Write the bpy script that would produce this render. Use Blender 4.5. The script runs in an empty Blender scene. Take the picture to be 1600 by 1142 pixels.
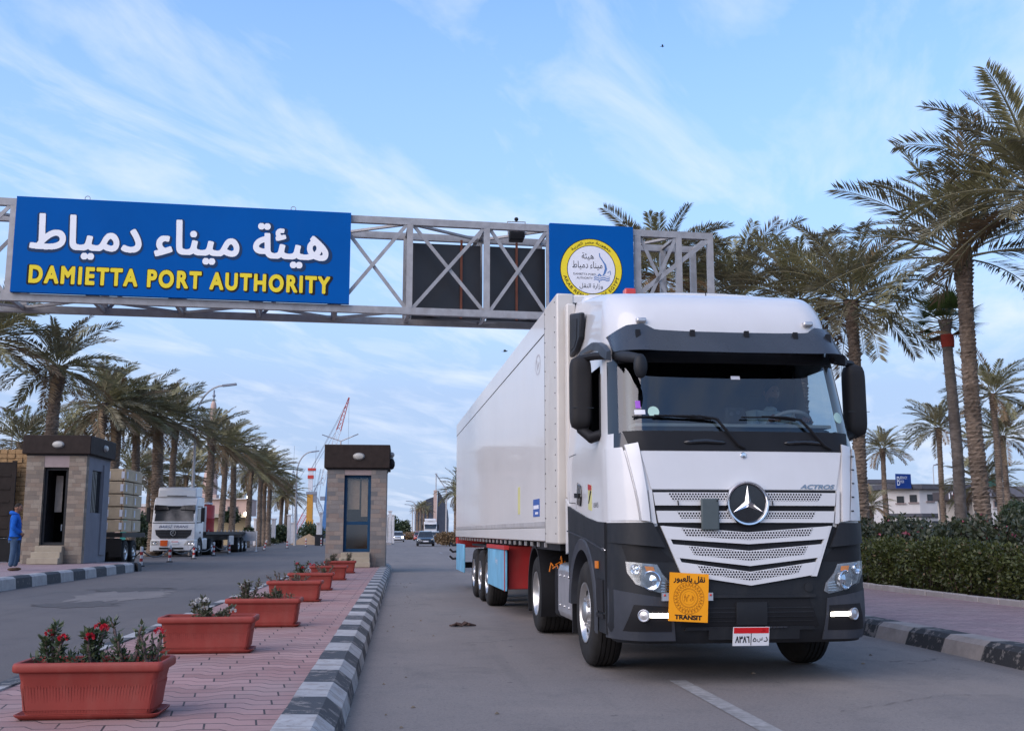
import bpy, bmesh, math, random
import numpy as np
from mathutils import Vector, Matrix
R = math.radians
SC = bpy.context.scene
C = SC.collection
rnd = random.Random(7)

# ------------------------------------------------------------------ camera
FPX, PITCH, YAW, EYE = 1650.0, .1564, .102, 1.367
cd = bpy.data.cameras.new('camera'); cam = bpy.data.objects.new('camera', cd); C.objects.link(cam)
cd.sensor_width = 36; cd.lens = 36*FPX/1600; cd.clip_start = .1; cd.clip_end = 6000
cam.location = (0, 0, EYE); cam.rotation_euler = (math.pi/2+PITCH, 0, -YAW)
SC.camera = cam
SUN_EL, SUN_AZ = R(32), R(232)          # azimuth clockwise from +Y: low, behind the camera and to the left
# ------------------------------------------------------------------ world
wd = bpy.data.worlds.new('World'); SC.world = wd; wd.use_nodes = True
nt = wd.node_tree; N = nt.nodes; L = nt.links
bg = N['Background']; bg.inputs[1].default_value = .15
sky = N.new('ShaderNodeTexSky'); sky.sky_type = 'NISHITA'; sky.sun_disc = False
sky.sun_elevation = SUN_EL; sky.sun_rotation = SUN_AZ; sky.air_density = 1.0; sky.dust_density = .6; sky.ozone_density = 1.6
tc = N.new('ShaderNodeTexCoord'); sep = N.new('ShaderNodeSeparateXYZ'); L.new(tc.outputs['Generated'], sep.inputs[0])
def wm(op, a, b=None, c=None):
    n = N.new('ShaderNodeMath'); n.operation = op
    for i, x in enumerate((a, b, c)):
        if x is None: continue
        if isinstance(x, (int, float)): n.inputs[i].default_value = x
        else: L.new(x, n.inputs[i])
    return n.outputs[0]
zc = wm('MAXIMUM', sep.outputs[2], .0)
zz = wm('ADD', zc, .12)
cv = N.new('ShaderNodeCombineXYZ')
L.new(wm('DIVIDE', sep.outputs[0], zz), cv.inputs[0]); L.new(wm('DIVIDE', sep.outputs[1], zz), cv.inputs[1])
mp = N.new('ShaderNodeMapping'); L.new(cv.outputs[0], mp.inputs[0])
mp.inputs['Rotation'].default_value = (0, 0, R(58)); mp.vector_type = 'TEXTURE'; mp.inputs['Scale'].default_value = (1.7, .75, 1)
n1 = N.new('ShaderNodeTexNoise'); L.new(mp.outputs[0], n1.inputs[0])
n1.inputs['Scale'].default_value = 2.9; n1.inputs['Detail'].default_value = 9; n1.inputs['Roughness'].default_value = .58; n1.inputs['Distortion'].default_value = .45
cr = N.new('ShaderNodeValToRGB'); L.new(n1.outputs[0], cr.inputs[0])
cr.color_ramp.elements[0].position = .47; cr.color_ramp.elements[1].position = .72
n2 = N.new('ShaderNodeTexNoise'); L.new(mp.outputs[0], n2.inputs[0])
n2.inputs['Scale'].default_value = .45; n2.inputs['Detail'].default_value = 3
cr2 = N.new('ShaderNodeValToRGB'); L.new(n2.outputs[0], cr2.inputs[0])
cr2.color_ramp.elements[0].position = .34; cr2.color_ramp.elements[1].position = .66
cf = wm('MULTIPLY', cr.outputs[0], wm('MULTIPLY_ADD', cr2.outputs[0], .5, .5))
cf = wm('MULTIPLY', cf, .85)
# thin veil of high cloud, denser towards the horizon
veil = wm('MAXIMUM', wm('MINIMUM', wm('MULTIPLY_ADD', zc, -2.1, 1.22), .95), .2)
tint = N.new('ShaderNodeMix'); tint.data_type = 'RGBA'; tint.blend_type = 'MULTIPLY'; tint.inputs[0].default_value = 1
L.new(sky.outputs[0], tint.inputs[6]); tint.inputs[7].default_value = (.78, 1.03, 1.30, 1)
mv = N.new('ShaderNodeMix'); mv.data_type = 'RGBA'
L.new(veil, mv.inputs[0]); L.new(tint.outputs[2], mv.inputs[6]); hz_ = N.new('ShaderNodeMix'); hz_.data_type = 'RGBA'; L.new(wm('MINIMUM', wm('MULTIPLY', zc, 3.6), 1.0), hz_.inputs[0]); hz_.inputs[6].default_value = (1.72, 2.15, 3.1, 1); hz_.inputs[7].default_value = (1.88, 2.62, 3.85, 1); L.new(hz_.outputs[2], mv.inputs[7])
mx = N.new('ShaderNodeMix'); mx.data_type = 'RGBA'
L.new(cf, mx.inputs[0]); L.new(mv.outputs[2], mx.inputs[6]); mx.inputs[7].default_value = (3.5, 3.75, 4.3, 1)
L.new(mx.outputs[2], bg.inputs[0])
# ------------------------------------------------------------------ sun (low, veiled)
sd = bpy.data.lights.new('sun', 'SUN'); sd.energy = 1.75; sd.angle = R(70); sd.color = (1, .81, .68)
so = bpy.data.objects.new('sun', sd); C.objects.link(so)
dv = Vector((math.sin(SUN_AZ)*math.cos(SUN_EL), math.cos(SUN_AZ)*math.cos(SUN_EL), math.sin(SUN_EL)))
so.rotation_euler = dv.to_track_quat('Z', 'Y').to_euler(); so.location = dv*200
SC.view_settings.view_transform = 'Standard'; SC.view_settings.look = 'None'
SC.view_settings.exposure = .82; SC.view_settings.gamma = 1

# ------------------------------------------------------------------ measuring: pixel of the photograph -> place in the world
cT, sT, cP, sP = math.cos(PITCH), math.sin(PITCH), math.cos(YAW), math.sin(YAW)
def ray(px, py):
    u = (px-800)/FPX; v = (571-py)/FPX; yc = cT-v*sT; z = sT+v*cT
    return Vector((u*cP+yc*sP, -u*sP+yc*cP, z))
def onY(px, py, Y):
    r = ray(px, py); t = Y/r.y; return Vector((r.x*t, Y, EYE+r.z*t))
def onZ(px, py, Z=0):
    r = ray(px, py); t = (Z-EYE)/r.z; return Vector((r.x*t, r.y*t, Z))
def X_at(px, Y): return onY(px, 831, Y).x

# ------------------------------------------------------------------ materials
def nm(nt, op, a, b=None, c=None, clamp=False):
    n = nt.nodes.new('ShaderNodeMath'); n.operation = op; n.use_clamp = clamp
    for i, x in enumerate((a, b, c)):
        if x is None: continue
        if isinstance(x, (int, float)): n.inputs[i].default_value = x
        else: nt.links.new(x, n.inputs[i])
    return n.outputs[0]
def mixc(nt, f, a, b, blend='MIX'):
    n = nt.nodes.new('ShaderNodeMix'); n.data_type = 'RGBA'; n.blend_type = blend
    for i, x in ((0, f), (6, a), (7, b)):
        if isinstance(x, (int, float)): n.inputs[i].default_value = x
        elif isinstance(x, (tuple, list)): n.inputs[i].default_value = (*x[:3], 1)
        else: nt.links.new(x, n.inputs[i])
    return n.outputs[2]
def noise(nt, vec, scale, detail=4, rough=.55, dist=0):
    n = nt.nodes.new('ShaderNodeTexNoise'); n.inputs['Scale'].default_value = scale
    n.inputs['Detail'].default_value = detail; n.inputs['Roughness'].default_value = rough; n.inputs['Distortion'].default_value = dist
    if vec is not None: nt.links.new(vec, n.inputs[0])
    return n.outputs[0]
def ramp(nt, f, p0, p1, c0=(0, 0, 0), c1=(1, 1, 1)):
    n = nt.nodes.new('ShaderNodeValToRGB'); nt.links.new(f, n.inputs[0])
    e = n.color_ramp.elements; e[0].position = p0; e[1].position = p1
    e[0].color = (*c0, 1); e[1].color = (*c1, 1); return n.outputs[0]
def coords(nt, kind='Object', scale=None):
    t = nt.nodes.new('ShaderNodeTexCoord').outputs[kind]
    if scale is None: return t
    m = nt.nodes.new('ShaderNodeMapping'); nt.links.new(t, m.inputs[0]); m.inputs['Scale'].default_value = scale
    return m.outputs[0]
def sepx(nt, v):
    s = nt.nodes.new('ShaderNodeSeparateXYZ'); nt.links.new(v, s.inputs[0]); return s.outputs
def newmat(name):
    m = bpy.data.materials.new(name); m.use_nodes = True
    return m, m.node_tree, m.node_tree.nodes['Principled BSDF']
def bump(nt, b, h, strength, dist=.01):
    n = nt.nodes.new('ShaderNodeBump'); n.inputs['Strength'].default_value = strength; n.inputs['Distance'].default_value = dist
    nt.links.new(h, n.inputs['Height']); nt.links.new(n.outputs[0], b.inputs['Normal'])
def M(name, col, rough=.6, metal=0., var=.18, scale=3., bmp=0., bscale=60., coat=0., dirt=0., dcol=(.18, .15, .12), spec=None, emit=None):
    if spec is None: spec = .5 if rough < .5 else .18
    m, nt, b = newmat(name); v = coords(nt)
    f = noise(nt, v, scale, 5); f = ramp(nt, f, .25, .75)
    lo = tuple(c*(1-var) for c in col); hi = tuple(min(1, c*(1+var*.6)) for c in col)
    c = mixc(nt, f, lo, hi)
    if dirt:
        d = noise(nt, coords(nt, 'Object', (1, 1, .35)), 4.5, 7, .65); d = ramp(nt, d, .5, .78)
        c = mixc(nt, nm(nt, 'MULTIPLY', d, dirt), c, dcol)
    nt.links.new(c, b.inputs['Base Color'])
    rr = nm(nt, 'MULTIPLY_ADD', noise(nt, v, scale*2.3, 3), .16, rough-.08, clamp=True)
    nt.links.new(rr, b.inputs['Roughness']); b.inputs['Metallic'].default_value = metal
    b.inputs['Coat Weight'].default_value = coat; b.inputs['Coat Roughness'].default_value = .06; b.inputs['Specular IOR Level'].default_value = spec
    if bmp: bump(nt, b, noise(nt, v, bscale, 4), bmp)
    if emit: b.inputs['Emission Color'].default_value = (*emit[0], 1); b.inputs['Emission Strength'].default_value = emit[1]
    return m
def glass_mat(name, tint, refl=.0, rough=.01):
    m = bpy.data.materials.new(name); m.use_nodes = True; nt = m.node_tree; nt.nodes.remove(nt.nodes['Principled BSDF'])
    t = nt.nodes.new('ShaderNodeBsdfTransparent'); t.inputs[0].default_value = (*tint, 1)
    g = nt.nodes.new('ShaderNodeBsdfGlossy'); g.inputs['Roughness'].default_value = rough; g.inputs[0].default_value = (.95, .97, 1, 1)
    fr = nt.nodes.new('ShaderNodeLayerWeight'); fr.inputs[0].default_value = .5
    f = nm(nt, 'MULTIPLY_ADD', nm(nt, 'POWER', fr.outputs['Facing'], 4.5), .9, .045+refl, clamp=True)
    x = nt.nodes.new('ShaderNodeMixShader'); nt.links.new(f, x.inputs[0]); nt.links.new(t.outputs[0], x.inputs[1]); nt.links.new(g.outputs[0], x.inputs[2])
    nt.links.new(x.outputs[0], nt.nodes['Material Output'].inputs[0]); return m

def asphalt(name='asphalt', k=1.):
    m, nt, b = newmat(name); v = coords(nt)
    big = ramp(nt, noise(nt, v, .16, 5, .6), .3, .7)
    lane = ramp(nt, noise(nt, coords(nt, 'Object', (1.0, .06, 1)), .9, 4, .6), .32, .7)
    fine = noise(nt, v, 170, 2, .7)
    mid = noise(nt, v, 2.2, 6, .65)
    c = mixc(nt, big, (.134, .114, .107), (.184, .158, .146))
    c = mixc(nt, nm(nt, 'MULTIPLY', lane, .45), c, (.215, .19, .172))
    c = mixc(nt, nm(nt, 'MULTIPLY', ramp(nt, mid, .52, .68), .30), c, (.085, .082, .082))
    c = mixc(nt, ramp(nt, fine, .60, .74), c, (.26, .245, .235))
    c = mixc(nt, ramp(nt, fine, .26, .40, (1, 1, 1), (0, 0, 0)), c, (.06, .058, .06))
    vo = nt.nodes.new('ShaderNodeTexVoronoi'); vo.feature = 'DISTANCE_TO_EDGE'; vo.inputs['Scale'].default_value = .23
    w = nt.nodes.new('ShaderNodeVectorMath'); w.operation = 'ADD'; nt.links.new(v, w.inputs[0])
    nz = nt.nodes.new('ShaderNodeTexNoise'); nz.inputs['Scale'].default_value = 1.4; nz.inputs['Detail'].default_value = 6; nt.links.new(v, nz.inputs[0])
    s = nt.nodes.new('ShaderNodeVectorMath'); s.operation = 'SCALE'; s.inputs['Scale'].default_value = 1.5; nt.links.new(nz.outputs['Color'], s.inputs[0]); nt.links.new(s.outputs[0], w.inputs[1])
    nt.links.new(w.outputs[0], vo.inputs[0])
    crack = ramp(nt, vo.outputs[0], .0, .006, (1, 1, 1), (0, 0, 0))
    crack = nm(nt, 'MULTIPLY', crack, ramp(nt, noise(nt, v, .21, 2), .5, .62))
    c = mixc(nt, nm(nt, 'MULTIPLY', crack, .75), c, (.02, .02, .022))
    st = ramp(nt, noise(nt, v, .75, 8, .7, .6), .56, .66); c = mixc(nt, nm(nt, 'MULTIPLY', st, .38), c, (.07, .066, .064))
    st2 = ramp(nt, noise(nt, coords(nt, 'Object', (1.6, .10, 1)), 1.3, 5, .6), .56, .70); c = mixc(nt, nm(nt, 'MULTIPLY', st2, .30), c, (.085, .08, .078))
    g2 = noise(nt, v, 38, 5, .75); c = mixc(nt, ramp(nt, g2, .30, .46, (1, 1, 1), (0, 0, 0)), c, (.075, .07, .07)); c = mixc(nt, nm(nt, 'MULTIPLY', ramp(nt, g2, .56, .72), .6), c, (.25, .225, .21))
    dr = ramp(nt, noise(nt, v, 6.5, 3, .5), .70, .735); c = mixc(nt, nm(nt, 'MULTIPLY', dr, .6), c, (.04, .038, .038))
    du = ramp(nt, noise(nt, v, .33, 6, .6, .4), .55, .75); c = mixc(nt, nm(nt, 'MULTIPLY', du, .5), c, (.26, .22, .19))
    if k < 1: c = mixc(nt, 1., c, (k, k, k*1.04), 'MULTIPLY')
    nt.links.new(c, b.inputs['Base Color']); b.inputs['Roughness'].default_value = .82
    bump(nt, b, nm(nt, 'SUBTRACT', fine, nm(nt, 'MULTIPLY', crack, 2.)), .5, .006); return m
def kerb_mat(name, period, wear, black=(.035, .038, .045), white=(.42, .41, .41), phase=0.):
    m, nt, b = newmat(name); v = coords(nt); s = sepx(nt, v)
    t = nm(nt, 'FRACT', nm(nt, 'ADD', nm(nt, 'DIVIDE', s[1], period*2), phase))
    t = nm(nt, 'ADD', t, nm(nt, 'MULTIPLY', nm(nt, 'SUBTRACT', noise(nt, v, 14, 3), .5), .015))
    st = nm(nt, 'GREATER_THAN', t, .5)
    dirty = noise(nt, v, 3.2, 8, .7); wn = mixc(nt, ramp(nt, dirty, .3, .72), tuple(c*.62 for c in white), white)
    c = mixc(nt, st, black, wn)
    chip = ramp(nt, noise(nt, v, 7, 9, .72), .60-.2*wear, .64-.2*wear)
    c = mixc(nt, nm(nt, 'MULTIPLY', chip, min(1, .3+wear)), c, (.24, .215, .20))
    sp = ramp(nt, noise(nt, v, 90, 3, .7), .62, .74); c = mixc(nt, nm(nt, 'MULTIPLY', sp, .5), c, (.16, .15, .145))
    j = nm(nt, 'LESS_THAN', nm(nt, 'ABSOLUTE', nm(nt, 'SUBTRACT', nm(nt, 'FRACT', nm(nt, 'DIVIDE', s[1], period)), .5)), .5-.008/period)
    c = mixc(nt, nm(nt, 'MULTIPLY', nm(nt, 'SUBTRACT', 1., j), .7), c, (.04, .038, .036))
    nt.links.new(c, b.inputs['Base Color']); b.inputs['Roughness'].default_value = .75
    bump(nt, b, nm(nt, 'ADD', nm(nt, 'MULTIPLY', chip, .7), noise(nt, v, 55, 5)), .45, .008); return m
def paver_mat(name, c0, c1, gap=(.055, .04, .042), su=.30, sv=.20):
    m, nt, b = newmat(name); v = coords(nt); s = sepx(nt, v)
    u = nm(nt, 'DIVIDE', s[0], su)
    row0 = nm(nt, 'DIVIDE', s[1], sv)
    pp = nm(nt, 'PINGPONG', u, 1.0)
    step = nm(nt, 'DIVIDE', nm(nt, 'SUBTRACT', pp, .38), .24, clamp=True)
    y = nm(nt, 'ADD', row0, nm(nt, 'MULTIPLY', step, .46))
    row = nm(nt, 'FLOOR', y); fy = nm(nt, 'FRACT', y)
    uu = nm(nt, 'ADD', nm(nt, 'DIVIDE', u, 2.0), nm(nt, 'MULTIPLY', nm(nt, 'MODULO', nm(nt, 'ABSOLUTE', row), 2.), .5))
    fx = nm(nt, 'FRACT', nm(nt, 'ADD', uu, nm(nt, 'MULTIPLY', nm(nt, 'SUBTRACT', fy, .5), .05)))
    a = nm(nt, 'LESS_THAN', fy, .085); bb = nm(nt, 'LESS_THAN', fx, .022)
    g = nm(nt, 'MAXIMUM', a, bb)
    cell = nt.nodes.new('ShaderNodeCombineXYZ'); nt.links.new(nm(nt, 'FLOOR', uu), cell.inputs[0]); nt.links.new(row, cell.inputs[1])
    wn = nt.nodes.new('ShaderNodeTexWhiteNoise'); nt.links.new(cell.outputs[0], wn.inputs[0])
    c = mixc(nt, wn.outputs[0], c0, c1)
    c = mixc(nt, nm(nt, 'MULTIPLY', ramp(nt, noise(nt, v, .8, 6, .65), .42, .7), .55), c, (.30, .245, .235))
    c = mixc(nt, nm(nt, 'MULTIPLY', ramp(nt, noise(nt, v, 2.6, 6, .7), .55, .72), .5), c, tuple(x*.55 for x in c0))
    c = mixc(nt, nm(nt, 'MULTIPLY', noise(nt, v, 120, 3, .7), .45), c, tuple(x*.6 for x in c0))
    gm = nm(nt, 'MULTIPLY', g, ramp(nt, noise(nt, v, 5, 3), .25, .5, (.45, .45, .45), (1, 1, 1)))
    c = mixc(nt, gm, c, gap); nt.links.new(c, b.inputs['Base Color']); b.inputs['Roughness'].default_value = .8
    bump(nt, b, nm(nt, 'SUBTRACT', nm(nt, 'MULTIPLY', noise(nt, v, 90, 4), .25), g), .55, .008); return m
def stone_mat(name, cols, sx=.34, sz=.15, mortar=(.16, .14, .125)):
    m, nt, b = newmat(name); v = coords(nt); s = sepx(nt, v)
    row = nm(nt, 'FLOOR', nm(nt, 'DIVIDE', s[2], sz)); fz = nm(nt, 'FRACT', nm(nt, 'DIVIDE', s[2], sz))
    wr = nt.nodes.new('ShaderNodeTexWhiteNoise'); wr.noise_dimensions = '1D'; nt.links.new(row, wr.inputs[1])
    u = nm(nt, 'ADD', nm(nt, 'DIVIDE', nm(nt, 'ADD', s[0], s[1]), sx), nm(nt, 'MULTIPLY', wr.outputs[0], 7.))
    col = nm(nt, 'FLOOR', u); fu = nm(nt, 'FRACT', u)
    cell = nt.nodes.new('ShaderNodeCombineXYZ'); nt.links.new(col, cell.inputs[0]); nt.links.new(row, cell.inputs[1])
    wn = nt.nodes.new('ShaderNodeTexWhiteNoise'); nt.links.new(cell.outputs[0], wn.inputs[0])
    r = nt.nodes.new('ShaderNodeValToRGB'); nt.links.new(wn.outputs[0], r.inputs[0]); r.color_ramp.interpolation = 'CONSTANT'
    while len(r.color_ramp.elements) < len(cols): r.color_ramp.elements.new(.5)
    for i, cc in enumerate(cols): r.color_ramp.elements[i].position = i/len(cols); r.color_ramp.elements[i].color = (*cc, 1)
    c = mixc(nt, nm(nt, 'MULTIPLY', noise(nt, v, 22, 6, .7), .75), r.outputs[0], tuple(x*.5 for x in cols[0]))
    c = mixc(nt, nm(nt, 'MULTIPLY', ramp(nt, noise(nt, coords(nt, 'Object', (1, 1, .3)), 1.6, 6, .65), .48, .75), .5), c, tuple(x*.45 for x in cols[0]))
    g = nm(nt, 'MAXIMUM', nm(nt, 'LESS_THAN', fz, .06), nm(nt, 'LESS_THAN', fu, .03))
    c = mixc(nt, nm(nt, 'MULTIPLY', g, .6), c, mortar); nt.links.new(c, b.inputs['Base Color']); b.inputs['Roughness'].default_value = .88
    bump(nt, b, nm(nt, 'ADD', nm(nt, 'SUBTRACT', nm(nt, 'MULTIPLY', wn.outputs[0], .9), nm(nt, 'MULTIPLY', g, .8)), nm(nt, 'MULTIPLY', noise(nt, v, 40, 5), .8)), .7, .02); return m
def perforated_mat():
    m, nt, b = newmat('perforated_white'); s = sepx(nt, coords(nt)); p = .027; h = p*.82
    row = nm(nt, 'FLOOR', nm(nt, 'DIVIDE', s[2], h))
    u = nm(nt, 'SUBTRACT', nm(nt, 'FRACT', nm(nt, 'ADD', nm(nt, 'DIVIDE', s[0], p), nm(nt, 'MULTIPLY', nm(nt, 'MODULO', row, 2.), .5))), .5)
    w = nm(nt, 'SUBTRACT', nm(nt, 'FRACT', nm(nt, 'DIVIDE', s[2], h)), .5)
    d = nm(nt, 'SQRT', nm(nt, 'ADD', nm(nt, 'POWER', nm(nt, 'MULTIPLY', u, p), 2.), nm(nt, 'POWER', nm(nt, 'MULTIPLY', w, h), 2.)))
    k = nm(nt, 'LESS_THAN', d, .0096)
    nt.links.new(mixc(nt, k, (.57, .565, .57), (.008, .008, .01)), b.inputs['Base Color'])
    nt.links.new(nm(nt, 'MULTIPLY_ADD', k, .5, .3), b.inputs['Roughness']); return m
def bark_mat(name, c0, c1, sc=1.):
    m, nt, b = newmat(name); v = coords(nt, 'Object', (2.2*sc, 2.2*sc, 7*sc))
    n = noise(nt, v, 2.4, 7, .7); f = ramp(nt, n, .32, .68)
    c = mixc(nt, f, c0, c1); c = mixc(nt, ramp(nt, noise(nt, coords(nt), .9, 3), .5, .7), c, tuple(x*.7 for x in c0))
    nt.links.new(c, b.inputs['Base Color']); b.inputs['Roughness'].default_value = .92
    bump(nt, b, n, .8, .03); return m
def leaf_mat(name, c0, c1, rough=.5, trans=.25, scale=1.5):
    m, nt, b = newmat(name)
    geo = nt.nodes.new('ShaderNodeNewGeometry')
    f = nm(nt, 'ADD', nm(nt, 'MULTIPLY', geo.outputs['Random Per Island'], .75), nm(nt, 'MULTIPLY', noise(nt, coords(nt), scale, 3), .4), clamp=True)
    c = mixc(nt, f, c0, c1); nt.links.new(c, b.inputs['Base Color']); b.inputs['Roughness'].default_value = rough
    t = nt.nodes.new('ShaderNodeBsdfTranslucent'); nt.links.new(c, t.inputs[0])
    x = nt.nodes.new('ShaderNodeMixShader'); x.inputs[0].default_value = trans
    nt.links.new(b.outputs[0], x.inputs[1]); nt.links.new(t.outputs[0], x.inputs[2]); nt.links.new(x.outputs[0], nt.nodes['Material Output'].inputs[0]); return m

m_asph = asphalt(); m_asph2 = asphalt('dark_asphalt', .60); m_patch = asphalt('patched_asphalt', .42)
m_kerb_med = kerb_mat('painted_kerb', .755, .33, phase=.22)
m_kerb_left = kerb_mat('painted_kerb_far', 1.15, .1, phase=.1)
m_kerb_right = kerb_mat('worn_painted_kerb', .86, .30, black=(.018, .018, .02), white=(.33, .29, .27))
m_bedkerb = M('concrete_kerb', (.36, .33, .32), .85, bmp=.3, dirt=.4)
m_paver = paver_mat('pink_paver', (.28, .15, .14), (.40, .235, .22), gap=(.035, .026, .028))
m_paver_r = paver_mat('mauve_paver', (.25, .165, .175), (.36, .25, .25), su=.26, sv=.14)
m_ground = M('bare_ground', (.115, .105, .098), .95, var=.35, scale=.3, bmp=.4, bscale=20)
m_lane = M('lane_paint', (.27, .26, .255), .8, var=.3, scale=14, dirt=.9, dcol=(.10, .095, .095))
m_white = M('white_paint', (.585, .58, .585), .34, var=.04, coat=.6, dirt=.12, dcol=(.5, .46, .42))
m_trailer = M('trailer_white', (.67, .65, .635), .32, var=.04, scale=.7, coat=.32, dirt=.10, dcol=(.50, .46, .43))
m_cream = M('cream_metal', (.56, .53, .49), .4, var=.08, dirt=.2, dcol=(.4, .33, .27))
m_dark = M('anthracite_plastic', (.013, .0145, .018), .55, var=.2, scale=2, dirt=.3, dcol=(.06, .056, .052), bmp=.06, bscale=300, spec=.3)
m_greyp = M('grey_plastic', (.042, .046, .057), .55, var=.2, dirt=.25, dcol=(.16, .15, .14))
m_black = M('black_plastic', (.013, .013, .015), .5, var=.2)
m_gloss = M('gloss_black', (.012, .012, .014), .18, var=.1, coat=.4)
m_visor = glass_mat('smoked_visor', (.035, .04, .05), .03, .08)
m_chrome = M('chrome', (.78, .79, .82), .12, 1., var=.03)
m_dchrome = M('dark_chrome', (.30, .31, .33), .25, 1., var=.05)
m_alu = M('dull_aluminium', (.56, .55, .56), .42, .85, var=.15, dirt=.3, dcol=(.25, .23, .21))
m_rim = M('wheel_rim', (.60, .59, .58), .33, .9, var=.15, dirt=.35, dcol=(.2, .17, .14))
m_tyre = M('tyre_rubber', (.022, .021, .021), .82, var=.3, scale=8, dirt=.35, dcol=(.07, .062, .055), bmp=.15, bscale=120)
m_perf = perforated_mat()
m_glass = glass_mat('windscreen_glass', (.52, .60, .64), .03)
m_sglass = glass_mat('side_glass', (.78, .84, .86), .02)
m_lens = glass_mat('lamp_lens', (.9, .93, .95), -.02)
m_led = M('daytime_led', (.9, .9, .9), .4, emit=((1, .93, .78), 9.))
m_orange = M('orange_board', (.86, .33, .012), .5, var=.04)
m_ink = M('printed_black', (.014, .013, .014), .6, var=.1)
m_inkbrown = M('printed_brown', (.36, .13, .01), .6, var=.1)
m_red = M('red_paint', (.42, .025, .025), .45, var=.2, dirt=.25)
m_redlens = M('red_lens', (.5, .03, .02), .25, coat=.5)
m_amber = M('amber_lens', (.75, .22, .02), .3, coat=.4)
m_platewhite = M('plate_white', (.70, .70, .72), .4, var=.04)
m_platered = M('plate_red', (.58, .008, .012), .4, var=.06)
m_blue = M('sign_blue', (.001, .088, .34), .7, var=.1, scale=.8, dirt=.08, dcol=(.02, .09, .27), spec=.06)
m_shadow = M('printed_shadow', (.012, .040, .105), .6, var=.05)
m_signwhite = M('sign_white', (.82, .82, .84), .5, var=.03)
m_yellow = M('sign_yellow', (.80, .62, .035), .5, var=.05)
m_logowhite = M('emblem_white', (.72, .72, .76), .5, var=.04)
m_logoblue = M('emblem_blue', (.10, .20, .42), .5, var=.05)
m_steel = M('galvanised_steel', (.33, .325, .33), .5, .25, var=.22, scale=6, dirt=.35, dcol=(.23, .18, .15))
m_rust = M('rusty_bar', (.16, .06, .04), .8, var=.3)
m_led_panel = M('black_screen', (.012, .011, .013), .45, var=.25, scale=2)
m_terra = M('terracotta_plastic', (.26, .042, .032), .6, var=.22, scale=2, dirt=.4, dcol=(.30, .11, .085), spec=.3)
m_soil = M('soil', (.055, .04, .032), .95, var=.4, scale=20, bmp=.8, bscale=40)
m_stone = stone_mat('warm_stone', [(.25, .20, .155), (.31, .245, .19), (.20, .165, .135), (.34, .285, .225), (.27, .20, .15)], .30, .145)
m_stone2 = stone_mat('mixed_stone', [(.21, .19, .18), (.30, .255, .225), (.17, .165, .165), (.33, .26, .215), (.25, .225, .21), (.28, .21, .175)], .36, .15)
m_lintel = M('lintel_stone', (.30, .235, .225), .8, var=.12, bmp=.2)
m_booth_render = M('grey_render', (.20, .20, .225), .85, var=.15, scale=1.5, bmp=.3)
m_roofbrown = M('dark_brown_boards', (.030, .021, .018), .7, var=.3, scale=5, bmp=.3)
m_stepstone = M('cream_stone', (.34, .29, .22), .85, var=.15, bmp=.3, dirt=.3)
m_doorblue = M('blue_door_frame', (.012, .052, .115), .5, var=.2)
m_lampglass = M('opal_lamp', (.42, .40, .36), .35, var=.1)
m_curtain = M('beige_curtain', (.50, .41, .33), .9, var=.2, scale=8)
m_dirtyglass = glass_mat('booth_glass', (.85, .82, .78), .02, .05)
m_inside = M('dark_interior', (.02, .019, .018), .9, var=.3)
m_wood = M('sawn_timber', (.42, .265, .135), .8, var=.25, scale=6, bmp=.3)
m_ply = M('wrapped_board', (.50, .385, .26), .75, var=.2, scale=3)
m_label = M('white_label', (.68, .68, .74), .6)
m_darkwood = M('dark_stake_board', (.035, .028, .026), .8, var=.3)
m_bark = bark_mat('palm_bark', (.085, .062, .047), (.27, .20, .148))
m_bark2 = bark_mat('smooth_palm_bark', (.085, .068, .058), (.165, .135, .115), .7)
m_frond = leaf_mat('frond_green', (.13, .115, .056), (.30, .275, .13), .5, .2)
m_frond_d = leaf_mat('frond_dark', (.09, .088, .052), (.23, .20, .12), .5, .15)
m_frond_b = leaf_mat('frond_dry', (.13, .085, .045), (.26, .175, .095), .7, .2)
m_stalk = M('frond_stalk', (.21, .19, .11), .6)
m_hedge = leaf_mat('hedge_leaf', (.020, .032, .010), (.10, .11, .024), .45, .25)
m_hedge2 = leaf_mat('oleander_leaf', (.018, .028, .014), (.06, .07, .034), .45, .2)
m_bush = leaf_mat('bush_leaf', (.020, .036, .018), (.06, .085, .035), .5, .2)
m_twig = M('twig', (.085, .062, .05), .9, var=.3)
m_pleaf = leaf_mat('planter_leaf', (.030, .055, .024), (.095, .115, .055), .5, .2, 9)
m_pthorn = M('thorny_stem', (.15, .105, .10), .85, var=.35, scale=30, bmp=.6, bscale=90)
m_petal = leaf_mat('red_petal', (.36, .008, .018), (.6, .02, .045), .5, .25, 20)
m_wpetal = leaf_mat('white_petal', (.5, .48, .46), (.72, .70, .68), .5, .25, 20)
m_pole = M('grey_pole', (.42, .40, .40), .5, .2, var=.1)
m_skin = M('skin', (.26, .135, .09), .55, var=.12, scale=12)
m_hair = M('dark_hair', (.018, .014, .012), .7)
m_hoodie = M('blue_hoodie', (.012, .10, .42), .9, var=.18, scale=9, bmp=.4, bscale=30)
m_jeans = M('blue_jeans', (.055, .095, .16), .9, var=.25, scale=7, bmp=.3, bscale=40)
m_shoe = M('brown_sandal', (.09, .055, .035), .7)
m_shirt = M('pale_shirt', (.46, .54, .56), .9, var=.2, bmp=.3, bscale=20)
m_housewhite = M('house_white', (.62, .59, .575), .85, var=.1, scale=.6, dirt=.2, dcol=(.42, .38, .35))
m_houseroof = M('grey_roof_band', (.10, .10, .115), .8, var=.2)
m_winglass = M('dark_window', (.03, .034, .04), .12, var=.3)
m_pink = M('pink_render', (.50, .36, .31), .85, var=.1, scale=.8)
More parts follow.
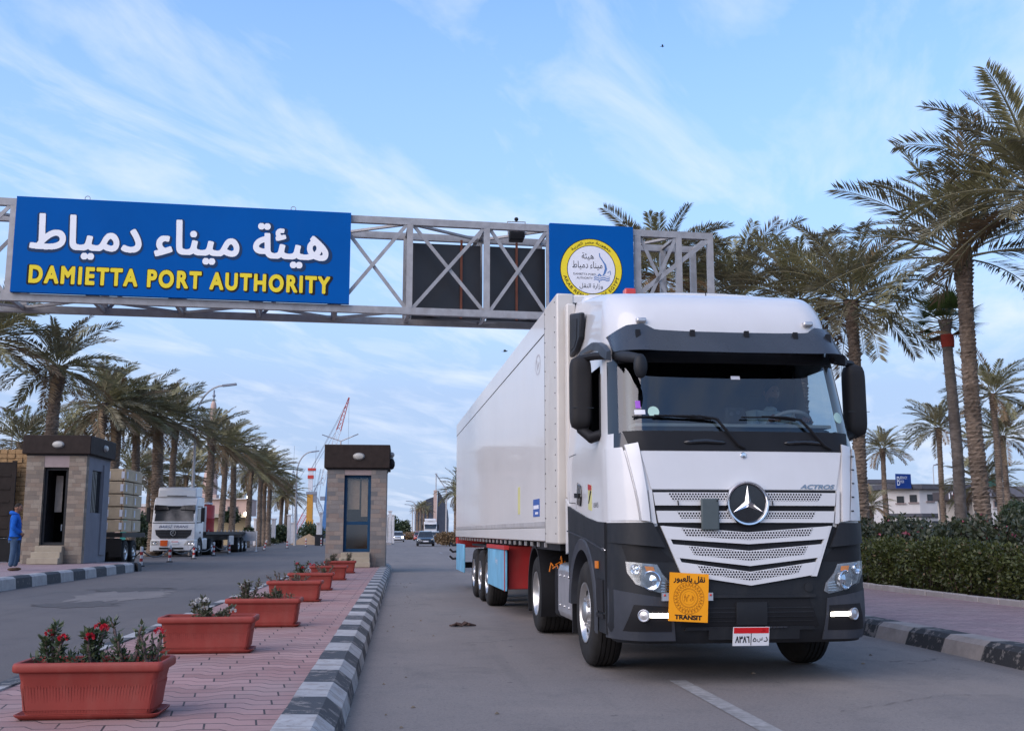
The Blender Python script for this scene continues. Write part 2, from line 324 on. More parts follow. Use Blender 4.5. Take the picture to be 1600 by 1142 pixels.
m_ochre = M('ochre_render', (.42, .33, .20), .85, var=.12, scale=.8)
m_bolwhite = M('bollard_white', (.60, .58, .58), .6, dirt=.2)
m_bolred = M('bollard_red', (.36, .045, .045), .6, dirt=.2)
m_bolblack = M('bollard_black', (.03, .03, .035), .6)
m_cranered = M('crane_red', (.50, .06, .05), .6)
m_cranewhite = M('crane_white', (.62, .62, .65), .6)
m_craneorange = M('crane_orange', (.50, .25, .05), .6)
m_craneblue = M('crane_blue', (.07, .17, .36), .6)
m_cranegrey = M('crane_grey', (.22, .24, .29), .6)
m_monument = M('monument_blue_grey', (.055, .065, .09), .6, var=.2)
m_navy = M('navy_car_paint', (.018, .028, .045), .25, coat=.8, var=.05)
m_silver = M('silver_car_paint', (.48, .50, .52), .3, coat=.8, var=.05)
m_redcar = M('red_car_paint', (.36, .02, .02), .3, coat=.8, var=.05)
m_headon = M('lit_headlamp', (.9, .9, .9), .4, emit=((1, .97, .9), 14.))
m_bulb = M('lit_bulb', (.9, .9, .9), .4, emit=((1, .86, .62), 10.))
m_sand = M('sand', (.36, .25, .16), .95, var=.2, bmp=.6, bscale=8)
m_teal = M('teal_sheet', (.03, .20, .18), .6)
m_cable = M('dark_cable', (.05, .05, .055), .6)
m_rag = M('brown_rag', (.075, .05, .045), .95, var=.3)
m_skyblue_panel = M('pale_blue_print', (.16, .42, .62), .4, var=.35, scale=1.6)
m_purple = M('purple_tag', (.30, .10, .50), .6)
m_palegreen = M('pale_green_disc', (.42, .60, .52), .5)

# ------------------------------------------------------------------ mesh builder
class MB:
    def __init__(s): s.v = []; s.f = []; s.m = []
    def add(s, vs, fs, m=0):
        o = len(s.v); s.v += [tuple(v) for v in vs]; s.f += [tuple(i+o for i in f) for f in fs]; s.m += [m]*len(fs); return s
    def box(s, x0, x1, y0, y1, z0, z1, m=0):
        v = [(x, y, z) for x in (x0, x1) for y in (y0, y1) for z in (z0, z1)]
        return s.add(v, [(0, 1, 3, 2), (4, 6, 7, 5), (0, 4, 5, 1), (2, 3, 7, 6), (0, 2, 6, 4), (1, 5, 7, 3)], m)
    def bar(s, a, b, w, h, m=0, up=(0, 0, 1)):
        a = Vector(a); b = Vector(b); d = (b-a).normalized(); u = Vector(up)
        if abs(d.dot(u)) > .98: u = Vector((0, 1, 0))
        r = d.cross(u).normalized(); u = r.cross(d).normalized()
        v = [p+r*(sx*w/2)+u*(sz*h/2) for p in (a, b) for sx, sz in ((-1, -1), (1, -1), (1, 1), (-1, 1))]
        return s.add(v, [(0, 1, 2, 3), (7, 6, 5, 4), (0, 4, 5, 1), (1, 5, 6, 2), (2, 6, 7, 3), (3, 7, 4, 0)], m)
    def tube(s, pts, r, n=8, m=0, cap=True):
        pts = [Vector(p) for p in pts]; k = len(pts); rs = r if isinstance(r, (list, tuple)) else [r]*k
        vs = []; ref = None
        for i, p in enumerate(pts):
            d = (pts[min(i+1, k-1)]-pts[max(i-1, 0)]).normalized()
            if ref is None: ref = Vector((1, 0, 0)) if abs(d.x) < .8 else Vector((0, 1, 0))
            a = (ref-d*ref.dot(d)).normalized(); ref = a; bq = d.cross(a)
            vs += [p+(a*math.cos(t)+bq*math.sin(t))*rs[i] for t in (2*math.pi*j/n for j in range(n))]
        fs = [(i*n+j, i*n+(j+1) % n, (i+1)*n+(j+1) % n, (i+1)*n+j) for i in range(k-1) for j in range(n)]
        if cap: fs += [tuple(range(n-1, -1, -1)), tuple((k-1)*n+j for j in range(n))]
        return s.add(vs, fs, m)
    def lathe(s, prof, n=24, mat=None, m=0):   # prof: (radius, height) about local z
        mat = mat or Matrix(); k = len(prof)
        vs = [mat @ Vector((r*math.cos(2*math.pi*j/n), r*math.sin(2*math.pi*j/n), z)) for r, z in prof for j in range(n)]
        fs = [(i*n+j, i*n+(j+1) % n, (i+1)*n+(j+1) % n, (i+1)*n+j) for i in range(k-1) for j in range(n)]
        return s.add(vs, fs, m)
    def ball(s, c, rx, ry=None, rz=None, n=12, m=0):
        ry = ry or rx; rz = rz or rx; k = n//2+1
        prof = [(math.sin(math.pi*i/(k-1))+1e-5, -math.cos(math.pi*i/(k-1))) for i in range(k)]
        return s.lathe(prof, n, Matrix.Translation(c) @ Matrix.Diagonal((rx, ry, rz, 1)), m)
    def prism(s, poly, fn, h0, h1, m=0):       # poly in 2D, fn(a, b, h) -> 3D
        n = len(poly); v = [fn(a, b, h0) for a, b in poly]+[fn(a, b, h1) for a, b in poly]
        return s.add(v, [tuple(range(n-1, -1, -1)), tuple(range(n, 2*n))]+[(i, (i+1) % n, n+(i+1) % n, n+i) for i in range(n)], m)
    def build(s, name, mats, parent=None, smooth=35, bevel=0, fix=True):
        me = bpy.data.meshes.new(name); me.from_pydata(s.v, [], s.f)
        for mm in (mats if isinstance(mats, (list, tuple)) else [mats]): me.materials.append(mm)
        if any(s.m): me.polygons.foreach_set('material_index', s.m)
        if fix:
            bm = bmesh.new(); bm.from_mesh(me); bmesh.ops.recalc_face_normals(bm, faces=bm.faces); bm.to_mesh(me); bm.free()
        if smooth:
            me.polygons.foreach_set('use_smooth', [True]*len(me.polygons)); me.set_sharp_from_angle(angle=R(smooth))
        me.update()
        o = bpy.data.objects.new(name, me); C.objects.link(o)
        if parent: o.parent = parent
        if bevel:
            b = o.modifiers.new('bevel', 'BEVEL'); b.width = bevel; b.segments = 2; b.limit_method = 'ANGLE'; b.angle_limit = R(40)
        return o
def tag(o, label, cat, group=None, kind=None):
    o['label'] = label; o['category'] = cat
    if group: o['group'] = group
    if kind: o['kind'] = kind
    return o
def split(o):
    """one object per loose piece, siblings under the same parent"""
    me = o.data; bm = bmesh.new(); bm.from_mesh(me); bm.verts.ensure_lookup_table(); seen = [-1]*len(bm.verts); n = 0
    for v in bm.verts:
        if seen[v.index] >= 0: continue
        st = [v]; seen[v.index] = n
        while st:
            w = st.pop()
            for e in w.link_edges:
                u = e.other_vert(w)
                if seen[u.index] < 0: seen[u.index] = n; st.append(u)
        n += 1
    bm.free()
    if n < 2: return [o]
    P = [[] for _ in range(n)]; idx = [0]*len(seen); out = []
    for i, k in enumerate(seen): idx[i] = len(P[k]); P[k].append(tuple(me.vertices[i].co))
    F = [[] for _ in range(n)]; MI = [[] for _ in range(n)]; sm = [[] for _ in range(n)]
    for f in me.polygons: k = seen[f.vertices[0]]; F[k].append([idx[i] for i in f.vertices]); MI[k].append(f.material_index); sm[k].append(f.use_smooth)
    for k in range(n):
        q = bpy.data.meshes.new(o.name.split('.')[0]); q.from_pydata(P[k], [], F[k])
        for mm in me.materials: q.materials.append(mm)
        q.polygons.foreach_set('material_index', MI[k]); q.polygons.foreach_set('use_smooth', sm[k])
        if any(sm[k]): q.set_sharp_from_angle(angle=R(40))
        c = bpy.data.objects.new(o.name.split('.')[0], q); C.objects.link(c); c.parent = o.parent; out.append(c)
        for md in o.modifiers:
            if md.type == 'BEVEL': b = c.modifiers.new('bevel', 'BEVEL'); b.width = md.width; b.segments = 2; b.limit_method = 'ANGLE'; b.angle_limit = R(40)
    for ch in list(o.children): ch.parent = out[0]
    bpy.data.objects.remove(o); return out
def struct(o, label, cat): return tag(o, label, cat, None, 'structure')
def thing(name, label, cat, loc=(0, 0, 0), rz=0, group=None):
    o = bpy.data.objects.new(name, None); C.objects.link(o); o.location = loc; o.rotation_euler = (0, 0, rz); o.empty_display_size = .2
    return tag(o, label, cat, group)
def dup(root, loc, rz=None, label=None, group=None, scale=None):
    r = root.copy(); C.objects.link(r); r.location = loc
    if rz is not None: r.rotation_euler = (0, 0, rz)
    if scale is not None: r.scale = (scale,)*3 if isinstance(scale, (int, float)) else scale
    if label: r['label'] = label
    if group: r['group'] = group
    for ch in list(root.children):
        c = ch.copy(); C.objects.link(c); c.parent = r
        for g in list(ch.children):
            d = g.copy(); C.objects.link(d); d.parent = c
    return r
# ------------------------------------------------------------------ lettering
AR = {'ا': 'FE8D FE8E', 'ب': 'FE8F FE90 FE91 FE92', 'ة': 'FE93 FE94', 'ج': 'FE9D FE9E FE9F FEA0', 'د': 'FEA9 FEAA', 'ر': 'FEAD FEAE', 'ز': 'FEAF FEB0',
      'س': 'FEB1 FEB2 FEB3 FEB4', 'ص': 'FEB9 FEBA FEBB FEBC', 'ط': 'FEC1 FEC2 FEC3 FEC4', 'ع': 'FEC9 FECA FECB FECC', 'ق': 'FED5 FED6 FED7 FED8',
      'ل': 'FEDD FEDE FEDF FEE0', 'م': 'FEE1 FEE2 FEE3 FEE4', 'ن': 'FEE5 FEE6 FEE7 FEE8', 'ه': 'FEE9 FEEA FEEB FEEC', 'و': 'FEED FEEE',
      'ي': 'FEF1 FEF2 FEF3 FEF4', 'ئ': 'FE89 FE8A FE8B FE8C', 'ء': 'FE80'}
def shape(t):
    o = []
    for i, ch in enumerate(t):
        if ch not in AR: o.append(ch); continue
        f = AR[ch].split()
        pv = i > 0 and t[i-1] in AR and len(AR[t[i-1]].split()) == 4 and len(f) > 1
        nx = len(f) == 4 and i+1 < len(t) and t[i+1] in AR and len(AR[t[i+1]].split()) > 1
        o.append(chr(int(f[(3 if nx else 1) if pv else (2 if nx else 0)], 16)))
    return ''.join(reversed(o))
_tx = {}
def loops(text, off=0., shear=0., space=1.):
    key = (text, off, shear, space)
    if key in _tx: return _tx[key]
    c = bpy.data.curves.new('lettering', 'FONT'); c.body = text; c.size = 1; c.offset = off; c.shear = shear; c.fill_mode = 'NONE'; c.resolution_u = 5; c.space_character = space
    o = bpy.data.objects.new('lettering', c); C.objects.link(o); bpy.context.view_layer.update()
    me = bpy.data.meshes.new_from_object(o.evaluated_get(bpy.context.evaluated_depsgraph_get()))
    co = np.zeros(len(me.vertices)*3); me.vertices.foreach_get('co', co); co = co.reshape(-1, 3)[:, :2]
    ed = [tuple(e.vertices) for e in me.edges]; nb = {}
    for a, b in ed: nb.setdefault(a, set()).add(b); nb.setdefault(b, set()).add(a)
    out = []; cur = [0] if len(co) else []
    for i in range(1, len(co)):
        if i in nb.get(i-1, ()): cur.append(i)
        else: out.append(co[cur]); cur = [i]
    if cur: out.append(co[cur])
    bpy.data.objects.remove(o); bpy.data.curves.remove(c); bpy.data.meshes.remove(me)
    out = [l for l in out if len(l) > 2]; _tx[key] = out; return out
def letter_quads(text, off=0., shear=0., rows=110, space=1., grow=0.):
    """non-zero winding scan conversion of the outlines into thin quads, thickened by grow (share of the height)"""
    ls = loops(text, off, shear, space); allp = np.concatenate(ls); x0, y0 = allp.min(0); x1, y1 = allp.max(0)
    A = np.concatenate(ls); B = np.concatenate([np.roll(l, -1, 0) for l in ls]); gr = grow*(y1-y0)
    h = (y1-y0)/rows; K = int(gr/h); RW = []
    for i in range(-K, rows+K):
        y = y0+(i+.5)*h+1e-7; iv = []
        up = (A[:, 1] <= y) & (B[:, 1] > y); dn = (A[:, 1] > y) & (B[:, 1] <= y); k = up | dn
        if k.any():
            p = A[k]; q = B[k]; xs = p[:, 0]+(y-p[:, 1])*(q[:, 0]-p[:, 0])/(q[:, 1]-p[:, 1]); w = np.where(up[k], 1, -1); wind = 0; st = None
            for j in np.argsort(xs):
                nw = wind+w[j]
                if wind == 0 and nw != 0: st = xs[j]
                if wind != 0 and nw == 0 and xs[j]-st > 1e-5: iv.append((st, xs[j]))
                wind = nw
        RW.append(iv)
    out = []
    for i in range(len(RW)):
        iv = []
        for d in range(-K, K+1):
            if 0 <= i+d < len(RW):
                e = math.sqrt(max(0., gr*gr-(d*h)**2)); iv += [(s-e, t+e) for s, t in RW[i+d]]
        iv.sort(); cur = None
        for s, t in iv:
            if cur is None: cur = [s, t]
            elif s <= cur[1]: cur[1] = max(cur[1], t)
            else: out.append((*cur, i)); cur = [s, t]
        if cur: out.append((*cur, i))
    q = np.array([(s-x0+gr, t-x0+gr, i*h, (i+1)*h) for s, t, i in out])
    return q, x1-x0+2*gr, h*len(RW)
def text_part(name, text, mat, parent, fn, width=None, height=None, cx=0., cy=0., off=0., shear=0., rows=110, grow=0., split=1, space=1.):
    """fn(a, b) maps sign coordinates to 3-D; text fills width (or height) about (cx, cy)"""
    q, w, h = letter_quads(text, off, shear, rows, space, grow)
    sx = width/w if width else None; sy = height/h if height else None
    sx = sx or sy; sy = sy or sx; mb = MB()
    for a, b, c, d in q:
        xa, xb, ya, yb = cx+(a-w/2)*sx, cx+(b-w/2)*sx, cy+(c-h/2)*sy, cy+(d-h/2)*sy
        n = max(1, int((xb-xa)/(split))) if split < 1 else 1
        for i in range(n):
            p, r = xa+(xb-xa)*i/n, xa+(xb-xa)*(i+1)/n
            mb.add([fn(p, ya), fn(r, ya), fn(r, yb), fn(p, yb)], [(0, 1, 2, 3)])
    return mb.build(name, mat, parent, smooth=0, fix=False)
def strokes(mb, pts, w, fn, m=0):
    """flat ribbon along 2-D points"""
    p = np.array(pts, float); d = np.gradient(p, axis=0); d /= np.linalg.norm(d, axis=1)[:, None]+1e-9
    nrm = np.stack([-d[:, 1], d[:, 0]], 1)*(np.array(w)[:, None] if hasattr(w, '__len__') else w)/2
    a = p+nrm; b = p-nrm; k = len(p)
    mb.add([fn(*x) for x in a]+[fn(*x) for x in b], [(i, i+1, k+i+1, k+i) for i in range(k-1)], m)
# ================================================================== THE GROUND
def sheet(name, x0, x1, y0, y1, z, mat, label, cat):
    m = MB(); m.add([(x0, y0, z), (x1, y0, z), (x1, y1, z), (x0, y1, z)], [(0, 1, 2, 3)]); return struct(m.build(name, mat, smooth=0), label, cat)
sheet('ground', -2500, 2500, -200, 4500, -.012, m_ground, 'flat bare ground reaching to the horizon', 'ground')
sheet('road', -40, 6.25, -30, 420, -.004, m_asph, 'grey worn asphalt road running to the horizon', 'road')
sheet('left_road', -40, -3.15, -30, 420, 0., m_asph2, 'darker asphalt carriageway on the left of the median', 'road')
def blot(name, label, cx, cy, rx, ry, mat, z, seed):
    g = random.Random(seed); m = MB(); n = 40; m.add([(cx+rx*(1+g.uniform(-.3, .3))*math.cos(2*math.pi*i/n), cy+ry*(1+g.uniform(-.3, .3))*math.sin(2*math.pi*i/n), z) for i in range(n)], [tuple(range(n))]); return struct(m.build(name, mat, smooth=0), label, 'road')
q0 = onZ(195, 930); blot('road_patch', 'broken pale patch of asphalt on the left carriageway', q0.x, q0.y, .9, 2.2, m_asph, .004, 3)
q0 = onZ(120, 945); blot('road_hole', 'dark shallow hole in the left carriageway', q0.x, q0.y, .75, .8, m_patch, .0045, 4); q0 = onZ(205, 921); blot('road_hole', 'second dark hole above the pale patch', q0.x, q0.y, .9, 1.0, m_patch, .005, 5)
def crack(name, label, pts, w, seed):
    g = random.Random(seed); L_ = []; R_ = []
    for i in range(len(pts)-1):
        for t in np.arange(0, 1, .06): p = Vector((*pts[i], 0)).lerp(Vector((*pts[i+1], 0)), t); L_.append((p.x+g.uniform(-.03, .03), p.y+g.uniform(-.03, .03), .0035)); R_.append((L_[-1][0]+w*g.uniform(.3, 1.2), L_[-1][1]+w*g.uniform(-.3, .5), .0035))
    k = len(L_); m = MB(); m.add(L_+R_, [(i, i+1, k+i+1, k+i) for i in range(k-1)]); return struct(m.build(name, m_asph2, smooth=0), label, 'road')
crack('road_crack', 'long crack across the right carriageway before the far cars', [(-.2, 40), (3, 39.4), (6, 39.9)], .08, 1)
crack('road_crack', 'crack across the foreground right of the lane line', [(3.4, 8.2), (4.6, 8.9), (6.0, 8.7)], .014, 4); crack('road_crack', 'crack across the left carriageway', [(-9, 24), (-6, 25.2), (-3.3, 24.6)], .05, 5)
lt_ = MB(); gq_ = random.Random(9)
for k in range(46):
    x, y = gq_.uniform(-.1, 6), gq_.uniform(6.3, 30)
    if gq_.random() < .5: x = gq_.uniform(-.2, .25)
    s = gq_.uniform(.006, .022); lt_.add([(x-s, y-s, .0), (x+s*1.4, y-s*.6, .0), (x+s*.8, y+s, .0), (x-s*.8, y+s*.7, .0), (x, y, s*.9)], [(0, 1, 4), (1, 2, 4), (2, 3, 4), (3, 0, 4)])
o_ = lt_.build('road_grit', M('grit', (.16, .13, .10), .95, var=.5, scale=6), smooth=0); tag(o_, 'scattered grit and leaf crumbs on the right carriageway', 'grit', None, 'stuff')
for nme, x0, x1, y0, y1, mm in (('median_pavement', -3.0, -.72, -6, 41.5, m_paver),):
    m = MB(); m.box(x0, x1, y0, y1, -.05, .19); struct(m.build(nme, mm), 'pink zigzag paving of the median under the flower boxes', 'pavement')
def kerb(name, path, prof, mat, label):
    """path: list of (x, y); prof: (offset to the right, height)"""
    m = MB(); P = [Vector((x, y, 0)) for x, y in path]; k = len(prof)
    for i, p in enumerate(P):
        d = (P[min(i+1, len(P)-1)]-P[max(i-1, 0)]).normalized(); r = Vector((d.y, -d.x, 0))
        m.v += [tuple(p+r*a+Vector((0, 0, h))) for a, h in prof]
    m.f = [(i*k+j, i*k+j+1, (i+1)*k+j+1, (i+1)*k+j) for i in range(len(P)-1) for j in range(k-1)]
    m.f += [tuple(range(k-1, -1, -1)), tuple((len(P)-1)*k+j for j in range(k))]; m.m = [0]*len(m.f)
    return struct(m.build(name, mat, smooth=20), label, 'kerb')
ys = [-6+i*.755/2 for i in range(int(47.5/(.755/2))+1)]
def jit(xs, amp): return [(x+rnd.uniform(-amp, amp), y) for x, y in xs]
kerb('median_kerb', jit([(-.76, y) for y in ys], .006), [(0, -.02), (0, .205), (.235, .20), (.345, .115), (.375, -.02)], m_kerb_med, 'black and white painted chamfered kerb along the flower box median')
kerb('median_kerb', [(-2.98, y) for y in reversed(ys)], [(0, -.02), (0, .205), (.16, .20), (.22, .14), (.24, -.02)], m_kerb_med, 'white and black kerb on the far side of the median')
# left pavement with rounded end
lp = [(-9.35, -6), (-9.35, 39.4)]+[(-10.5+1.15*math.cos(a), 39.4+1.15*math.sin(a)) for a in np.linspace(.15, math.pi/2, 8)]+[(-14, 40.55)]
lpath = [(-9.35, y) for y in np.arange(-6, 39.4, .5)]+lp[1:]
kerb('left_kerb', [(x-.3, y) if i < len(lpath)-9 else (x-.12, y-.28) for i, (x, y) in enumerate(lpath)], [(0, -.02), (0, .30), (.2, .30), (.27, .25), (.3, -.02)], m_kerb_left, 'black and white kerb round the left booth island')
m = MB(); m.prism([(x-.26, y-(.0 if i < 2 else .25)) for i, (x, y) in enumerate(lp)]+[(-14, -6)], lambda a, b, h: (a, b, h), -.05, .29)
struct(m.build('left_pavement', m_paver_r), 'paved island under the left gate booth', 'pavement')
kerb('right_kerb', jit([(6.62, y) for y in reversed(np.arange(-6, 160, .43))], .012), [(0, -.02), (0, .20), (.26, .20), (.33, .15), (.40, -.02)], m_kerb_right, 'worn black and white kerb with flaking paint on the right')
m = MB(); m.box(6.6, 9.95, -6, 160, -.05, .192); struct(m.build('right_pavement', m_paver_r), 'mauve paved footpath beside the hedge', 'pavement')
bk = MB()
for i in range(90):
    y = 2+i*.62; dx = rnd.uniform(-.012, .012); dz = rnd.uniform(-.012, .012)
    bk.box(9.78+dx, 9.93+dx, y, y+.60, .1, .29+dz)
struct(bk.build('bed_kerb', m_bedkerb, bevel=.012), 'pale concrete edging blocks along the hedge bed', 'kerb')
m = MB(); m.box(9.93, 300, -6, 160, -.05, .235); struct(m.build('planting_bed', m_soil), 'earth bed beneath the hedges and palms', 'ground')
lm = MB()
for y0, y1 in ((4.9, 10.0), (16, 20), (26, 30), (36, 40), (46, 50), (56, 60), (70, 75), (90, 95)): lm.add([(2.50, y0, .0005), (2.66, y0, .0005), (2.66, y1, .0005), (2.50, y1, .0005)], [(0, 1, 2, 3)])
struct(lm.build('lane_marking', m_lane, smooth=0), 'faded white dashed lane line in front of the truck', 'road marking')

# ================================================================== THE WHITE TRACTOR TRUCK
TR_LOC, TR_RZ = Vector((3.156, 11.2, 0)), .02
truck = thing('semi_truck', 'large white truck cab facing the camera with smoked visor and orange placard', 'truck', TR_LOC, TR_RZ)
crz, srz = math.cos(TR_RZ), math.sin(TR_RZ)
def to_local(P, loc=TR_LOC, c=crz, s=srz):
    d = P-loc; return Vector((d.x*c+d.y*s, -d.x*s+d.y*c, d.z))
def interp(t, xs, ys): return float(np.interp(t, xs, ys))
def fY(z): return interp(z, [.3, .62, 1.0, 1.45, 1.75, 2.13, 2.30, 3.04, 3.3, 3.6], [-1.50, -1.57, -1.56, -1.53, -1.52, -1.48, -1.43, -1.22, -1.13, -.98])
def wX(z): return interp(z, [.3, .5, 2.13, 2.3, 3.04, 3.3], [1.22, 1.25, 1.25, 1.235, 1.19, 1.17])
RX, RY = .32, .40
def frontY(x, z, off=0.):
    w = wX(z); q = min(1., max(0., (abs(x)-(w-RX))/RX)); return fY(z)+.05*(x/w)**2+RY*(1-math.sqrt(max(0., 1-q*q)))-off
def fx(px, py):
    """pixel -> (x, z) on the cab front"""
    r = ray(px, py); t = 9.7/r.y
    for _ in range(25):
        l = to_local(Vector((0, 0, EYE))+r*t); e = frontY(max(-1.2, min(1.2, l.x)), l.z)-l.y; t += e*.8/r.y
    return l.x, l.z
def sx(px, py, X=-1.25):
    """pixel -> (y, z) on the cab's near side"""
    r = ray(px, py); o = to_local(Vector((0, 0, EYE))); d = to_local(Vector((0, 0, EYE))+r)-o; t = (X-o.x)/d.x
    return o.y+d.y*t, o.z+d.z*t
def fpatch(mb, g, nu=16, nv=4, off=.01, thick=.03, m=0):
    """sheet over the cab front, g(u, v) -> (x, z), with a depth"""
    o = len(mb.v); k = nv+1
    for s in (0, 1):
        for i in range(nu+1):
            for j in range(k):
                x, z = g(i/nu, j/nv); of = off(x, z) if callable(off) else off
                mb.v.append((x, frontY(x, z, of-s*thick), z))
    n = (nu+1)*k; F = []
    for i in range(nu):
        for j in range(nv):
            a = o+i*k+j; F.append((a, a+1, a+k+1, a+k)); F.append((n+a, n+a+k, n+a+k+1, n+a+1))
        for j, fl in ((0, 0), (nv, 1)):
            a = o+i*k+j; F.append((a, a+k, n+a+k, n+a) if not fl else (a+k, a, n+a, n+a+k))
    for j in range(nv):
        for i in (0, nu): a = o+i*k+j; F.append((a, a+1, n+a+1, n+a))
    mb.f += F; mb.m += [m]*len(F)
def lerp(a, b, t): return a+(b-a)*t
def quadg(bl, br, tr, tl):      # u along x, v upward
    return lambda u, v: (lerp(lerp(bl[0], br[0], u), lerp(tl[0], tr[0], u), v), lerp(lerp(bl[1], br[1], u), lerp(tl[1], tr[1], u), v))
def fpoly(mb, pts, off=.01, thick=.02, sub=2, m=0):
    bm = bmesh.new(); vs = [bm.verts.new((x, 0, z)) for x, z in pts]; c = bm.verts.new((sum(p[0] for p in pts)/len(pts), 0, sum(p[1] for p in pts)/len(pts)))
    n = len(vs)
    for i in range(n): bm.faces.new((vs[i], vs[(i+1) % n], c))
    for _ in range(sub): bmesh.ops.subdivide_edges(bm, edges=bm.edges, cuts=1, use_grid_fill=True)
    bm.verts.index_update(); P = [(v.co.x, v.co.z) for v in bm.verts]; F = [tuple(v.index for v in f.verts) for f in bm.faces]
    bd = [tuple(v.index for v in e.verts) for e in bm.edges if e.is_boundary]; bm.free(); k = len(P)
    vv = [(x, frontY(x, z, off), z) for x, z in P]+[(x, frontY(x, z, off-thick), z) for x, z in P]
    mb.add(vv, F+[tuple(i+k for i in reversed(f)) for f in F]+[(a, b, b+k, a+k) for a, b in bd], m)

# --- cab shell: perimeter x height grid
FR = [0, .18, .36, .5, .60, .80, .945, 1.0]                   # along the side, rear -> corner
FXS = [1.0, .985, .955, .925, .89, .84, .78, .72, .6, .4, .2, 0]
def perim(z):
    w = wX(z); yc = frontY(w, z); pts = []
    for s in FR: pts.append((-w, lerp(.97, yc, s), 'S', s))
    for f in FXS[1:]: pts.append((-w*f, frontY(w*f, z), 'F', -f))
    full = pts+[(-x, y, k, (s if k == 'S' else -s)) for x, y, k, s in reversed(pts[:-1])]
    return full
levels = [1.40, 1.46, 1.6, 1.75, 1.95, 2.13, 2.30, 2.45, 2.65, 2.85, 3.04, 3.12, 3.22, 3.3]
shell, pillar, wglass, sglassL, sglassR = MB(), MB(), MB(), MB(), MB()
rows = [perim(z) for z in levels]; NP = len(rows[0])
for i in range(len(levels)-1):
    zl = levels[i]
    for k in range(NP-1):
        a, b = rows[i][k], rows[i][k+1]; tgt = shell
        fm = (a[3]+b[3])/2
        if a[2] == 'F' or b[2] == 'F':
            f = abs((a[0]+b[0])/2)/wX(zl)
            if 2.29 <= zl < 3.03: tgt = wglass if f < .925 else (pillar if f < .975 else shell)
            elif 2.12 < zl < 3.3 and f < .955: tgt = pillar
        elif 2.29 <= zl < 2.86 and a[2] == 'S' and b[2] == 'S':
            lo, hi = sorted((a[3], b[3]))
            if lo >= .59 and hi <= .95: tgt = sglassL if a[0] < 0 else sglassR
        P = [(rows[i][k][0], rows[i][k][1], zl), (rows[i][k+1][0], rows[i][k+1][1], zl), (rows[i+1][k+1][0], rows[i+1][k+1][1], levels[i+1]), (rows[i+1][k][0], rows[i+1][k][1], levels[i+1])]
        tgt.add(P, [(0, 1, 2, 3)])
# roof
T = [0, .12, .25, .4, .55, .7, .82, .92, 1.0]
def roofpt(k, t):
    x, y, kd, s = rows[-1][k]; fr = min(1, max(0, (.97-y)/(2.1)))      # 0 rear .. 1 front
    H = lerp(4.06, 3.83, fr**.9); z = 3.3+(H-3.3)*math.sin(t*math.pi/2)**.95
    ins = (1-math.cos(t*math.pi/2)); xx = x*(1-ins*(.05+.11*fr)); yy = y+ins*.60*fr**2.2+t*.05*fr
    return (xx, yy, z)
for i in range(len(T)-1):
    for k in range(NP-1): shell.add([roofpt(k, T[i]), roofpt(k+1, T[i]), roofpt(k+1, T[i+1]), roofpt(k, T[i+1])], [(0, 1, 2, 3)])
half = NP//2
def cap(k, u):
    a = Vector(roofpt(k, 1)); b = Vector(roofpt(NP-1-k, 1)); p = a.lerp(b, u); p.z += .045*(1-(2*u-1)**2); return p
for k in range(half):
    for j in range(10): shell.add([cap(k, j/10), cap(k+1, j/10), cap(k+1, (j+1)/10), cap(k, (j+1)/10)], [(0, 1, 2, 3)])
shell.add([(-1.17, .97, 3.3), (1.17, .97, 3.3), (1.25, .97, 1.4), (-1.25, .97, 1.4)], [(0, 1, 2, 3)])
def weld(o, d=.0005):
    bm = bmesh.new(); bm.from_mesh(o.data); bmesh.ops.remove_doubles(bm, verts=bm.verts, dist=d)
    bmesh.ops.dissolve_degenerate(bm, dist=1e-4, edges=bm.edges); bmesh.ops.recalc_face_normals(bm, faces=bm.faces); bm.to_mesh(o.data); bm.free()
    o.data.polygons.foreach_set('use_smooth', [True]*len(o.data.polygons)); o.data.set_sharp_from_angle(angle=R(38)); return o
cabo = weld(shell.build('cab', m_white, truck, smooth=0))
weld(pillar.build('windscreen_pillar', m_gloss, truck, smooth=0))
wso = weld(wglass.build('windscreen', m_glass, truck, smooth=0))
weld(sglassR.build('side_window', m_sglass, truck, smooth=0))
# near-side window is wound down: only its dark seal
sl = MB()
# interior
it = MB()
it.box(-1.12, 1.12, .35, .40, 1.5, 3.25); it.box(-1.12, 1.12, -1.0, .4, 1.5, 1.56); it.box(-1.12, 1.12, -.85, .4, 3.2, 3.25)
for sgn in (-1, 1): it.box(sgn*1.14-.01, sgn*1.14+.01, -.9, .4, 1.5, 2.27); it.box(sgn*1.14-.01, sgn*1.14+.01, .02, .4, 2.2, 3.2)
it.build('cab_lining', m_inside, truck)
pt_ = MB(); pt_.prism([(-1.02, 2.28), (-.84, 2.28), (-.66, 3.0), (-.84, 3.0)], lambda a, b, h: (-(wX(b)-.035+h), a, b), 0, .01); pt_.build('pillar_trim', M('grey_trim', (.13, .13, .12), .8), truck)
ds = MB(); fpatch(ds, quadg((-1.0, 2.0), (1.0, 2.0), (1.0, 2.36), (-1.0, 2.36)), 14, 3, -.16, .34); ds.build('dashboard', M('dashboard_grey', (.06, .065, .07), .7), truck, bevel=.03)
dt = MB(); fpatch(dt, quadg((-.98, 2.37), (.98, 2.37), (.98, 2.40), (-.98, 2.40)), 14, 1, -.09, .3); dt.build('dash_top', M('dash_top_beige', (.30, .30, .28), .7), truck)
for sxx in (-.62, .76):
    s = MB(); s.box(sxx-.25, sxx+.25, -.42, .08, 1.75, 1.92); s.box(sxx-.24, sxx+.24, .03, .17, 1.9, 2.62); s.box(sxx-.14, sxx+.14, .05, .16, 2.62, 2.85); s.build('seat', M('seat_cloth', (.035, .04, .05), .9), truck, bevel=.05)
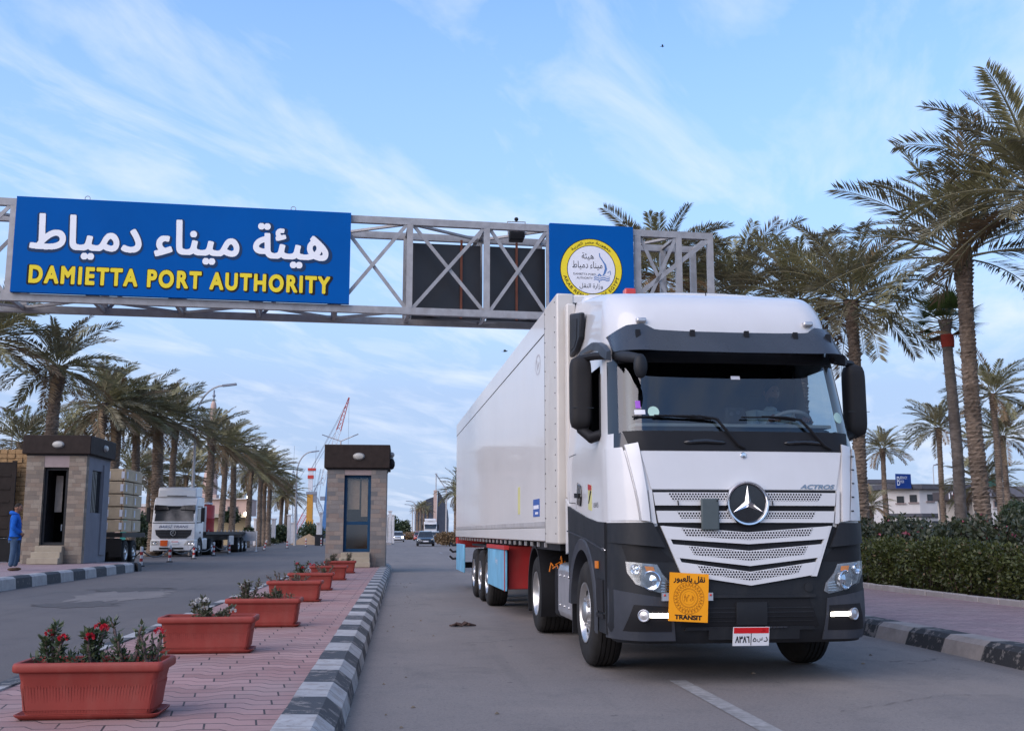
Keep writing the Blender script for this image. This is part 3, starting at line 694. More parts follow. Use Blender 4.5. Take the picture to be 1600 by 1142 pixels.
# steering wheel
sw = MB(); Mt = Matrix.Translation((.76, -.72, 2.43)) @ Matrix.Rotation(R(-38), 4, 'X')
sw.tube([Mt @ Vector((.235*math.cos(a), .235*math.sin(a), 0)) for a in np.linspace(0, 2*math.pi, 29)], .02, 8, cap=False)
for a in (R(200), R(340), R(270)): sw.tube([Mt @ Vector((0, 0, -.03)), Mt @ Vector((.23*math.cos(a), .23*math.sin(a), 0))], .018, 6)
sw.lathe([(.001, .02), (.07, .01), (.075, -.05)], 14, Mt); sw.build('steering_wheel', M('wheel_grey', (.42, .42, .42), .5), truck)
# --- black panel under the windscreen and its two recessed grips
bp = MB(); fpatch(bp, quadg((-1.06, 2.125), (1.06, 2.125), (1.115, 2.315), (-1.115, 2.315)), 24, 3, .014, .04); bpo = bp.build('scuttle_panel', m_black, truck)
for c in (-.36, .62):
    g = MB(); g.tube([(c+x, frontY(c+x, 2.215, .02), 2.215-.012*abs(x)/.2) for x in (-.2, -.17, -.1, 0, .1, .17, .2)], [.008, .022, .024, .024, .024, .022, .008], 10); g.build('grip_recess', m_gloss, bpo)
# --- smoked sun visor with brackets
vz = [(-1.0, 3.10, 3.30), (-.88, 3.085, 3.375), (-.74, 3.075, 3.385), (-.66, 3.07, 3.31), (-.4, 3.065, 3.295), (0, 3.06, 3.29), (.4, 3.065, 3.295), (.66, 3.07, 3.31), (.74, 3.075, 3.38), (.88, 3.085, 3.375), (1.0, 3.10, 3.32)]
def visg(u, v):
    x = lerp(-1.17, 1.17, u); a = x/1.17
    return x, lerp(interp(a, [q[0] for q in vz], [q[1] for q in vz]), interp(a, [q[0] for q in vz], [q[2] for q in vz]), v)
vb = MB()
def visor_off(x, z): return .20+.10*(3.3-z)/.2
fpatch(vb, visg, 48, 4, visor_off, .012); vo_ = vb.build('sun_visor', M('smoked_acrylic', (.030, .034, .043), .28, var=.25, coat=.2), truck)
for x in (-.95, -.42, .12, .62, .98):
    b = MB(); b.bar((x, frontY(x, 3.2, .22), 3.14), (x, frontY(x, 3.2, .20), 3.30), .045, .03); b.bar((x, frontY(x, 3.2, .21), 3.24), (x, frontY(x, 3.2, -.1), 3.24), .03, .03); b.build('visor_bracket', m_black, vo_)
ub = MB(); fpatch(ub, quadg((-1.10, 3.0), (1.10, 3.0), (1.08, 3.10), (-1.08, 3.10)), 20, 2, .02, .03); ub.build('windscreen_header', m_black, truck)
# --- door-top deflectors
for sgn in (-1, 1):
    d = MB(); pts = [(.85, 3.31, .02, .012), (.3, 3.34, .06, .03), (-.3, 3.31, .09, .04), (-.75, 3.22, .10, .05), (-1.0, 3.14, .12, .07), (-1.2, 3.06, .10, .05)]
    vs = []
    for y, z, h, o in pts:
        o *= 1 if sgn < 0 else .3
        xx = wX(z)+.005
        vs += [(sgn*xx, y, z-h/2), (sgn*(xx+o), y, z-h*.4), (sgn*(xx+o*.8), y, z+h*.4), (sgn*xx, y, z+h/2)]
    d.add(vs, [(i*4+j, i*4+(j+1) % 4, (i+1)*4+(j+1) % 4, (i+1)*4+j) for i in range(len(pts)-1) for j in range(4)]+[(3, 2, 1, 0), tuple(len(vs)-4+j for j in range(4))])
    d.build('door_deflector', M('dark_blue_plastic', (.022, .027, .036), .45) if sgn < 0 else bpy.data.materials['dark_blue_plastic'], truck, smooth=50)
# --- hood flap
hf = MB(); fpatch(hf, quadg((-.895, 1.762), (.895, 1.762), (.985, 2.118), (-.985, 2.118)), 26, 6, .016, .03); hfo = hf.build('bonnet_flap', m_white, truck)
def front_fn(off): return lambda a, b: (a, frontY(a, b, off), b)
bd = MB(); bd.lathe([(.001, .012), (.026, .010), (.031, .004), (.033, -.004)], 20, Matrix.Translation((.0, frontY(0, 2.08, .018), 2.08)) @ Matrix.Rotation(R(90), 4, 'X')); bd.build('small_emblem', m_chrome, hfo)
text_part('model_lettering', 'ACTROS', m_dchrome, hfo, front_fn(.022), width=.35, height=.042, cx=.71, cy=1.79, grow=.06, shear=.35, rows=40)
# --- upper grille : dark field, two flat slats
gb = MB(); fpatch(gb, quadg((-.84, 1.40), (.84, 1.40), (.90, 1.755), (-.90, 1.755)), 20, 4, .004, .02); fpatch(gb, lambda u, v: (lerp(-1, 1, u)*lerp(.56, .84, v), lerp(.90+.13*abs(2*u-1)**1.4, 1.43, v)), 20, 4, .004, .02)
gbo = gb.build('grille_opening', m_black, truck)
gm_ = MB()
for z in (1.22, 1.28, 1.02, 1.12):
    fpatch(gm_, quadg((-.62, z), (.62, z), (.62, z+.006), (-.62, z+.006)), 14, 1, .007, .006)
for x in np.arange(-.6, .61, .2): fpatch(gm_, quadg((x-.004, 1.0), (x+.004, 1.0), (x+.004, 1.4), (x-.004, 1.4)), 1, 5, .008, .006)
gm_.build('grille_mesh', m_dark, gbo)
def slat(z0, z1, wl, wu, dip0, dip1, hole_w, name='grille_slat', holes=True, star=0.):
    """white slat; plain border and a perforated field set 2 mm proud of it"""
    def g(u, v):
        x = lerp(-1, 1, u)*lerp(wl, wu, v); k = 1-abs(x)/wu
        return x, lerp(z0-dip0*k, z1-dip1*k, v)
    s = MB(); fpatch(s, g, 36, 3, .034, .03); o = s.build(name, m_white, truck)
    def gh(u, v):
        vv = lerp(.36, .94, v); x = lerp(-1, 1, u)*lerp(hole_w-.045, hole_w, v); k = 1-abs(x)/wu
        return x, lerp(z0-dip0*k, z1-dip1*k, vv)
    h = MB(); fpatch(h, gh, 36, 2, .036, .003); h.build('perforated_field', m_perf, o); return o
slat(1.612, 1.732, .868, .885, 0, 0, .745)
slat(1.455, 1.562, .842, .860, 0, 0, .675)
slat(1.308, 1.424, .765, .805, .050, .058, .64)
slat(1.142, 1.260, .690, .730, .082, .062, .57)
slat(.985, 1.098, .600, .655, .100, .090, .50)
gf = MB()
for sgn in (-1, 1):
    fpatch(gf, (lambda s: lambda u, v: (s*lerp(lerp(.585, .79, v), lerp(.64, .825, v), u), lerp(.965, 1.425, v)))(sgn), 2, 10, .032, .03)
    fpatch(gf, (lambda s: lambda u, v: (s*lerp(lerp(.86, .895, v), lerp(.905, .925, v), u), lerp(1.445, 1.755, v)))(sgn), 2, 6, .03, .03)
split(gf.build('grille_frame', m_white, truck))
# --- star emblem
em = MB(); ME = Matrix.Translation((0, frontY(0, 1.63, .055), 1.632)) @ Matrix.Rotation(R(90), 4, 'X')
em.lathe([(.205, -.04), (.207, .0), (.197, .022), (.184, .020), (.172, .004), (.170, -.01)], 48, ME); em.lathe([(.172, -.004), (.001, .0)], 40, ME, 1)
emo = em.build('emblem_ring', [m_chrome, m_gloss], truck)
st = MB()
for k in range(3):
    a = math.pi/2+k*2*math.pi/3; tip = ME @ Vector((.166*math.cos(a), .166*math.sin(a), .008)); up = ME @ Vector((0, 0, .034)); bk_ = ME @ Vector((0, 0, .004))
    l = ME @ Vector((.032*math.cos(a+1.047), .032*math.sin(a+1.047), .006)); r = ME @ Vector((.032*math.cos(a-1.047), .032*math.sin(a-1.047), .006))
    st.add([tip, up, l, r, bk_], [(0, 1, 2), (0, 3, 1), (0, 2, 4), (0, 4, 3)])
st.build('star', m_chrome, emo, smooth=0)
cv_ = MB(); cv_.box(-.45, -.28, frontY(-.35, 1.5, .075), frontY(-.25, 1.5, .04), 1.385, 1.675); cvo = cv_.build('grey_cover', M('grey_cover_plastic', (.085, .105, .11), .5, dirt=.2), truck, bevel=.012)
b = MB(); b.ball((-.30, frontY(-.2, 1.5, .078), 1.655), .008, n=8); b.build('screw', m_black, cvo)
hk = MB()
for x in (-.66, .24): hk.tube([(x, frontY(x, 1.63, .05), 1.655), (x, frontY(x, 1.63, .056), 1.635), (x+.004, frontY(x, 1.63, .05), 1.615)], .006, 6)
split(hk.build('wire_hook', m_black, truck))
# --- corner air deflectors (white fins)
for sgn in (-1, 1):
    c_ = MB()
    fpatch(c_, (lambda s: lambda u, v: (s*lerp(lerp(.925, 1.0, v**1.3), lerp(1.0, 1.115, v**1.2), u), lerp(1.465+.01*u, 2.20-.02*u, v)))(sgn), 8, 10, lambda x, z: .03+.03*max(0, min(1, (2.0-z)/.5)), .06)
    c_.build('corner_fin', m_white, truck)
    d_ = MB()
    fpatch(d_, (lambda s: lambda u, v: (s*lerp(lerp(1.012, 1.13, v**1.2), 1.243, u), lerp(1.475, 2.16, v)))(sgn), 8, 8, .014 if sgn < 0 else .05, .05); d_.build('door_edge_fin', m_white, truck)
    v_ = MB()
    for z in np.arange(1.56, 2.1, .13): fpatch(v_, quadg((sgn*(1.02+.1*(z-1.47)/.7), z), (sgn*(1.05+.1*(z-1.47)/.7), z), (sgn*(1.05+.1*(z-1.47)/.7), z+.012), (sgn*(1.02+.1*(z-1.47)/.7), z+.012)), 2, 1, .058, .03)
    if sgn > 0: split(v_.build('slot_rib', m_black, truck))
# --- lower dark body
lv = [.36, .40, .5, .62, .8, 1.0, 1.2, 1.38, 1.45, 1.47]
low = MB(); ins = [.05, .02, 0, 0, 0, 0, 0, 0, 0, .03]
def lp_(z, i):
    w = wX(z)-ins[i]; n = 44; r = []
    for k in range(n+1):
        a = lerp(-1, 1, k/n); f = math.sin(a*math.pi/2)
        x = w*f; r.append((x, frontY(x*min(1, wX(z)/w), z, -ins[i]), z))
    yc = frontY(wX(z), z); return [(-w, yc+.05, z)]+r+[(w, yc+.05, z)]
LR = [lp_(z, i) for i, z in enumerate(lv)]
for i in range(len(lv)-1):
    for k in range(len(LR[0])-1): low.add([LR[i][k], LR[i][k+1], LR[i+1][k+1], LR[i+1][k]], [(0, 1, 2, 3)])
low.add(LR[-1], [tuple(range(len(LR[-1])))]); low.add(LR[0], [tuple(range(len(LR[0])))])
weld(low.build('front_skirt', m_dark, truck, smooth=0))
# headlamp brow: protruding dark shoulder above the lamps
for sgn in (-1, 1):
    bw = MB(); fpatch(bw, (lambda s: lambda u, v: (s*lerp(lerp(.79, .90, v), 1.245, u), lerp(lerp(1.23, 1.27, u), 1.455, v)))(sgn), 12, 5, .05, .06); bw.build('lamp_brow', m_dark, truck, smooth=50)
    pk = MB(); fpatch(pk, (lambda s: lambda u, v: (s*lerp(lerp(.70, .86, v), lerp(1.12, 1.16, v), u), lerp(1.10-.06*u*0, 1.24, v)))(sgn), 10, 3, .004, .01); pk.build('lamp_recess', m_black, truck)
    # headlamp
    P = [(-1.135, 1.10), (-.865, 1.075), (-.82, .99), (-.735, .90), (-.715, .83), (-.76, .805), (-.90, .835), (-1.06, .90), (-1.125, 1.0)]
    P = [(x if sgn < 0 else -x, z) for x, z in P]
    hl = MB(); fpoly(hl, P, .006, .02, 2); ho = hl.build('headlamp', M('lamp_reflector', (.30, .30, .31), .22, .6, var=.6, scale=11) if sgn < 0 else bpy.data.materials['lamp_reflector'], truck)
    def lamp(cx, cz, r, mt, nm_, ring=m_chrome):
        x = sgn*cx; Ml = Matrix.Translation((x, frontY(x, cz, .018), cz)) @ Matrix.Rotation(R(90), 4, 'X') @ Matrix.Rotation(R(sgn*28), 4, 'Y')
        q = MB(); q.lathe([(r*1.08, -.03), (r*1.1, .006), (r, .012), (r*.94, .004)], 28, Ml, 0); q.lathe([(r*.94, .004), (r*.6, -.012), (r*.25, -.006), (.001, .004)], 28, Ml, 1); q.build(nm_, [ring, mt], ho)
    lamp(.925, .93, .082, m_chrome, 'main_beam'); lamp(1.06, 1.03, .046, m_chrome, 'side_lamp')
    am = MB(); fpoly(am, [(sgn*x, z) for x, z in ((.98, 1.06), (.90, 1.055), (.885, 1.0), (.965, 1.015))], .012, .01, 1); am.build('turn_lamp', m_amber, ho)
    rb = MB()
    for q in range(4): fpatch(rb, quadg((sgn*.755, .832+q*.022), (sgn*.835, .812+q*.026+.02), (sgn*.835, .822+q*.026+.02), (sgn*.755, .840+q*.022)), 2, 1, .012, .01)
    split(rb.build('lamp_rib', m_chrome, ho))
    ln = MB(); fpoly(ln, [(x*1.004, z) for x, z in P], .048, .004, 2); ln.build('lamp_cover', m_lens, ho)
    # lower corner, lighter grey
    cn = MB(); fpatch(cn, (lambda s: lambda u, v: (s*lerp(lerp(.70, .74, v), 1.248, u), lerp(.39, lerp(.765, .80+.045, u), v)))(sgn), 14, 6, .012, .03); cno = cn.build('bumper_corner', m_greyp, truck)
    fo = MB(); fpatch(fo, (lambda s: lambda u, v: (s*lerp(lerp(.74, .755, v), lerp(1.16, 1.08, v), u), lerp(.475, .70+.015*u, v)))(sgn), 10, 4, .016, .01); foo = fo.build('fog_lamp_recess', m_black, cno)
    x = sgn*1.0; Ml = Matrix.Translation((x, frontY(x, .62, .02), .62)) @ Matrix.Rotation(R(90), 4, 'X') @ Matrix.Rotation(R(sgn*30), 4, 'Y')
    fg = MB(); fg.lathe([(.056, -.03), (.056, .008), (.05, .012), (.04, .004), (.001, .012)], 20, Ml); fg.build('fog_lamp', m_alu, cno)
    dr = MB(); fpatch(dr, (lambda s: lambda u, v: (s*lerp(.765, .945, u), lerp(.60, .638, v)+.004*u))(sgn), 6, 2, .022, .012); dr.build('daytime_lamp', m_led, cno)
# centre intake, step band and number plate
ci = MB(); fpatch(ci, lambda u, v: (lerp(-1, 1, u)*lerp(.66, .56, v), lerp(.515, .775, v)), 20, 4, .006, .01); cio = ci.build('lower_intake', m_black, truck)
tb = MB()
fpatch(tb, lambda u, v: (lerp(-1, 1, u)*.62, lerp(.775, .80, v)), 16, 1, .03, .03); fpatch(tb, quadg((-.62, .485), (.62, .485), (.60, .515), (-.60, .515)), 16, 1, .03, .03)
fpatch(tb, quadg((-.145, .53), (.145, .53), (.145, .735), (-.145, .735)), 4, 3, .03, .03); fpatch(tb, quadg((-.40, .40), (.46, .40), (.46, .505), (-.40, .505)), 10, 2, .03, .03)
for z in (.56, .60, .64, .68): fpatch(tb, quadg((-.6, z), (.6, z), (.6, z+.008), (-.6, z+.008)), 10, 1, .012, .008)
split(tb.build('intake_bar', m_dark, cio))
tr_ = MB()
for i in range(13): fpatch(tr_, quadg((-.12+i*.035, .503), (-.095+i*.035, .503), (-.085+i*.035, .515), (-.11+i*.035, .515)), 1, 1, .045, .015)
tr_.build('step_tread', m_greyp, cio)
pl = MB(); px0, pz0 = -.01, .43
fpatch(pl, quadg((px0-.17, pz0-.085), (px0+.17, pz0-.085), (px0+.17, pz0+.085), (px0-.17, pz0+.085)), 6, 3, .05, .012); plo = pl.build('number_plate', m_platewhite, truck)
q = MB(); fpatch(q, quadg((px0-.165, pz0+.028), (px0+.165, pz0+.028), (px0+.165, pz0+.08), (px0-.165, pz0+.08)), 4, 1, .052, .003); q.build('plate_band', m_platered, plo)
q = MB(); fpatch(q, quadg((px0-.004, pz0-.08), (px0+.002, pz0-.08), (px0+.002, pz0+.027), (px0-.004, pz0+.027)), 1, 1, .052, .002); q.build('plate_divider', m_ink, plo)
text_part('plate_digits', '٨٣٨٦', m_ink, plo, front_fn(.053), width=.135, height=.062, cx=px0-.083, cy=pz0-.028, grow=.05, rows=50)
text_part('plate_letters', shape('د')+'  '+'س'[:0]+shape('س')[:0], m_ink, plo, front_fn(.053), height=.045, cx=px0+.137, cy=pz0-.026, off=.03, rows=40)
text_part('plate_letters', shape('س'), m_ink, plo, front_fn(.053), width=.05, height=.045, cx=px0+.083, cy=pz0-.03, off=.03, rows=40)
text_part('plate_letters', shape('ه'), m_ink, plo, front_fn(.053), width=.035, height=.04, cx=px0+.032, cy=pz0-.03, off=.03, rows=40)
text_part('plate_words', shape('نقل'), M('plate_word_red', (.25, .004, .006), .5), plo, front_fn(.054), height=.028, cx=px0+.11, cy=pz0+.052, off=.02, rows=24)
# --- orange transit placard, tilted a little
pa, pcx, pcz = R(-3.2), -.605, .785
def plac(off):
    y = frontY(-.52, .8, .09)
    return lambda a, b: (pcx+a*math.cos(pa)-b*math.sin(pa)*1.0, y-off+(a+.18)*.02, pcz+a*math.sin(pa)+b*math.cos(pa))
pq = MB(); f0 = plac(0); f1 = plac(-.006)
pq.add([f0(-.183, -.215), f0(.183, -.215), f0(.183, .215), f0(-.183, .215), f1(-.183, -.215), f1(.183, -.215), f1(.183, .215), f1(-.183, .215)], [(0, 1, 2, 3), (7, 6, 5, 4), (0, 4, 5, 1), (1, 5, 6, 2), (2, 6, 7, 3), (3, 7, 4, 0)])
pqo = pq.build('transit_placard', m_orange, truck, smooth=0)
text_part('placard_arabic', shape('نقل بالعبور'), m_ink, pqo, plac(.002), width=.295, height=.072, cx=.0, cy=.158, grow=.035, rows=60)
text_part('placard_word', 'TRANSIT', m_ink, pqo, plac(.002), width=.255, height=.043, cx=.0, cy=-.176, grow=.07, rows=50)
ek = MB(); fp = plac(.002); cy_ = -.005
for r, w in ((.142, .003), (.118, .002), (.086, .004), (.078, .002), (.060, .002)): strokes(ek, [(r*math.cos(a), cy_+r*math.sin(a)) for a in np.linspace(0, 2*math.pi, 60)], w, fp)
for k in range(26):
    a = 2*math.pi*k/26
    for s in (-1, 1): strokes(ek, [(.098*math.cos(a), cy_+.098*math.sin(a)), (.118*math.cos(a+s*.12), cy_+.118*math.sin(a+s*.12)), (.140*math.cos(a+s*.06), cy_+.140*math.sin(a+s*.06))], .0035, plac(.0024))
for k in range(9): strokes(ek, [(-.045+.011*k, cy_+.02*math.sin(k*2.1)), (-.035+.009*k, cy_+.034*math.cos(k*1.7)), (-.04+.011*k, cy_-.03*math.cos(k))], .0035, plac(.0028))
for s in (-1, 1): strokes(ek, [(s*.01, cy_-.14), (s*.04, cy_-.155), (s*.075, cy_-.15)], .005, fp)
ek.build('placard_crest', m_inkbrown, pqo, smooth=0)
hb = MB()
for x0, x1 in ((-.85, -.775), (-.43, -.375)):
    y = frontY(-.40, .8, .075); hb.box(x0, x1, y, y+.03, .755, .825)
hbo = split(hb.build('placard_bracket', m_alu, truck))[0]; b = MB()
for x in (-.825, -.398): b.ball((x, frontY(-.4, .8, .078), .805), .011, n=10)
split(b.build('bracket_bolt', m_red, hbo))
rc = MB(); rc.lathe([(.042, 0), (.042, .006), (.001, .006)], 20, Matrix.Translation((.565, frontY(.565, .865, .006), .865)) @ Matrix.Rotation(R(90), 4, 'X')); rc.build('tow_eye_cap', m_dark, truck)
# --- wipers
wp = MB()
for xa, xb, xc in ((-1.03, -.28, -.0), (.02, .56, .86)):
    f = lambda x, z, o=.035: Vector((x, frontY(x, z, o), z))
    wp.tube([f(xa, 2.45), f((xa+xb)/2, 2.455), f(xb, 2.425)], .009, 6); wp.tube([f(xa+.2, 2.46, .05), f(xb-.1, 2.455, .05), f(xb+.05, 2.43, .05), f(xc-.04, 2.18, .04), f(xc+.02, 2.15, .03)], [.008, .012, .014, .016, .012], 6)
split(wp.build('wiper', m_black, truck))
# stickers and small things behind the glass
def on_glass(nm_, pts, mat, off=.004, th=.003):
    q = MB(); fpoly(q, pts, off, th, 1); return q.build(nm_, mat, truck)
circ = lambda cx, cz, r: [(cx+r*math.cos(a), cz+r*math.sin(a)) for a in np.linspace(0, 2*math.pi, 16, endpoint=False)]
on_glass('windscreen_disc', circ(-.82, 2.50, .055), m_palegreen); on_glass('windscreen_disc', circ(1.04, 2.47, .055), m_palegreen)
on_glass('windscreen_sticker', [(-1.0, 2.475), (-.90, 2.475), (-.90, 2.52), (-1.0, 2.52)], m_label)
on_glass('windscreen_sticker', [(-.02, 2.835), (.07, 2.835), (.07, 2.87), (-.02, 2.87)], m_label); on_glass('purple_tag', [(-.985, 2.535), (-.94, 2.535), (-.94, 2.61), (-.985, 2.61)], m_purple)
db = MB(); db.box(-.10, .10, -1.33, -1.27, 2.40, 2.56); db.build('dash_unit', m_black, truck, bevel=.02)
db = MB(); [db.lathe([(.02, .0), (.018, .004), (.001, .002)], 14, Matrix.Translation((x, -1.335, z)) @ Matrix.Rotation(R(90), 4, 'X')) for x, z in ((-.045, 2.49), (.02, 2.505))]; split(db.build('dash_camera_lens', m_greyp, truck))
# --- mirrors
for sgn in (-1, 1):
    mr = MB(); nz_, na = 16, 18; z0, z1 = (2.37, 3.16) if sgn < 0 else (2.33, 3.13); mxc = 1.39 if sgn < 0 else 1.53
    for i in range(nz_+1):
        t = i/nz_; z = lerp(z0, z1, t); e = (1-abs(2*t-1)**8)**.5*.97+.03
        for j in range(na):
            a = 2*math.pi*j/na; ca, sa = math.cos(a), math.sin(a); ex = .55
            mr.v.append((sgn*(mxc+(.110*abs(ca)**ex*math.copysign(1, ca)-.0)*e), -.62+.10*abs(sa)**ex*math.copysign(1, sa)*e*(1.25 if sa < 0 else .7), z))
    mr.f = [(i*na+j, i*na+(j+1) % na, (i+1)*na+(j+1) % na, (i+1)*na+j) for i in range(nz_) for j in range(na)]+[tuple(range(na)), tuple(nz_*na+j for j in range(na))]; mr.m = [0]*len(mr.f)
    mo = mr.build('side_mirror', M('mirror_housing', (.024, .023, .024), .6, bmp=.1, bscale=200) if sgn < 0 else bpy.data.materials['mirror_housing'], truck, smooth=60)
    ar = MB(); ar.tube([(sgn*1.16, -.95, 3.10), (sgn*1.27, -.80, 3.12), (sgn*mxc, -.62, 3.12)], [.035, .04, .035], 8); ar.tube([(sgn*1.2, -.86, 2.33), (sgn*1.3, -.75, 2.30), (sgn*mxc, -.62, 2.40)], [.05, .06, .05], 10); split(ar.build('mirror_arm', m_black, mo))
    sm = MB(); sm.box(sgn*mxc-.115, sgn*mxc+.115, -.742, -.735, 2.60, 2.605); sm.build('mirror_seam', m_gloss, mo)
# ramp and kerb mirrors at the near pillar
rm = MB(); rm.tube([(-1.12, -1.12, 3.08), (-1.08, -1.40, 3.02), (-1.0, -1.55, 2.98)], [.05, .055, .045], 10); rm.ball((-1.0, -1.60, 2.90), .068, .05, .12, 14); rm.build('front_mirror', m_dark, truck, smooth=60)
# --- roof details
ant = MB(); ant.ball((-.03, -.62, 3.70), .06, .06, .035, 12); ant.tube([(-.03, -.62, 3.70), (-.035, -.60, 3.86)], .006, 6); ant.build('aerial', m_black, truck)
for x in (-.86, .86):
    ml = MB(); ml.box(x-.05, x+.05, -1.13, -1.0, 3.415, 3.465); ml.build('marker_lamp', m_alu, truck, bevel=.015)
bc = MB(); pr_ = to_local(onY(984, 452, 11.55)); bc.box(pr_.x-.07, pr_.x+.06, pr_.y-.06, pr_.y+.06, pr_.z-.16, pr_.z+.0); bc.build('red_roof_lamp', m_redlens, truck, bevel=.015)
dfl = MB(); dfl.box(-1.12, 1.12, .55, .97, 3.6, 4.09); dfl.build('roof_deflector', m_white, truck, bevel=.10)
# --- side: vent, door lines, handle, sticker, lettering
def side_fn(off, sgn=-1): return lambda y, z: (sgn*(wX(z)+off), y, z)
def spoly(mb, pts, h0, h1, m=0, sgn=-1): mb.prism(pts, lambda a, b, h: (sgn*(wX(b)+h), a, b), h0, h1, m)
vt = MB(); vp = [sx(897, 478, -1.16), sx(928, 470, -1.16), sx(922, 512, -1.16), sx(915, 524, -1.16), sx(898, 529, -1.16)]
vp = [(.86, 3.90), (.20, 3.78), (.26, 3.50), (.52, 3.40), (.88, 3.38)]
spoly(vt, vp, .0, .06); vto = vt.build('air_intake', M('intake_black', (.022, .025, .031), .5), truck, bevel=.02)
vi = MB(); spoly(vi, [(.80, 3.82), (.36, 3.74), (.40, 3.52), (.55, 3.45), (.82, 3.44)], .062, .066); vi.build('intake_mesh', m_black, vto)
dl = MB()
for y0, z0, y1, z1 in ((.42, 1.62, .42, 2.95), (.42, 2.95, .1, 3.04), (.86, 1.70, .86, 2.22), (.86, 2.22, .44, 2.22), (.86, 1.70, .44, 1.68), (.97, 3.28, .3, 3.30)):
    dl.add([(-wX(z)-.002, y+dy, z+dz) for (y, z) in ((y0, z0), (y1, z1)) for dy, dz in (((-.004, 0), (.004, 0)) if y0 == y1 else ((0, -.004), (0, .004)))], [(0, 1, 3, 2)])
split(dl.build('door_gap', m_ink, truck, smooth=0))
hd = MB(); spoly(hd, [(.30, 1.66), (.10, 1.64), (.06, 1.74), (.10, 1.86), (.27, 1.90)], .0, .02); hdo = hd.build('door_handle', m_gloss, truck, bevel=.012)
b = MB(); b.bar((-1.285, .28, 1.76), (-1.285, .07, 1.75), .03, .05); b.build('handle_grip', m_black, hdo)
sk = MB(); spoly(sk, [(-.28, 1.60), (-.46, 1.58), (-.46, 1.84), (-.28, 1.86)], .0, .003); sko = sk.build('warning_sticker', M('sticker_yellow', (.52, .50, .22), .6), truck)
sk = MB(); spoly(sk, [(-.28, 1.80), (-.46, 1.79), (-.46, 1.84), (-.28, 1.86)], .004, .006); spoly(sk, [(-.29, 1.66), (-.33, 1.66), (-.45, 1.78), (-.40, 1.79)], .004, .006, 1); sk.build('sticker_print', [m_red, m_ink], sko)
text_part('power_lettering', '1845', m_dchrome, truck, lambda a, b: (-wX(1.64)-.006, -a, b), width=.24, height=.05, cx=.68, cy=1.635, off=.03, rows=40)
# near-side window surround
sr = MB()
for (y0, z0), (y1, z1) in (((-.88, 2.30), (-.70, 2.95)),): sr.bar((-wX(z0)-.004, y0, z0), (-wX(z1)-.004, y1, z1), .02, .03)
sr.build('window_seal', m_black, truck)
# --- lower side panels with wheel arch, both sides
for sgn in (-1, 1):
    pn = MB(); arc = [(.66*math.cos(a)+.0, .53+.66*math.sin(a)) for a in np.linspace(R(186), R(22), 22)]
    outer = [(-1.12, .42)]+[(-.70, .42)]+arc+[(.80, .85), (.86, 1.66), (.42, 1.60), (-.2, 1.52), (-.75, 1.47), (-1.13, 1.46)]
    spoly(pn, outer, -.02, .02, 0, sgn); pno = pn.build('wheel_arch_panel', m_dark, truck)
    lip = MB(); A = np.linspace(R(190), R(5), 26)
    vs = []
    for a in A:
        for r, h in ((.655, -.1), (.655, .028), (.76, .034), (.78, .018)): vs.append((sgn*(1.25+h), r*math.cos(a), .53+r*math.sin(a)))
    lip.add(vs, [(i*4+j, i*4+j+1, (i+1)*4+j+1, (i+1)*4+j) for i in range(len(A)-1) for j in range(3)]); lip.build('arch_lip', m_greyp, pno, smooth=40)
    cr_ = MB(); cr_.bar((sgn*1.276, -.2, 1.30), (sgn*1.276, -1.12, 1.20), .012, .012); cr_.bar((sgn*1.276, .86, 1.38), (sgn*1.276, -.2, 1.30), .012, .012); cr_.build('panel_crease', m_greyp, pno)
    stp = MB(); stp.box(sgn*1.20 if sgn > 0 else -1.275, 1.275 if sgn > 0 else -1.20, -1.06, -.74, .62, .92); stp.box(min(sgn*1.1, sgn*1.28), max(sgn*1.1, sgn*1.28), -1.08, -.72, .56, .60); stp.build('entry_step', m_black, pno)
    ty_ = MB(); ty_.box(min(sgn*1.27, sgn*1.285), max(sgn*1.27, sgn*1.285), -.86, -.74, 1.02, 1.09); ty_.build('side_marker', m_amber, pno)
    sk2 = MB(); spoly(sk2, [(.86, 1.15), (1.04, 1.12), (1.04, 1.75), (.86, 1.68)], -.01, .012, 0, sgn); sk2.build('rear_skirt', m_white, truck)
    fr_ = MB(); fr_.box(min(sgn*1.13, sgn*1.245), max(sgn*1.13, sgn*1.245), .97, 1.12, 1.75, 4.05); fr_.build('side_fairing', m_cream, truck, bevel=.02)
    fl_ = MB(); fl_.box(min(sgn*.9, sgn*1.22), max(sgn*.9, sgn*1.22), .86, .90, .25, 1.05); fl_.build('mud_flap', m_black, truck)
bt = MB(); bt.box(-1.16, 1.16, .98, 1.10, 3.88, 4.06); bt.build('fairing_top', m_black, truck)
ch = MB(); ch.bar((-.13, -1.28, 1.185), (-.13, -1.28, 1.185), .001, .001) if 0 else None
sc_ = MB(); pts = [(-1.262+.004*math.sin(i*1.3), -.98-.012*i, 1.205+.012*math.sin(i*1.9)) for i in range(14)]
sc_.tube(pts, .007, 5); sc_.build('bumper_chain', m_alu, truck)
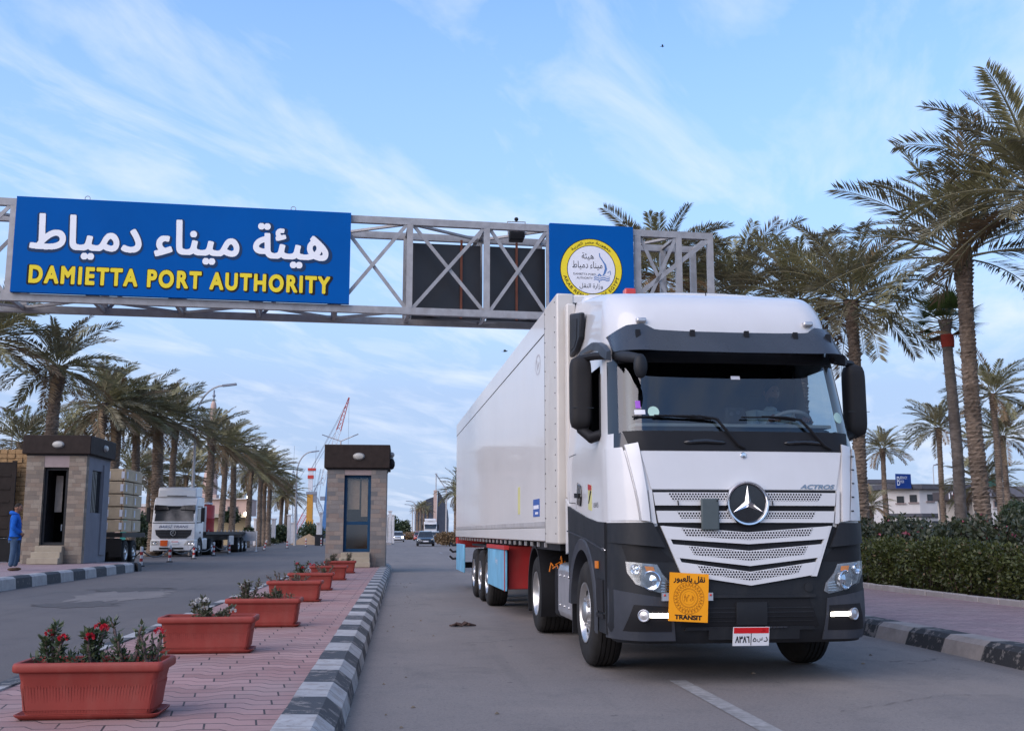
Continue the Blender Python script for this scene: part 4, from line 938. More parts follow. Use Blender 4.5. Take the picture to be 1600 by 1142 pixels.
# --- chassis, tank, mudguards
cs = MB()
for x in (-.42, .42): cs.box(x-.05, x+.05, -1.0, 5.0, .72, 1.0)
cs.box(-.95, .95, .9, 1.0, .7, 1.3); cs.box(-.45, .45, 2.9, 4.0, 1.0, 1.12); cs.lathe([(.001, 0), (.5, 0), (.5, .06), (.001, .08)], 20, Matrix.Translation((0, 3.3, 1.14)))
cs.box(-.9, .9, -.1, .1, .42, .62); cs.box(-.9, .9, 3.65, 3.85, .42, .62); cs.build('chassis', m_black, truck)
for sgn in (-1, 1):
    tk = MB(); tk.box(min(sgn*.62, sgn*1.20), max(sgn*.62, sgn*1.20), 1.02, 2.05, .34, 1.0); tko = tk.build('fuel_tank', m_alu, truck, bevel=.09)
    b = MB(); b.lathe([(.09, 0), (.09, .04), (.001, .045)], 14, Matrix.Translation((sgn*1.05, 1.3, 1.0)))
    for y in (1.2, 1.5, 1.8):
        for z in (.5, .85): b.ball((sgn*1.203, y, z), .014, n=8)
    b.build('tank_fitting', m_alu, tko)
    mg = MB(); A = np.linspace(R(205), R(-25), 26); vs = []
    for a in A:
        for x in (.68, 1.24): vs += [(sgn*x, 3.75+.62*math.cos(a), .53+.62*math.sin(a)), (sgn*x, 3.75+.66*math.cos(a), .53+.66*math.sin(a))]
    mg.add(vs, [f for i in range(len(A)-1) for f in ((i*4+1, i*4+3, i*4+7, i*4+5), (i*4, i*4+4, i*4+6, i*4+2), (i*4+2, i*4+6, i*4+7, i*4+3), (i*4, i*4+1, i*4+5, i*4+4))]); mg.build('mudguard', m_black, truck, smooth=30)
wr_ = MB()
for i in range(9):
    a = rnd.uniform(0, 6.28); y = 2.55+rnd.uniform(-.1, .15); z = .98+rnd.uniform(-.08, .05); x = -1.05+rnd.uniform(-.15, .1)
    wr_.tube([(x, y, z), (x+.06*math.cos(a), y+.05*math.sin(a), z+.04), (x+.1*math.cos(a), y+.1*math.sin(a), z-.07)], .010, 5)
wr_.build('orange_strap', m_amber, truck)
wv = MB(); wv.box(-1.12, -.5, 2.25, 2.75, .3, .95); wv.build('battery_box', m_black, truck, bevel=.05)
# --- wheels
def wheel_parts(parent, x, y, sgn, r=.525, w=.32, dish=.06, name='wheel', dual=False):
    Mw = Matrix.Translation((x, y, r)) @ Matrix.Rotation(R(90)*sgn, 4, 'Y')      # local z points outwards
    t = MB(); W = w/2; prof = [(r*.56, W-.02), (r*.60, W-.005), (r*.78, W), (r*.90, W-.008), (r*.965, W-.03), (r*.985, W-.05)]
    n = 5 if not dual else 10; 
    W2 = W if not dual else W*2.15
    gl = np.linspace(W-.055, W-.055-(2*W2-.11), n*2)
    for i, z in enumerate(gl):
        if 0 < i < n*2-1 and i % 2: prof += [(r, z), (r*.972, z-.004), (r*.972, z-.012), (r, z-.016)]
    prof += [(r*.985, W-2*W2+.05), (r*.94, W-2*W2+.02), (r*.78, W-2*W2), (r*.5, W-2*W2+.03)]
    t.lathe(prof, 44, Mw); wo = t.build(name, m_tyre, parent, smooth=50)
    q = MB(); d = dish
    q.lathe([(r*.575, W-.02), (r*.57, W-.002), (r*.545, W-.004), (r*.52, W-.03), (r*.50, W-d-.03), (r*.40, W-d-.01), (r*.30, W-d+.012), (r*.22, W-d+.016), (r*.20, W-d+.05), (r*.15, W-d+.065), (.001, W-d+.07)], 40, Mw)
    q.build('rim', m_rim, wo, smooth=40)
    h = MB()
    for k in range(10):
        a = 2*math.pi*k/10; c = Vector((r*.43*math.cos(a), r*.43*math.sin(a), W-d-.013)); h.lathe([(.001, .012), (.026, .012), (.030, 0)], 10, Mw @ Matrix.Translation(c))
    split(h.build('rim_hole', m_ink, wo))
    nb = MB()
    for k in range(10):
        a = 2*math.pi*(k+.5)/10; nb.lathe([(.016, -.01), (.016, .03), (.001, .034)], 6, Mw @ Matrix.Translation((r*.255*math.cos(a), r*.255*math.sin(a), W-d+.012)))
    split(nb.build('wheel_nut', m_alu, wo)); return wo
for sgn in (-1, 1):
    wheel_parts(truck, sgn*1.09, 0, sgn, r=.54, dish=.05); wheel_parts(truck, sgn*1.06, 3.75, sgn, dish=.17, dual=True)

# ================================================================== THE DRIVER
def body_skin(name, joints, bones, mat, parent, levels=2, root=0):
    me = bpy.data.meshes.new(name); me.from_pydata([j[0] for j in joints], bones, [])
    o = bpy.data.objects.new(name, me); C.objects.link(o); o.parent = parent; me.materials.append(mat)
    sk = o.modifiers.new('skin', 'SKIN'); sk.use_smooth_shade = True
    lay = me.skin_vertices[0] if me.skin_vertices else None
    if lay is None:
        bm = bmesh.new(); bm.from_mesh(me); bm.verts.layers.skin.verify(); bm.to_mesh(me); bm.free(); lay = me.skin_vertices[0]
    for i, j in enumerate(joints):
        rr = j[1]; lay.data[i].radius = rr if isinstance(rr, tuple) else (rr, rr); lay.data[i].use_root = (i == root)
    ss = o.modifiers.new('sub', 'SUBSURF'); ss.levels = levels; ss.render_levels = levels
    return o
def head(parent, c, yaw, mat, hair_mat, bald=.0, s=1.):
    """head with nose, brow, ears, lips; faces local -y before yaw"""
    h = MB(); n, k = 28, 24; Mx = Matrix.Translation(c) @ Matrix.Rotation(yaw, 4, 'Z') @ Matrix.Diagonal((s, s, s, 1)); P = []
    for i in range(k+1):
        t = math.pi*i/k; z = -math.cos(t)*.115
        for j in range(n):
            a = 2*math.pi*j/n; x = math.sin(t)*math.sin(a); y = -math.sin(t)*math.cos(a)
            w = .074 if z > -.02 else .074-.022*min(1, (-.02-z)/.09); d = .098
            px_, py_ = x*w, y*d
            fr = max(0, math.cos(a)); ca = abs(math.sin(a))
            if z < -.02: py_ -= .004*fr
            if -.045 < z < .02 and ca < .28: py_ -= .026*(1-ca/.28)*max(0, 1-abs(z+.03)/.05)
            if abs(z-.014) < .02 and .18 < ca < .6 and fr > .5: py_ += .008
            if abs(z-.038) < .012 and ca < .65 and fr > .5: py_ -= .005
            if abs(z+.066) < .012 and ca < .35 and fr > .5: py_ -= .006
            P.append(Mx @ Vector((px_, py_, z)))
    h.add(P, [(i*n+j, i*n+(j+1) % n, (i+1)*n+(j+1) % n, (i+1)*n+j) for i in range(k) for j in range(n)])
    for sgn in (-1, 1): h.lathe([(.001, .012), (.02, .010), (.024, 0), (.018, -.01)], 10, Mx @ Matrix.Translation((sgn*.076, .01, -.005)) @ Matrix.Rotation(R(90)*sgn, 4, 'Y') @ Matrix.Diagonal((1.3, .8, 1, 1)))
    ho = h.build('head', mat, parent, smooth=80)
    e = MB()
    for sgn in (-1, 1): e.ball(Mx @ Vector((sgn*.030, -.083, .014)), .011*s, .008*s, .007*s, 8)
    split(e.build('eye', m_ink, ho))
    hr = MB(); Q = []; n2 = 24; k2 = 10
    for i in range(k2+1):
        t = lerp(.42+bald, .995, i/k2)*math.pi
        for j in range(n2):
            a = 2*math.pi*j/n2; fr = max(0, math.cos(a)); tt = lerp(max(t, math.pi*(.42+bald+.26*fr)), math.pi*.998, 0 if t < math.pi*(.42+bald+.26*fr) else 0)
            Q.append(Mx @ Vector((math.sin(tt)*math.sin(a)*.080, -math.sin(tt)*math.cos(a)*.104, -math.cos(tt)*.121)))
    hr.add(Q, [(i*n2+j, i*n2+(j+1) % n2, (i+1)*n2+(j+1) % n2, (i+1)*n2+j) for i in range(k2) for j in range(n2)]); hr.build('hair', hair_mat, ho, smooth=80); return ho
def hand(mb_parent, wrist, fdir, nrm, mat, s=1., curl=.6):
    """palm and five separate bent fingers; fdir = finger direction, nrm = back-of-hand normal"""
    f = Vector(fdir).normalized(); n = Vector(nrm); n = (n-f*n.dot(f)).normalized(); sd = f.cross(n); W = Vector(wrist); mb = MB()
    mb.tube([W, W+f*.03*s, W+f*.085*s], [.024*s, .036*s, .038*s], 10)
    for i, (o, l) in enumerate(((-.030, .068), (-.010, .078), (.010, .074), (.029, .058))):
        p0 = W+f*.08*s+sd*o*s; d = f; pts = [p0]
        for q in range(3):
            d = (d*math.cos(curl)-n*math.sin(curl)); d.normalize(); pts.append(pts[-1]+d*l*s/3); n_ = n
        mb.tube(pts, [.0095*s, .009*s, .0082*s, .006*s], 7)
    t0 = W+f*.035*s+sd*-.036*s; mb.tube([t0, t0+(f*.5-sd*.8-n*.2).normalized()*.032*s, t0+(f*.8-sd*.6-n*.5).normalized()*.062*s], [.012*s, .011*s, .008*s], 7)
    return mb.build('hand', mat, mb_parent, smooth=60)
tl = lambda x, y, z: TR_LOC+Vector((x*crz-y*srz, x*srz+y*crz, z))
dp = tl(.74, -.30, 2.08); driver = thing('person', 'bearded driver in pale shirt seated behind the truck windscreen', 'person', dp, TR_RZ)
J = [((0, 0, .05), (.17, .13)), ((0, .02, .25), (.165, .12)), ((0, .02, .45), (.19, .12)), ((0, 0, .56), (.09, .08)), ((0, -.02, .62), (.06, .06)),
     ((-.20, 0, .50), .075), ((-.27, -.16, .30), .055), ((-.19, -.46, .40), .042), ((.20, 0, .50), .075), ((.28, -.16, .30), .055), ((.20, -.46, .42), .042),
     ((-.10, -.2, .0), .09), ((-.13, -.48, .02), .075), ((-.13, -.5, -.32), .05), ((.10, -.2, .0), .09), ((.13, -.48, .02), .075), ((.13, -.5, -.32), .05)]
body_skin('shirt_body', J, [(0, 1), (1, 2), (2, 3), (3, 4), (2, 5), (5, 6), (6, 7), (2, 8), (8, 9), (9, 10), (0, 11), (11, 12), (12, 13), (0, 14), (14, 15), (15, 16)], m_shirt, driver)
head(driver, (0, -.05, .755), R(8), m_skin, m_hair, .02)
q = MB(); q.ball((0, -.095, .675), .058, .05, .045, 12); q.build('beard', m_hair, driver)
for sgn, x in ((-1, -.19), (1, .20)): hand(driver, (x, -.47, .41), (-sgn*.25, -.9, .35), (sgn*.5, .1, .9), m_skin, 1., .75)

# ================================================================== THE TRAILER
TL_LOC, TL_RZ = Vector((3.085, 12.36, 0)), .0259
trailer = thing('box_trailer', 'long white refrigerated box trailer with red chassis behind the truck cab', 'trailer', TL_LOC, TL_RZ)
LT, ZB, ZT, HW = 15.86, 1.25, 4.2, 1.275
m = MB(); m.box(-HW, HW, .0, LT, ZB, ZT); m.build('box_body', m_trailer, trailer, bevel=.02)
m = MB()
for s in (-1, 1):
    m.box(min(s*HW, s*(HW+.006)), max(s*HW, s*(HW+.006)), .95, LT-.01, ZT-.30, ZT-.012)
    m.box(min(s*HW, s*(HW+.008)), max(s*HW, s*(HW+.008)), .95, LT-.01, ZB+.01, ZB+.17)
split(m.build('rail', m_trailer, trailer))
m = MB()
for s in (-1, 1): m.box(min(s*HW, s*(HW+.003)), max(s*HW, s*(HW+.003)), .95, LT, ZT-.312, ZT-.300); m.box(min(s*HW, s*(HW+.004)), max(s*HW, s*(HW+.004)), .95, LT, ZB+.17, ZB+.178)
m.build('rail_seam', m_ink, trailer)
m = MB(); m.box(-HW-.0065, -HW, 1.0, LT-.1, ZB+.19, ZB+.25); m.build('scuff_strip', M('grey_scuff_strip', (.38, .37, .37), .6, dirt=.4), trailer)
for s in (-1, 1):
    m = MB(); m.box(min(s*(HW-.2), s*(HW+.012)), max(s*(HW-.2), s*(HW+.012)), -.012, .93, ZB-.02, ZT+.01); po = m.build('corner_post', m_cream, trailer, bevel=.02)
    m = MB()
    for k in range(16):
        for y in (.12, .86): m.ball((s*(HW+.013), y, ZB+.1+k*.185), .009, n=6)
    m.build('rivet', m_dark, po)
m = MB(); m.box(-HW-.009, -HW, .93, .95, ZB, ZT-.02); m.build('post_seam', m_ink, trailer)
m = MB(); m.box(-1.0, .98, -.35, -.02, 2.2, 4.0); m.build('cooling_unit', m_cream, trailer, bevel=.06)
m = MB(); m.box(-HW-.002-.003, -HW-.001, 1.45, 2.0, ZB+.32, ZB+.55); sk = m.build('blue_panel_sticker', M('sticker_blue', (.05, .11, .34), .5, var=.1), trailer)
m = MB(); m.box(-HW-.008, -HW-.006, 1.5, 1.95, ZB+.42, ZB+.47); m.box(-HW-.008, -HW-.006, 1.55, 1.8, ZB+.35, ZB+.38); m.build('sticker_print', m_label, sk)
m = MB(); m.box(-HW-.005, -HW-.001, 3.35, 3.55, ZB+.38, ZB+.78); m.build('warning_sticker', bpy.data.materials['sticker_yellow'], trailer)
m = MB(); strokes(m, [(1.55+.2*math.cos(a), ZT-.62+.13*math.sin(a)) for a in np.linspace(0, 6.28, 20)], .02, lambda a, b: (-HW-.003, a, b)); strokes(m, [(1.45, ZT-.6), (1.6, ZT-.68), (1.65, ZT-.55)], .03, lambda a, b: (-HW-.0032, a, b)); m.build('faint_mark', M('faint_grey', (.50, .50, .53), .6), trailer)
m = MB()
for x in (-.5, .5): m.box(x-.06, x+.06, 1.0, LT-.3, ZB-.38, ZB-.02)
m.box(-HW+.05, HW-.05, .2, 2.0, ZB-.1, ZB-.01); m.box(-HW+.02, HW-.02, LT-.25, LT, ZB-.25, ZB-.01); m.box(-HW+.1, HW-.1, LT-.2, LT-.1, .45, .6); m.box(-.06, .06, LT-.2, LT-.1, .5, 1.1); m.build('trailer_chassis', m_black, trailer)
m = MB(); m.box(-HW+.01, HW-.01, LT-.5, LT+.01, ZB-.27, ZB-.012); m.build('rear_crossmember', m_red, trailer)
m = MB()
for k in range(24): m.box(-HW+.01, -HW+.04, 1.1+k*.6, 1.16+k*.6, ZB-.07, ZB-.01)
split(m.build('lashing_ring', m_steel, trailer))
m = MB(); m.box(-HW+.06, -HW+.62, 5.3, 7.3, .44, ZB-.12); m.box(HW-.62, HW-.06, 5.3, 7.3, .44, ZB-.12); split(m.build('pallet_box', m_red, trailer, bevel=.02))
m = MB(); m.box(-HW+.68, -HW+.95, 5.24, 5.28, .5, .98); m.build('notice_plate', M('yellow_green_plate', (.32, .34, .14), .6, var=.4, scale=9), trailer)
pw = MB()
for y0, y1 in ((5.1, 7.75), (LT-2.6, LT-.35)):
    pw.box(-HW-.012, -HW+.03, y0, y1, .42, ZB-.17)
pwo = split(pw.build('side_guard', m_skyblue_panel, trailer, bevel=.01))[0]
m = MB(); m.box(-HW-.018, -HW-.01, 5.1, 5.16, .42, ZB-.17); m.box(-HW-.03, -HW+.05, 5.05, 7.8, ZB-.165, ZB-.10); m.build('guard_frame', m_red, pwo)
text_part('guard_lettering', 'Energy', m_label, pwo, lambda a, b: (-HW-.015, 6.3-a, b), height=.12, cx=0, cy=.87, off=.01, rows=30)
for s in (-1, 1):
    for y in (8.05, 9.40, 10.75): wheel_parts(trailer, s*1.09, y, s, r=.51, w=.37, dish=.05)
m = MB()
for s in (-1, 1): m.box(min(s*.85, s*1.25), max(s*.85, s*1.25), 7.3, 11.4, 1.08, 1.12)
m.box(-1.0, 1.0, 7.95, 8.15, .4, .6); m.box(-1.0, 1.0, 9.3, 9.5, .4, .6); m.box(-1.0, 1.0, 10.65, 10.85, .4, .6); m.build('axle', m_black, trailer)
m = MB()
for z in (1.05, .88, .70): m.tube([(-HW+.05, LT-.15, z), (-HW-.08, LT-.05, z-.02), (-HW-.16, LT-.02, z+.05)], .03, 6)
split(m.build('rear_marker_arm', m_black, trailer))
m = MB(); m.box(-HW-.004, -HW+.2, LT-.1, LT+.02, ZB-.20, ZB-.02); m.build('rear_lamp', m_redlens, trailer)
m = MB(); m.box(-.8, -.65, 1.6, 1.75, .3, 1.2); m.box(.65, .8, 1.6, 1.75, .3, 1.2) if 0 else None; m.box(-.62, -.5, 3.6, 3.72, .45, 1.2); m.box(.5, .62, 3.6, 3.72, .45, 1.2); split(m.build('landing_leg', m_dark, trailer))
# ================================================================== THE GANTRY OVER THE ROAD
GA = .07; G0 = Vector((-7.88, 21.45, 0)); GD = Vector((math.cos(GA), math.sin(GA), 0)); GN = Vector((-math.sin(GA), math.cos(GA), 0))
def gp(s, n, z): return G0+GD*s+GN*n+Vector((0, 0, z))
gantry = thing('sign_gantry', 'grey steel lattice gantry spanning the road above the trailer', 'gantry', (0, 0, 0))
SL, SR, ZL, ZH, DEP = -3.2, 14.75, 5.98, 7.93, 1.15
def member(name, a, b, w=.12, h=.12): m = MB(); m.bar(a, b, w, h); return m.build(name, m_steel, gantry)
for n in (0, DEP):
    for z in (ZL, ZH): member('chord', gp(SL, n, z), gp(SR, n, z), .11, .15)
posts = [-3.2, -1.6, 0, 1.6, 3.2, 4.8, 6.4, 7.96, 9.62, 11.0, 13.0, 13.95, 14.69]
for s in posts:
    for n in (.01, DEP-.01): member('lattice_post', gp(s, n, ZL+.07), gp(s, n, ZH-.07), .13, .13)
    member('cross_tie', gp(s, .06, ZH), gp(s, DEP-.06, ZH), .07, .07); member('cross_tie', gp(s, .06, ZL), gp(s, DEP-.06, ZL), .07, .07)
for i in range(len(posts)-2):
    a, b = posts[i]+.06, posts[i+1]-.06
    member('diagonal', gp(a, -.03, ZL+.05), gp(b, -.03, ZH-.05), .02, .075); member('diagonal', gp(a, .02, ZH-.05), gp(b, .02, ZL+.05), .02, .075)
    if i % 2: member('diagonal', gp(a, DEP+.02, ZL+.05), gp(b, DEP+.02, ZH-.05), .02, .075)
    u, v = (.1, DEP-.1) if i % 2 else (DEP-.1, .1)
    member('diagonal', gp(a, u, ZH-.02), gp(b, v, ZH-.02), .07, .05); member('diagonal', gp(a, u, ZL+.02), gp(b, v, ZL+.02), .07, .05)
member('diagonal', gp(13.05, -.03, ZL+.6), gp(14.65, -.03, ZH-.08), .02, .1)
for s in (-3.1, 14.69):
    for n in (.0, DEP): member('gantry_leg', gp(s, n, .15), gp(s, n, ZL-.08), .16, .16)
    for k in range(5): member('leg_tie', gp(s, .08, .8+k*1.05), gp(s, DEP-.08, 1.3+k*1.05), .05, .05)
def board(name, label, s0, s1, z0, z1, off=.16, th=.10):
    m = MB(); P = [gp(s, n, z) for s in (s0, s1) for n in (-off, -off+th) for z in (z0, z1)]
    m.add(P, [(0, 1, 3, 2), (4, 6, 7, 5), (0, 4, 5, 1), (2, 3, 7, 6), (0, 2, 6, 4), (1, 5, 7, 3)])
    return tag(m.build(name, m_blue, smooth=0), label, 'sign')
ps = board('port_sign', 'wide blue board with white Arabic and yellow DAMIETTA PORT AUTHORITY lettering', .07, 6.70, 6.06, 8.02)
def bf(o): return lambda a, b: gp(a, -.16-o, b)
AT = shape('هيئة ميناء دمياط')
text_part('letter_shadow', AT, m_shadow, ps, bf(.003), width=6.0, height=1.02, cx=3.33, cy=7.21, grow=.062, rows=130)
text_part('arabic_lettering', AT, m_signwhite, ps, bf(.007), width=5.88, height=.93, cx=3.31, cy=7.235, grow=.030, rows=130)
text_part('letter_shadow', 'DAMIETTA PORT AUTHORITY', m_ink, ps, bf(.003), width=6.0, height=.43, cx=3.36, cy=6.425, grow=.13, rows=80, space=1.25)
text_part('english_lettering', 'DAMIETTA PORT AUTHORITY', m_yellow, ps, bf(.007), width=5.9, height=.375, cx=3.35, cy=6.435, grow=.068, rows=80, space=1.25)
rg = MB()
for s in (1.4, 5.5): rg.tube([gp(s+.05*math.cos(a), -.1, 8.06+.05*math.sin(a)) for a in np.linspace(0, 6.28, 12)], .008, 5)
split(rg.build('lifting_ring', m_steel, ps))
es = board('emblem_sign', 'blue square board with round yellow and white port emblem behind the cab roof', 10.98, 12.86, 5.75, 8.02)
ecx, ecz, er = 11.90, 7.01, .70
def disc(name, r0, r1, o, mat):
    m = MB(); n = 64; f = bf(o)
    A = [(ecx+r1*math.cos(t), ecz+r1*math.sin(t)) for t in np.linspace(0, 2*math.pi, n, endpoint=False)]
    if r0 == 0: m.add([f(*p) for p in A], [tuple(range(n))])
    else:
        B = [(ecx+r0*math.cos(t), ecz+r0*math.sin(t)) for t in np.linspace(0, 2*math.pi, n, endpoint=False)]
        m.add([f(*p) for p in A+B], [(i, (i+1) % n, n+(i+1) % n, n+i) for i in range(n)])
    return m.build(name, mat, es, smooth=0)
disc('emblem_rim', 0, er, .002, m_ink); disc('emblem_ring', 0, er-.018, .005, m_yellow); disc('emblem_ring_edge', 0, er-.155, .008, m_ink); disc('emblem_field', 0, er-.170, .011, m_logowhite)
def arc_fn(rad, flip=False, o=.014):
    f = bf(o)
    if flip: return lambda a, b: f(ecx+(rad+b)*math.sin(a/rad), ecz+(rad+b)*math.cos(a/rad))
    return lambda a, b: f(ecx+(rad-b)*math.sin(a/rad), ecz-(rad-b)*math.cos(a/rad))
text_part('ring_arabic', shape('جمهورية مصر العربية'), m_ink, es, arc_fn(er-.09, True), width=.98, height=.088, off=.01, rows=40, split=.03)
text_part('ring_english', 'ARAB REPUBLIC OF EGYPT', m_ink, es, arc_fn(er-.09), width=1.62, height=.072, off=.02, rows=36, split=.03, space=1.1)
text_part('emblem_lettering', shape('هيئة'), m_ink, es, bf(.014), width=.27, height=.17, cx=ecx-.08, cy=ecz+.29, off=.02, rows=50)
text_part('emblem_lettering', shape('ميناء دمياط'), m_ink, es, bf(.014), width=.67, height=.19, cx=ecx-.09, cy=ecz+.09, off=.02, rows=60)
text_part('emblem_lettering', 'DAMIETTA PORT', m_ink, es, bf(.014), width=.50, height=.045, cx=ecx-.155, cy=ecz-.105, rows=30)
text_part('emblem_lettering', 'AUTHORITY', m_ink, es, bf(.014), width=.36, height=.045, cx=ecx-.155, cy=ecz-.19, rows=30)
text_part('emblem_lettering', shape('وزارة النقل'), m_ink, es, bf(.014), width=.52, height=.13, cx=ecx-.01, cy=ecz-.37, rows=50)
sw_ = MB(); f = bf(.014)
strokes(sw_, [(ecx+.18, ecz+.38), (ecx+.19, ecz+.30), (ecx+.26, ecz+.20), (ecx+.31, ecz+.12), (ecx+.325, ecz+.03), (ecx+.30, ecz-.05), (ecx+.26, ecz-.12)], [.02, .022, .026, .04, .052, .045, .02], f)
for k in range(3): strokes(sw_, [(ecx+.05+.04*i, ecz-.13-.045*k+.014*math.sin(i*1.45)) for i in range(10)], [.008+.012*(k > 0)]*10, f, 0)
strokes(sw_, [(ecx+.36, ecz-.06), (ecx+.42, ecz-.01), (ecx+.43, ecz-.10)], .018, f); strokes(sw_, [(ecx+.15, ecz-.13), (ecx+.18, ecz-.09), (ecx+.21, ecz-.13)], .03, f); strokes(sw_, [(ecx+.17, ecz-.25), (ecx+.175, ecz-.28)], .02, f)
sw_.build('emblem_waves', m_logoblue, es, smooth=0, fix=False)
# dark screens behind the lattice
for s0, s1 in ((8.05, 9.55), (9.70, 11.0)):
    m = MB(); P = [gp(s, n, z) for s in (s0, s1) for n in (.45, .62) for z in (5.93, 7.60)]
    m.add(P, [(0, 1, 3, 2), (4, 6, 7, 5), (0, 4, 5, 1), (2, 3, 7, 6), (0, 2, 6, 4), (1, 5, 7, 3)]); o = m.build('screen', m_led_panel, smooth=0)
    tag(o, 'left black message screen behind the crossed gantry bars' if s0 < 9 else 'right black message screen next to the emblem board', 'screen', 'message screens in the gantry')
    m = MB(); m.bar(gp((s0+s1)/2+.32 if s0 < 9 else (s0+s1)/2, .42, 5.95), gp((s0+s1)/2+.32 if s0 < 9 else (s0+s1)/2, .42, 7.7), .05, .04); m.build('support_bar', m_rust, o)
fl = thing('floodlight', 'small dark floodlight box standing on top of the gantry', 'floodlight', gp(10.35, .45, ZH))
m = MB(); m.box(-.16, .16, -.14, .14, -.18, .18); m.build('lamp_housing', m_black, fl, bevel=.02)
m = MB(); m.tube([(-.18, 0, -.1), (-.2, 0, .26), (.2, 0, .26), (.18, 0, -.1)], .015, 5); m.build('bracket', m_steel, fl)
m = MB(); m.ball((0, 0, .32), .05, n=8); m.build('photocell', m_black, fl)

# ================================================================== THE GATE BOOTHS
def booth(name, label, x0, y0, w, d, zb, wall_h, roof_z, roof_t, ov, stone, door, glass_door, side_win):
    b = thing(name, label, 'booth', (x0, y0, zb)); h = wall_h-zb; rz0 = roof_z-zb; dx0, dx1, dz0, dz1 = door
    m = MB(); t = .30
    m.box(-w/2, dx0, 0, t, 0, h); m.box(dx1, w/2, 0, t, 0, h); m.box(dx0, dx1, .02, t, 0, dz0)
    m.build('front_wall', stone, b); m = MB(); m.box(dx0, dx1, .012, t, dz1, h); m.build('lintel', m_lintel, b)
    m = MB(); rm = stone if not side_win else m_booth_render
    m.box(-w/2, -w/2+.15, t, d, 0, h); m.box(-w/2+.15, w/2-.15, d-.15, d, 0, h)
    if side_win:
        wy0, wy1, wz0, wz1 = side_win
        m.box(w/2-.15, w/2-.004, t, wy0, 0, h); m.box(w/2-.15, w/2-.004, wy1, d, 0, h); m.box(w/2-.15, w/2-.004, wy0, wy1, 0, wz0); m.box(w/2-.15, w/2-.004, wy0, wy1, wz1, h)
    else: m.box(w/2-.15, w/2, t, d, 0, h)
    m.build('side_wall', rm, b)
    if side_win:
        m = MB(); m.box(w/2-.12, w/2-.08, wy0, wy1, wz0, wz1); wo = m.build('side_window', m_winglass, b)
        m = MB()
        for k in range(7): m.bar((w/2-.05, lerp(wy0, wy1, (k+.5)/7), wz0), (w/2-.05, lerp(wy0, wy1, (k+.5)/7), wz1), .02, .02)
        m.build('window_grille', m_dark, wo)
        m = MB(); m.box(w/2-.004, w/2+.05, wy1+.05, d-.25, .25, h-.2); m.build('side_pier', m_booth_render, b)
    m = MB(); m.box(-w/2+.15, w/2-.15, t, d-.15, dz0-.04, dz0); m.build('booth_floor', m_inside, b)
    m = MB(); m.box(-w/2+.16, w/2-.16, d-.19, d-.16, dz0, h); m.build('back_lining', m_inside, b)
    # fascia roof
    m = MB(); m.box(-w/2-ov, w/2+ov, -ov, d+ov, rz0, rz0+roof_t); ro = m.build('roof', m_roofbrown, b, bevel=.03)
    m = MB(); m.box(-w/2-.02, w/2+.02, -.02, d+.02, h, rz0); m.build('eaves', m_dark, b)
    for (lx, ly, rot) in ((.05, -ov-.01, 0), (w/2+ov+.01, d*.55, 90)):
        m = MB(); m.lathe([(.17, -.01), (.17, .03), (.15, .07), (.08, .09), (.001, .095)], 20, Matrix.Translation((lx, ly, rz0+roof_t*.5)) @ Matrix.Rotation(R(rot), 4, 'Z') @ Matrix.Rotation(R(90), 4, 'X') @ Matrix.Diagonal((1.1, .62, 1, 1)))
        lo = m.build('bulkhead_lamp', m_lampglass, ro); m = MB(); m.tube([(lx+(.19*math.cos(a) if not rot else 0), ly-(0 if not rot else -.0)+(0 if not rot else .19*math.cos(a)), rz0+roof_t*.5+.11*math.sin(a)) for a in np.linspace(0, 6.28, 20)], .016, 5, cap=False); m.build('lamp_rim', m_steel, ro)
    # steps
    for k in range(3):
        st_ = MB(); hh = (dz0-.02)*(3-k)/3; st_.box(dx0-.05-.04*k, dx1+.0+.02*k, -.24*(k+1), -.24*k, 0, hh); st_.build('step', m_stepstone, b, bevel=.012)
    # door
    dm = m_doorblue if glass_door else m_dark; yy = .16
    m = MB(); fw = .10
    m.box(dx0, dx0+fw, yy, yy+.06, dz0, dz1); m.box(dx1-fw, dx1, yy, yy+.06, dz0, dz1); m.box(dx0+fw, dx1-fw, yy, yy+.06, dz1-fw, dz1); m.box(dx0+fw, dx1-fw, yy, yy+.06, dz0, dz0+fw)
    do = m.build('door_frame', dm, b)
    if glass_door:
        m = MB(); m.box(dx0+fw, dx1-fw, yy-.005, yy+.055, dz0+.92, dz0+1.03); m.build('door_rail', dm, do)
        for z0, z1, nm_ in ((dz0+fw, dz0+.92, 'lower_pane'), (dz0+1.03, dz1-fw, 'upper_pane')):
            m = MB(); m.box(dx0+fw, dx1-fw, yy+.02, yy+.03, z0, z1); m.build(nm_, m_dirtyglass, do)
        m = MB(); m.box(dx0+.12, dx0+.52, yy+.2, yy+.22, dz0+1.45, dz1-.15); m.build('curtain', m_curtain, do)
        m = MB(); m.box(dx0+.58, dx1-.12, yy+.2, yy+.22, dz0+1.2, dz1-.15); m.build('curtain', m_curtain, do)
        m = MB(); m.box(-w/2+.16, w/2-.16, yy+.55, yy+.58, dz0, dz0+1.0); m.build('inner_counter', M('brown_counter', (.10, .075, .055), .7), do)
    else:
        m = MB(); m.box(dx1-.16, dx1-.12, yy+.1, yy+.75, dz0+.05, dz1-.1); m.build('open_door_leaf', m_dark, do)
        m = MB(); m.box(dx0+.16, dx0+.40, .9, .92, dz0+1.15, dz1-.25); m.build('curtain', m_curtain, do)
        m = MB(); m.box(dx0+.58, dx0+.63, .95, .97, dz0+1.2, dz0+1.65); m.box(dx0+.40, dx0+.44, .95, .97, dz0+.5, dz0+.72); split(m.build('painted_daylight', M('daylight_paint', (.55, .56, .58), .8), do))  # solid pale slabs, coloured to stand for daylight seen through the booth
    return b
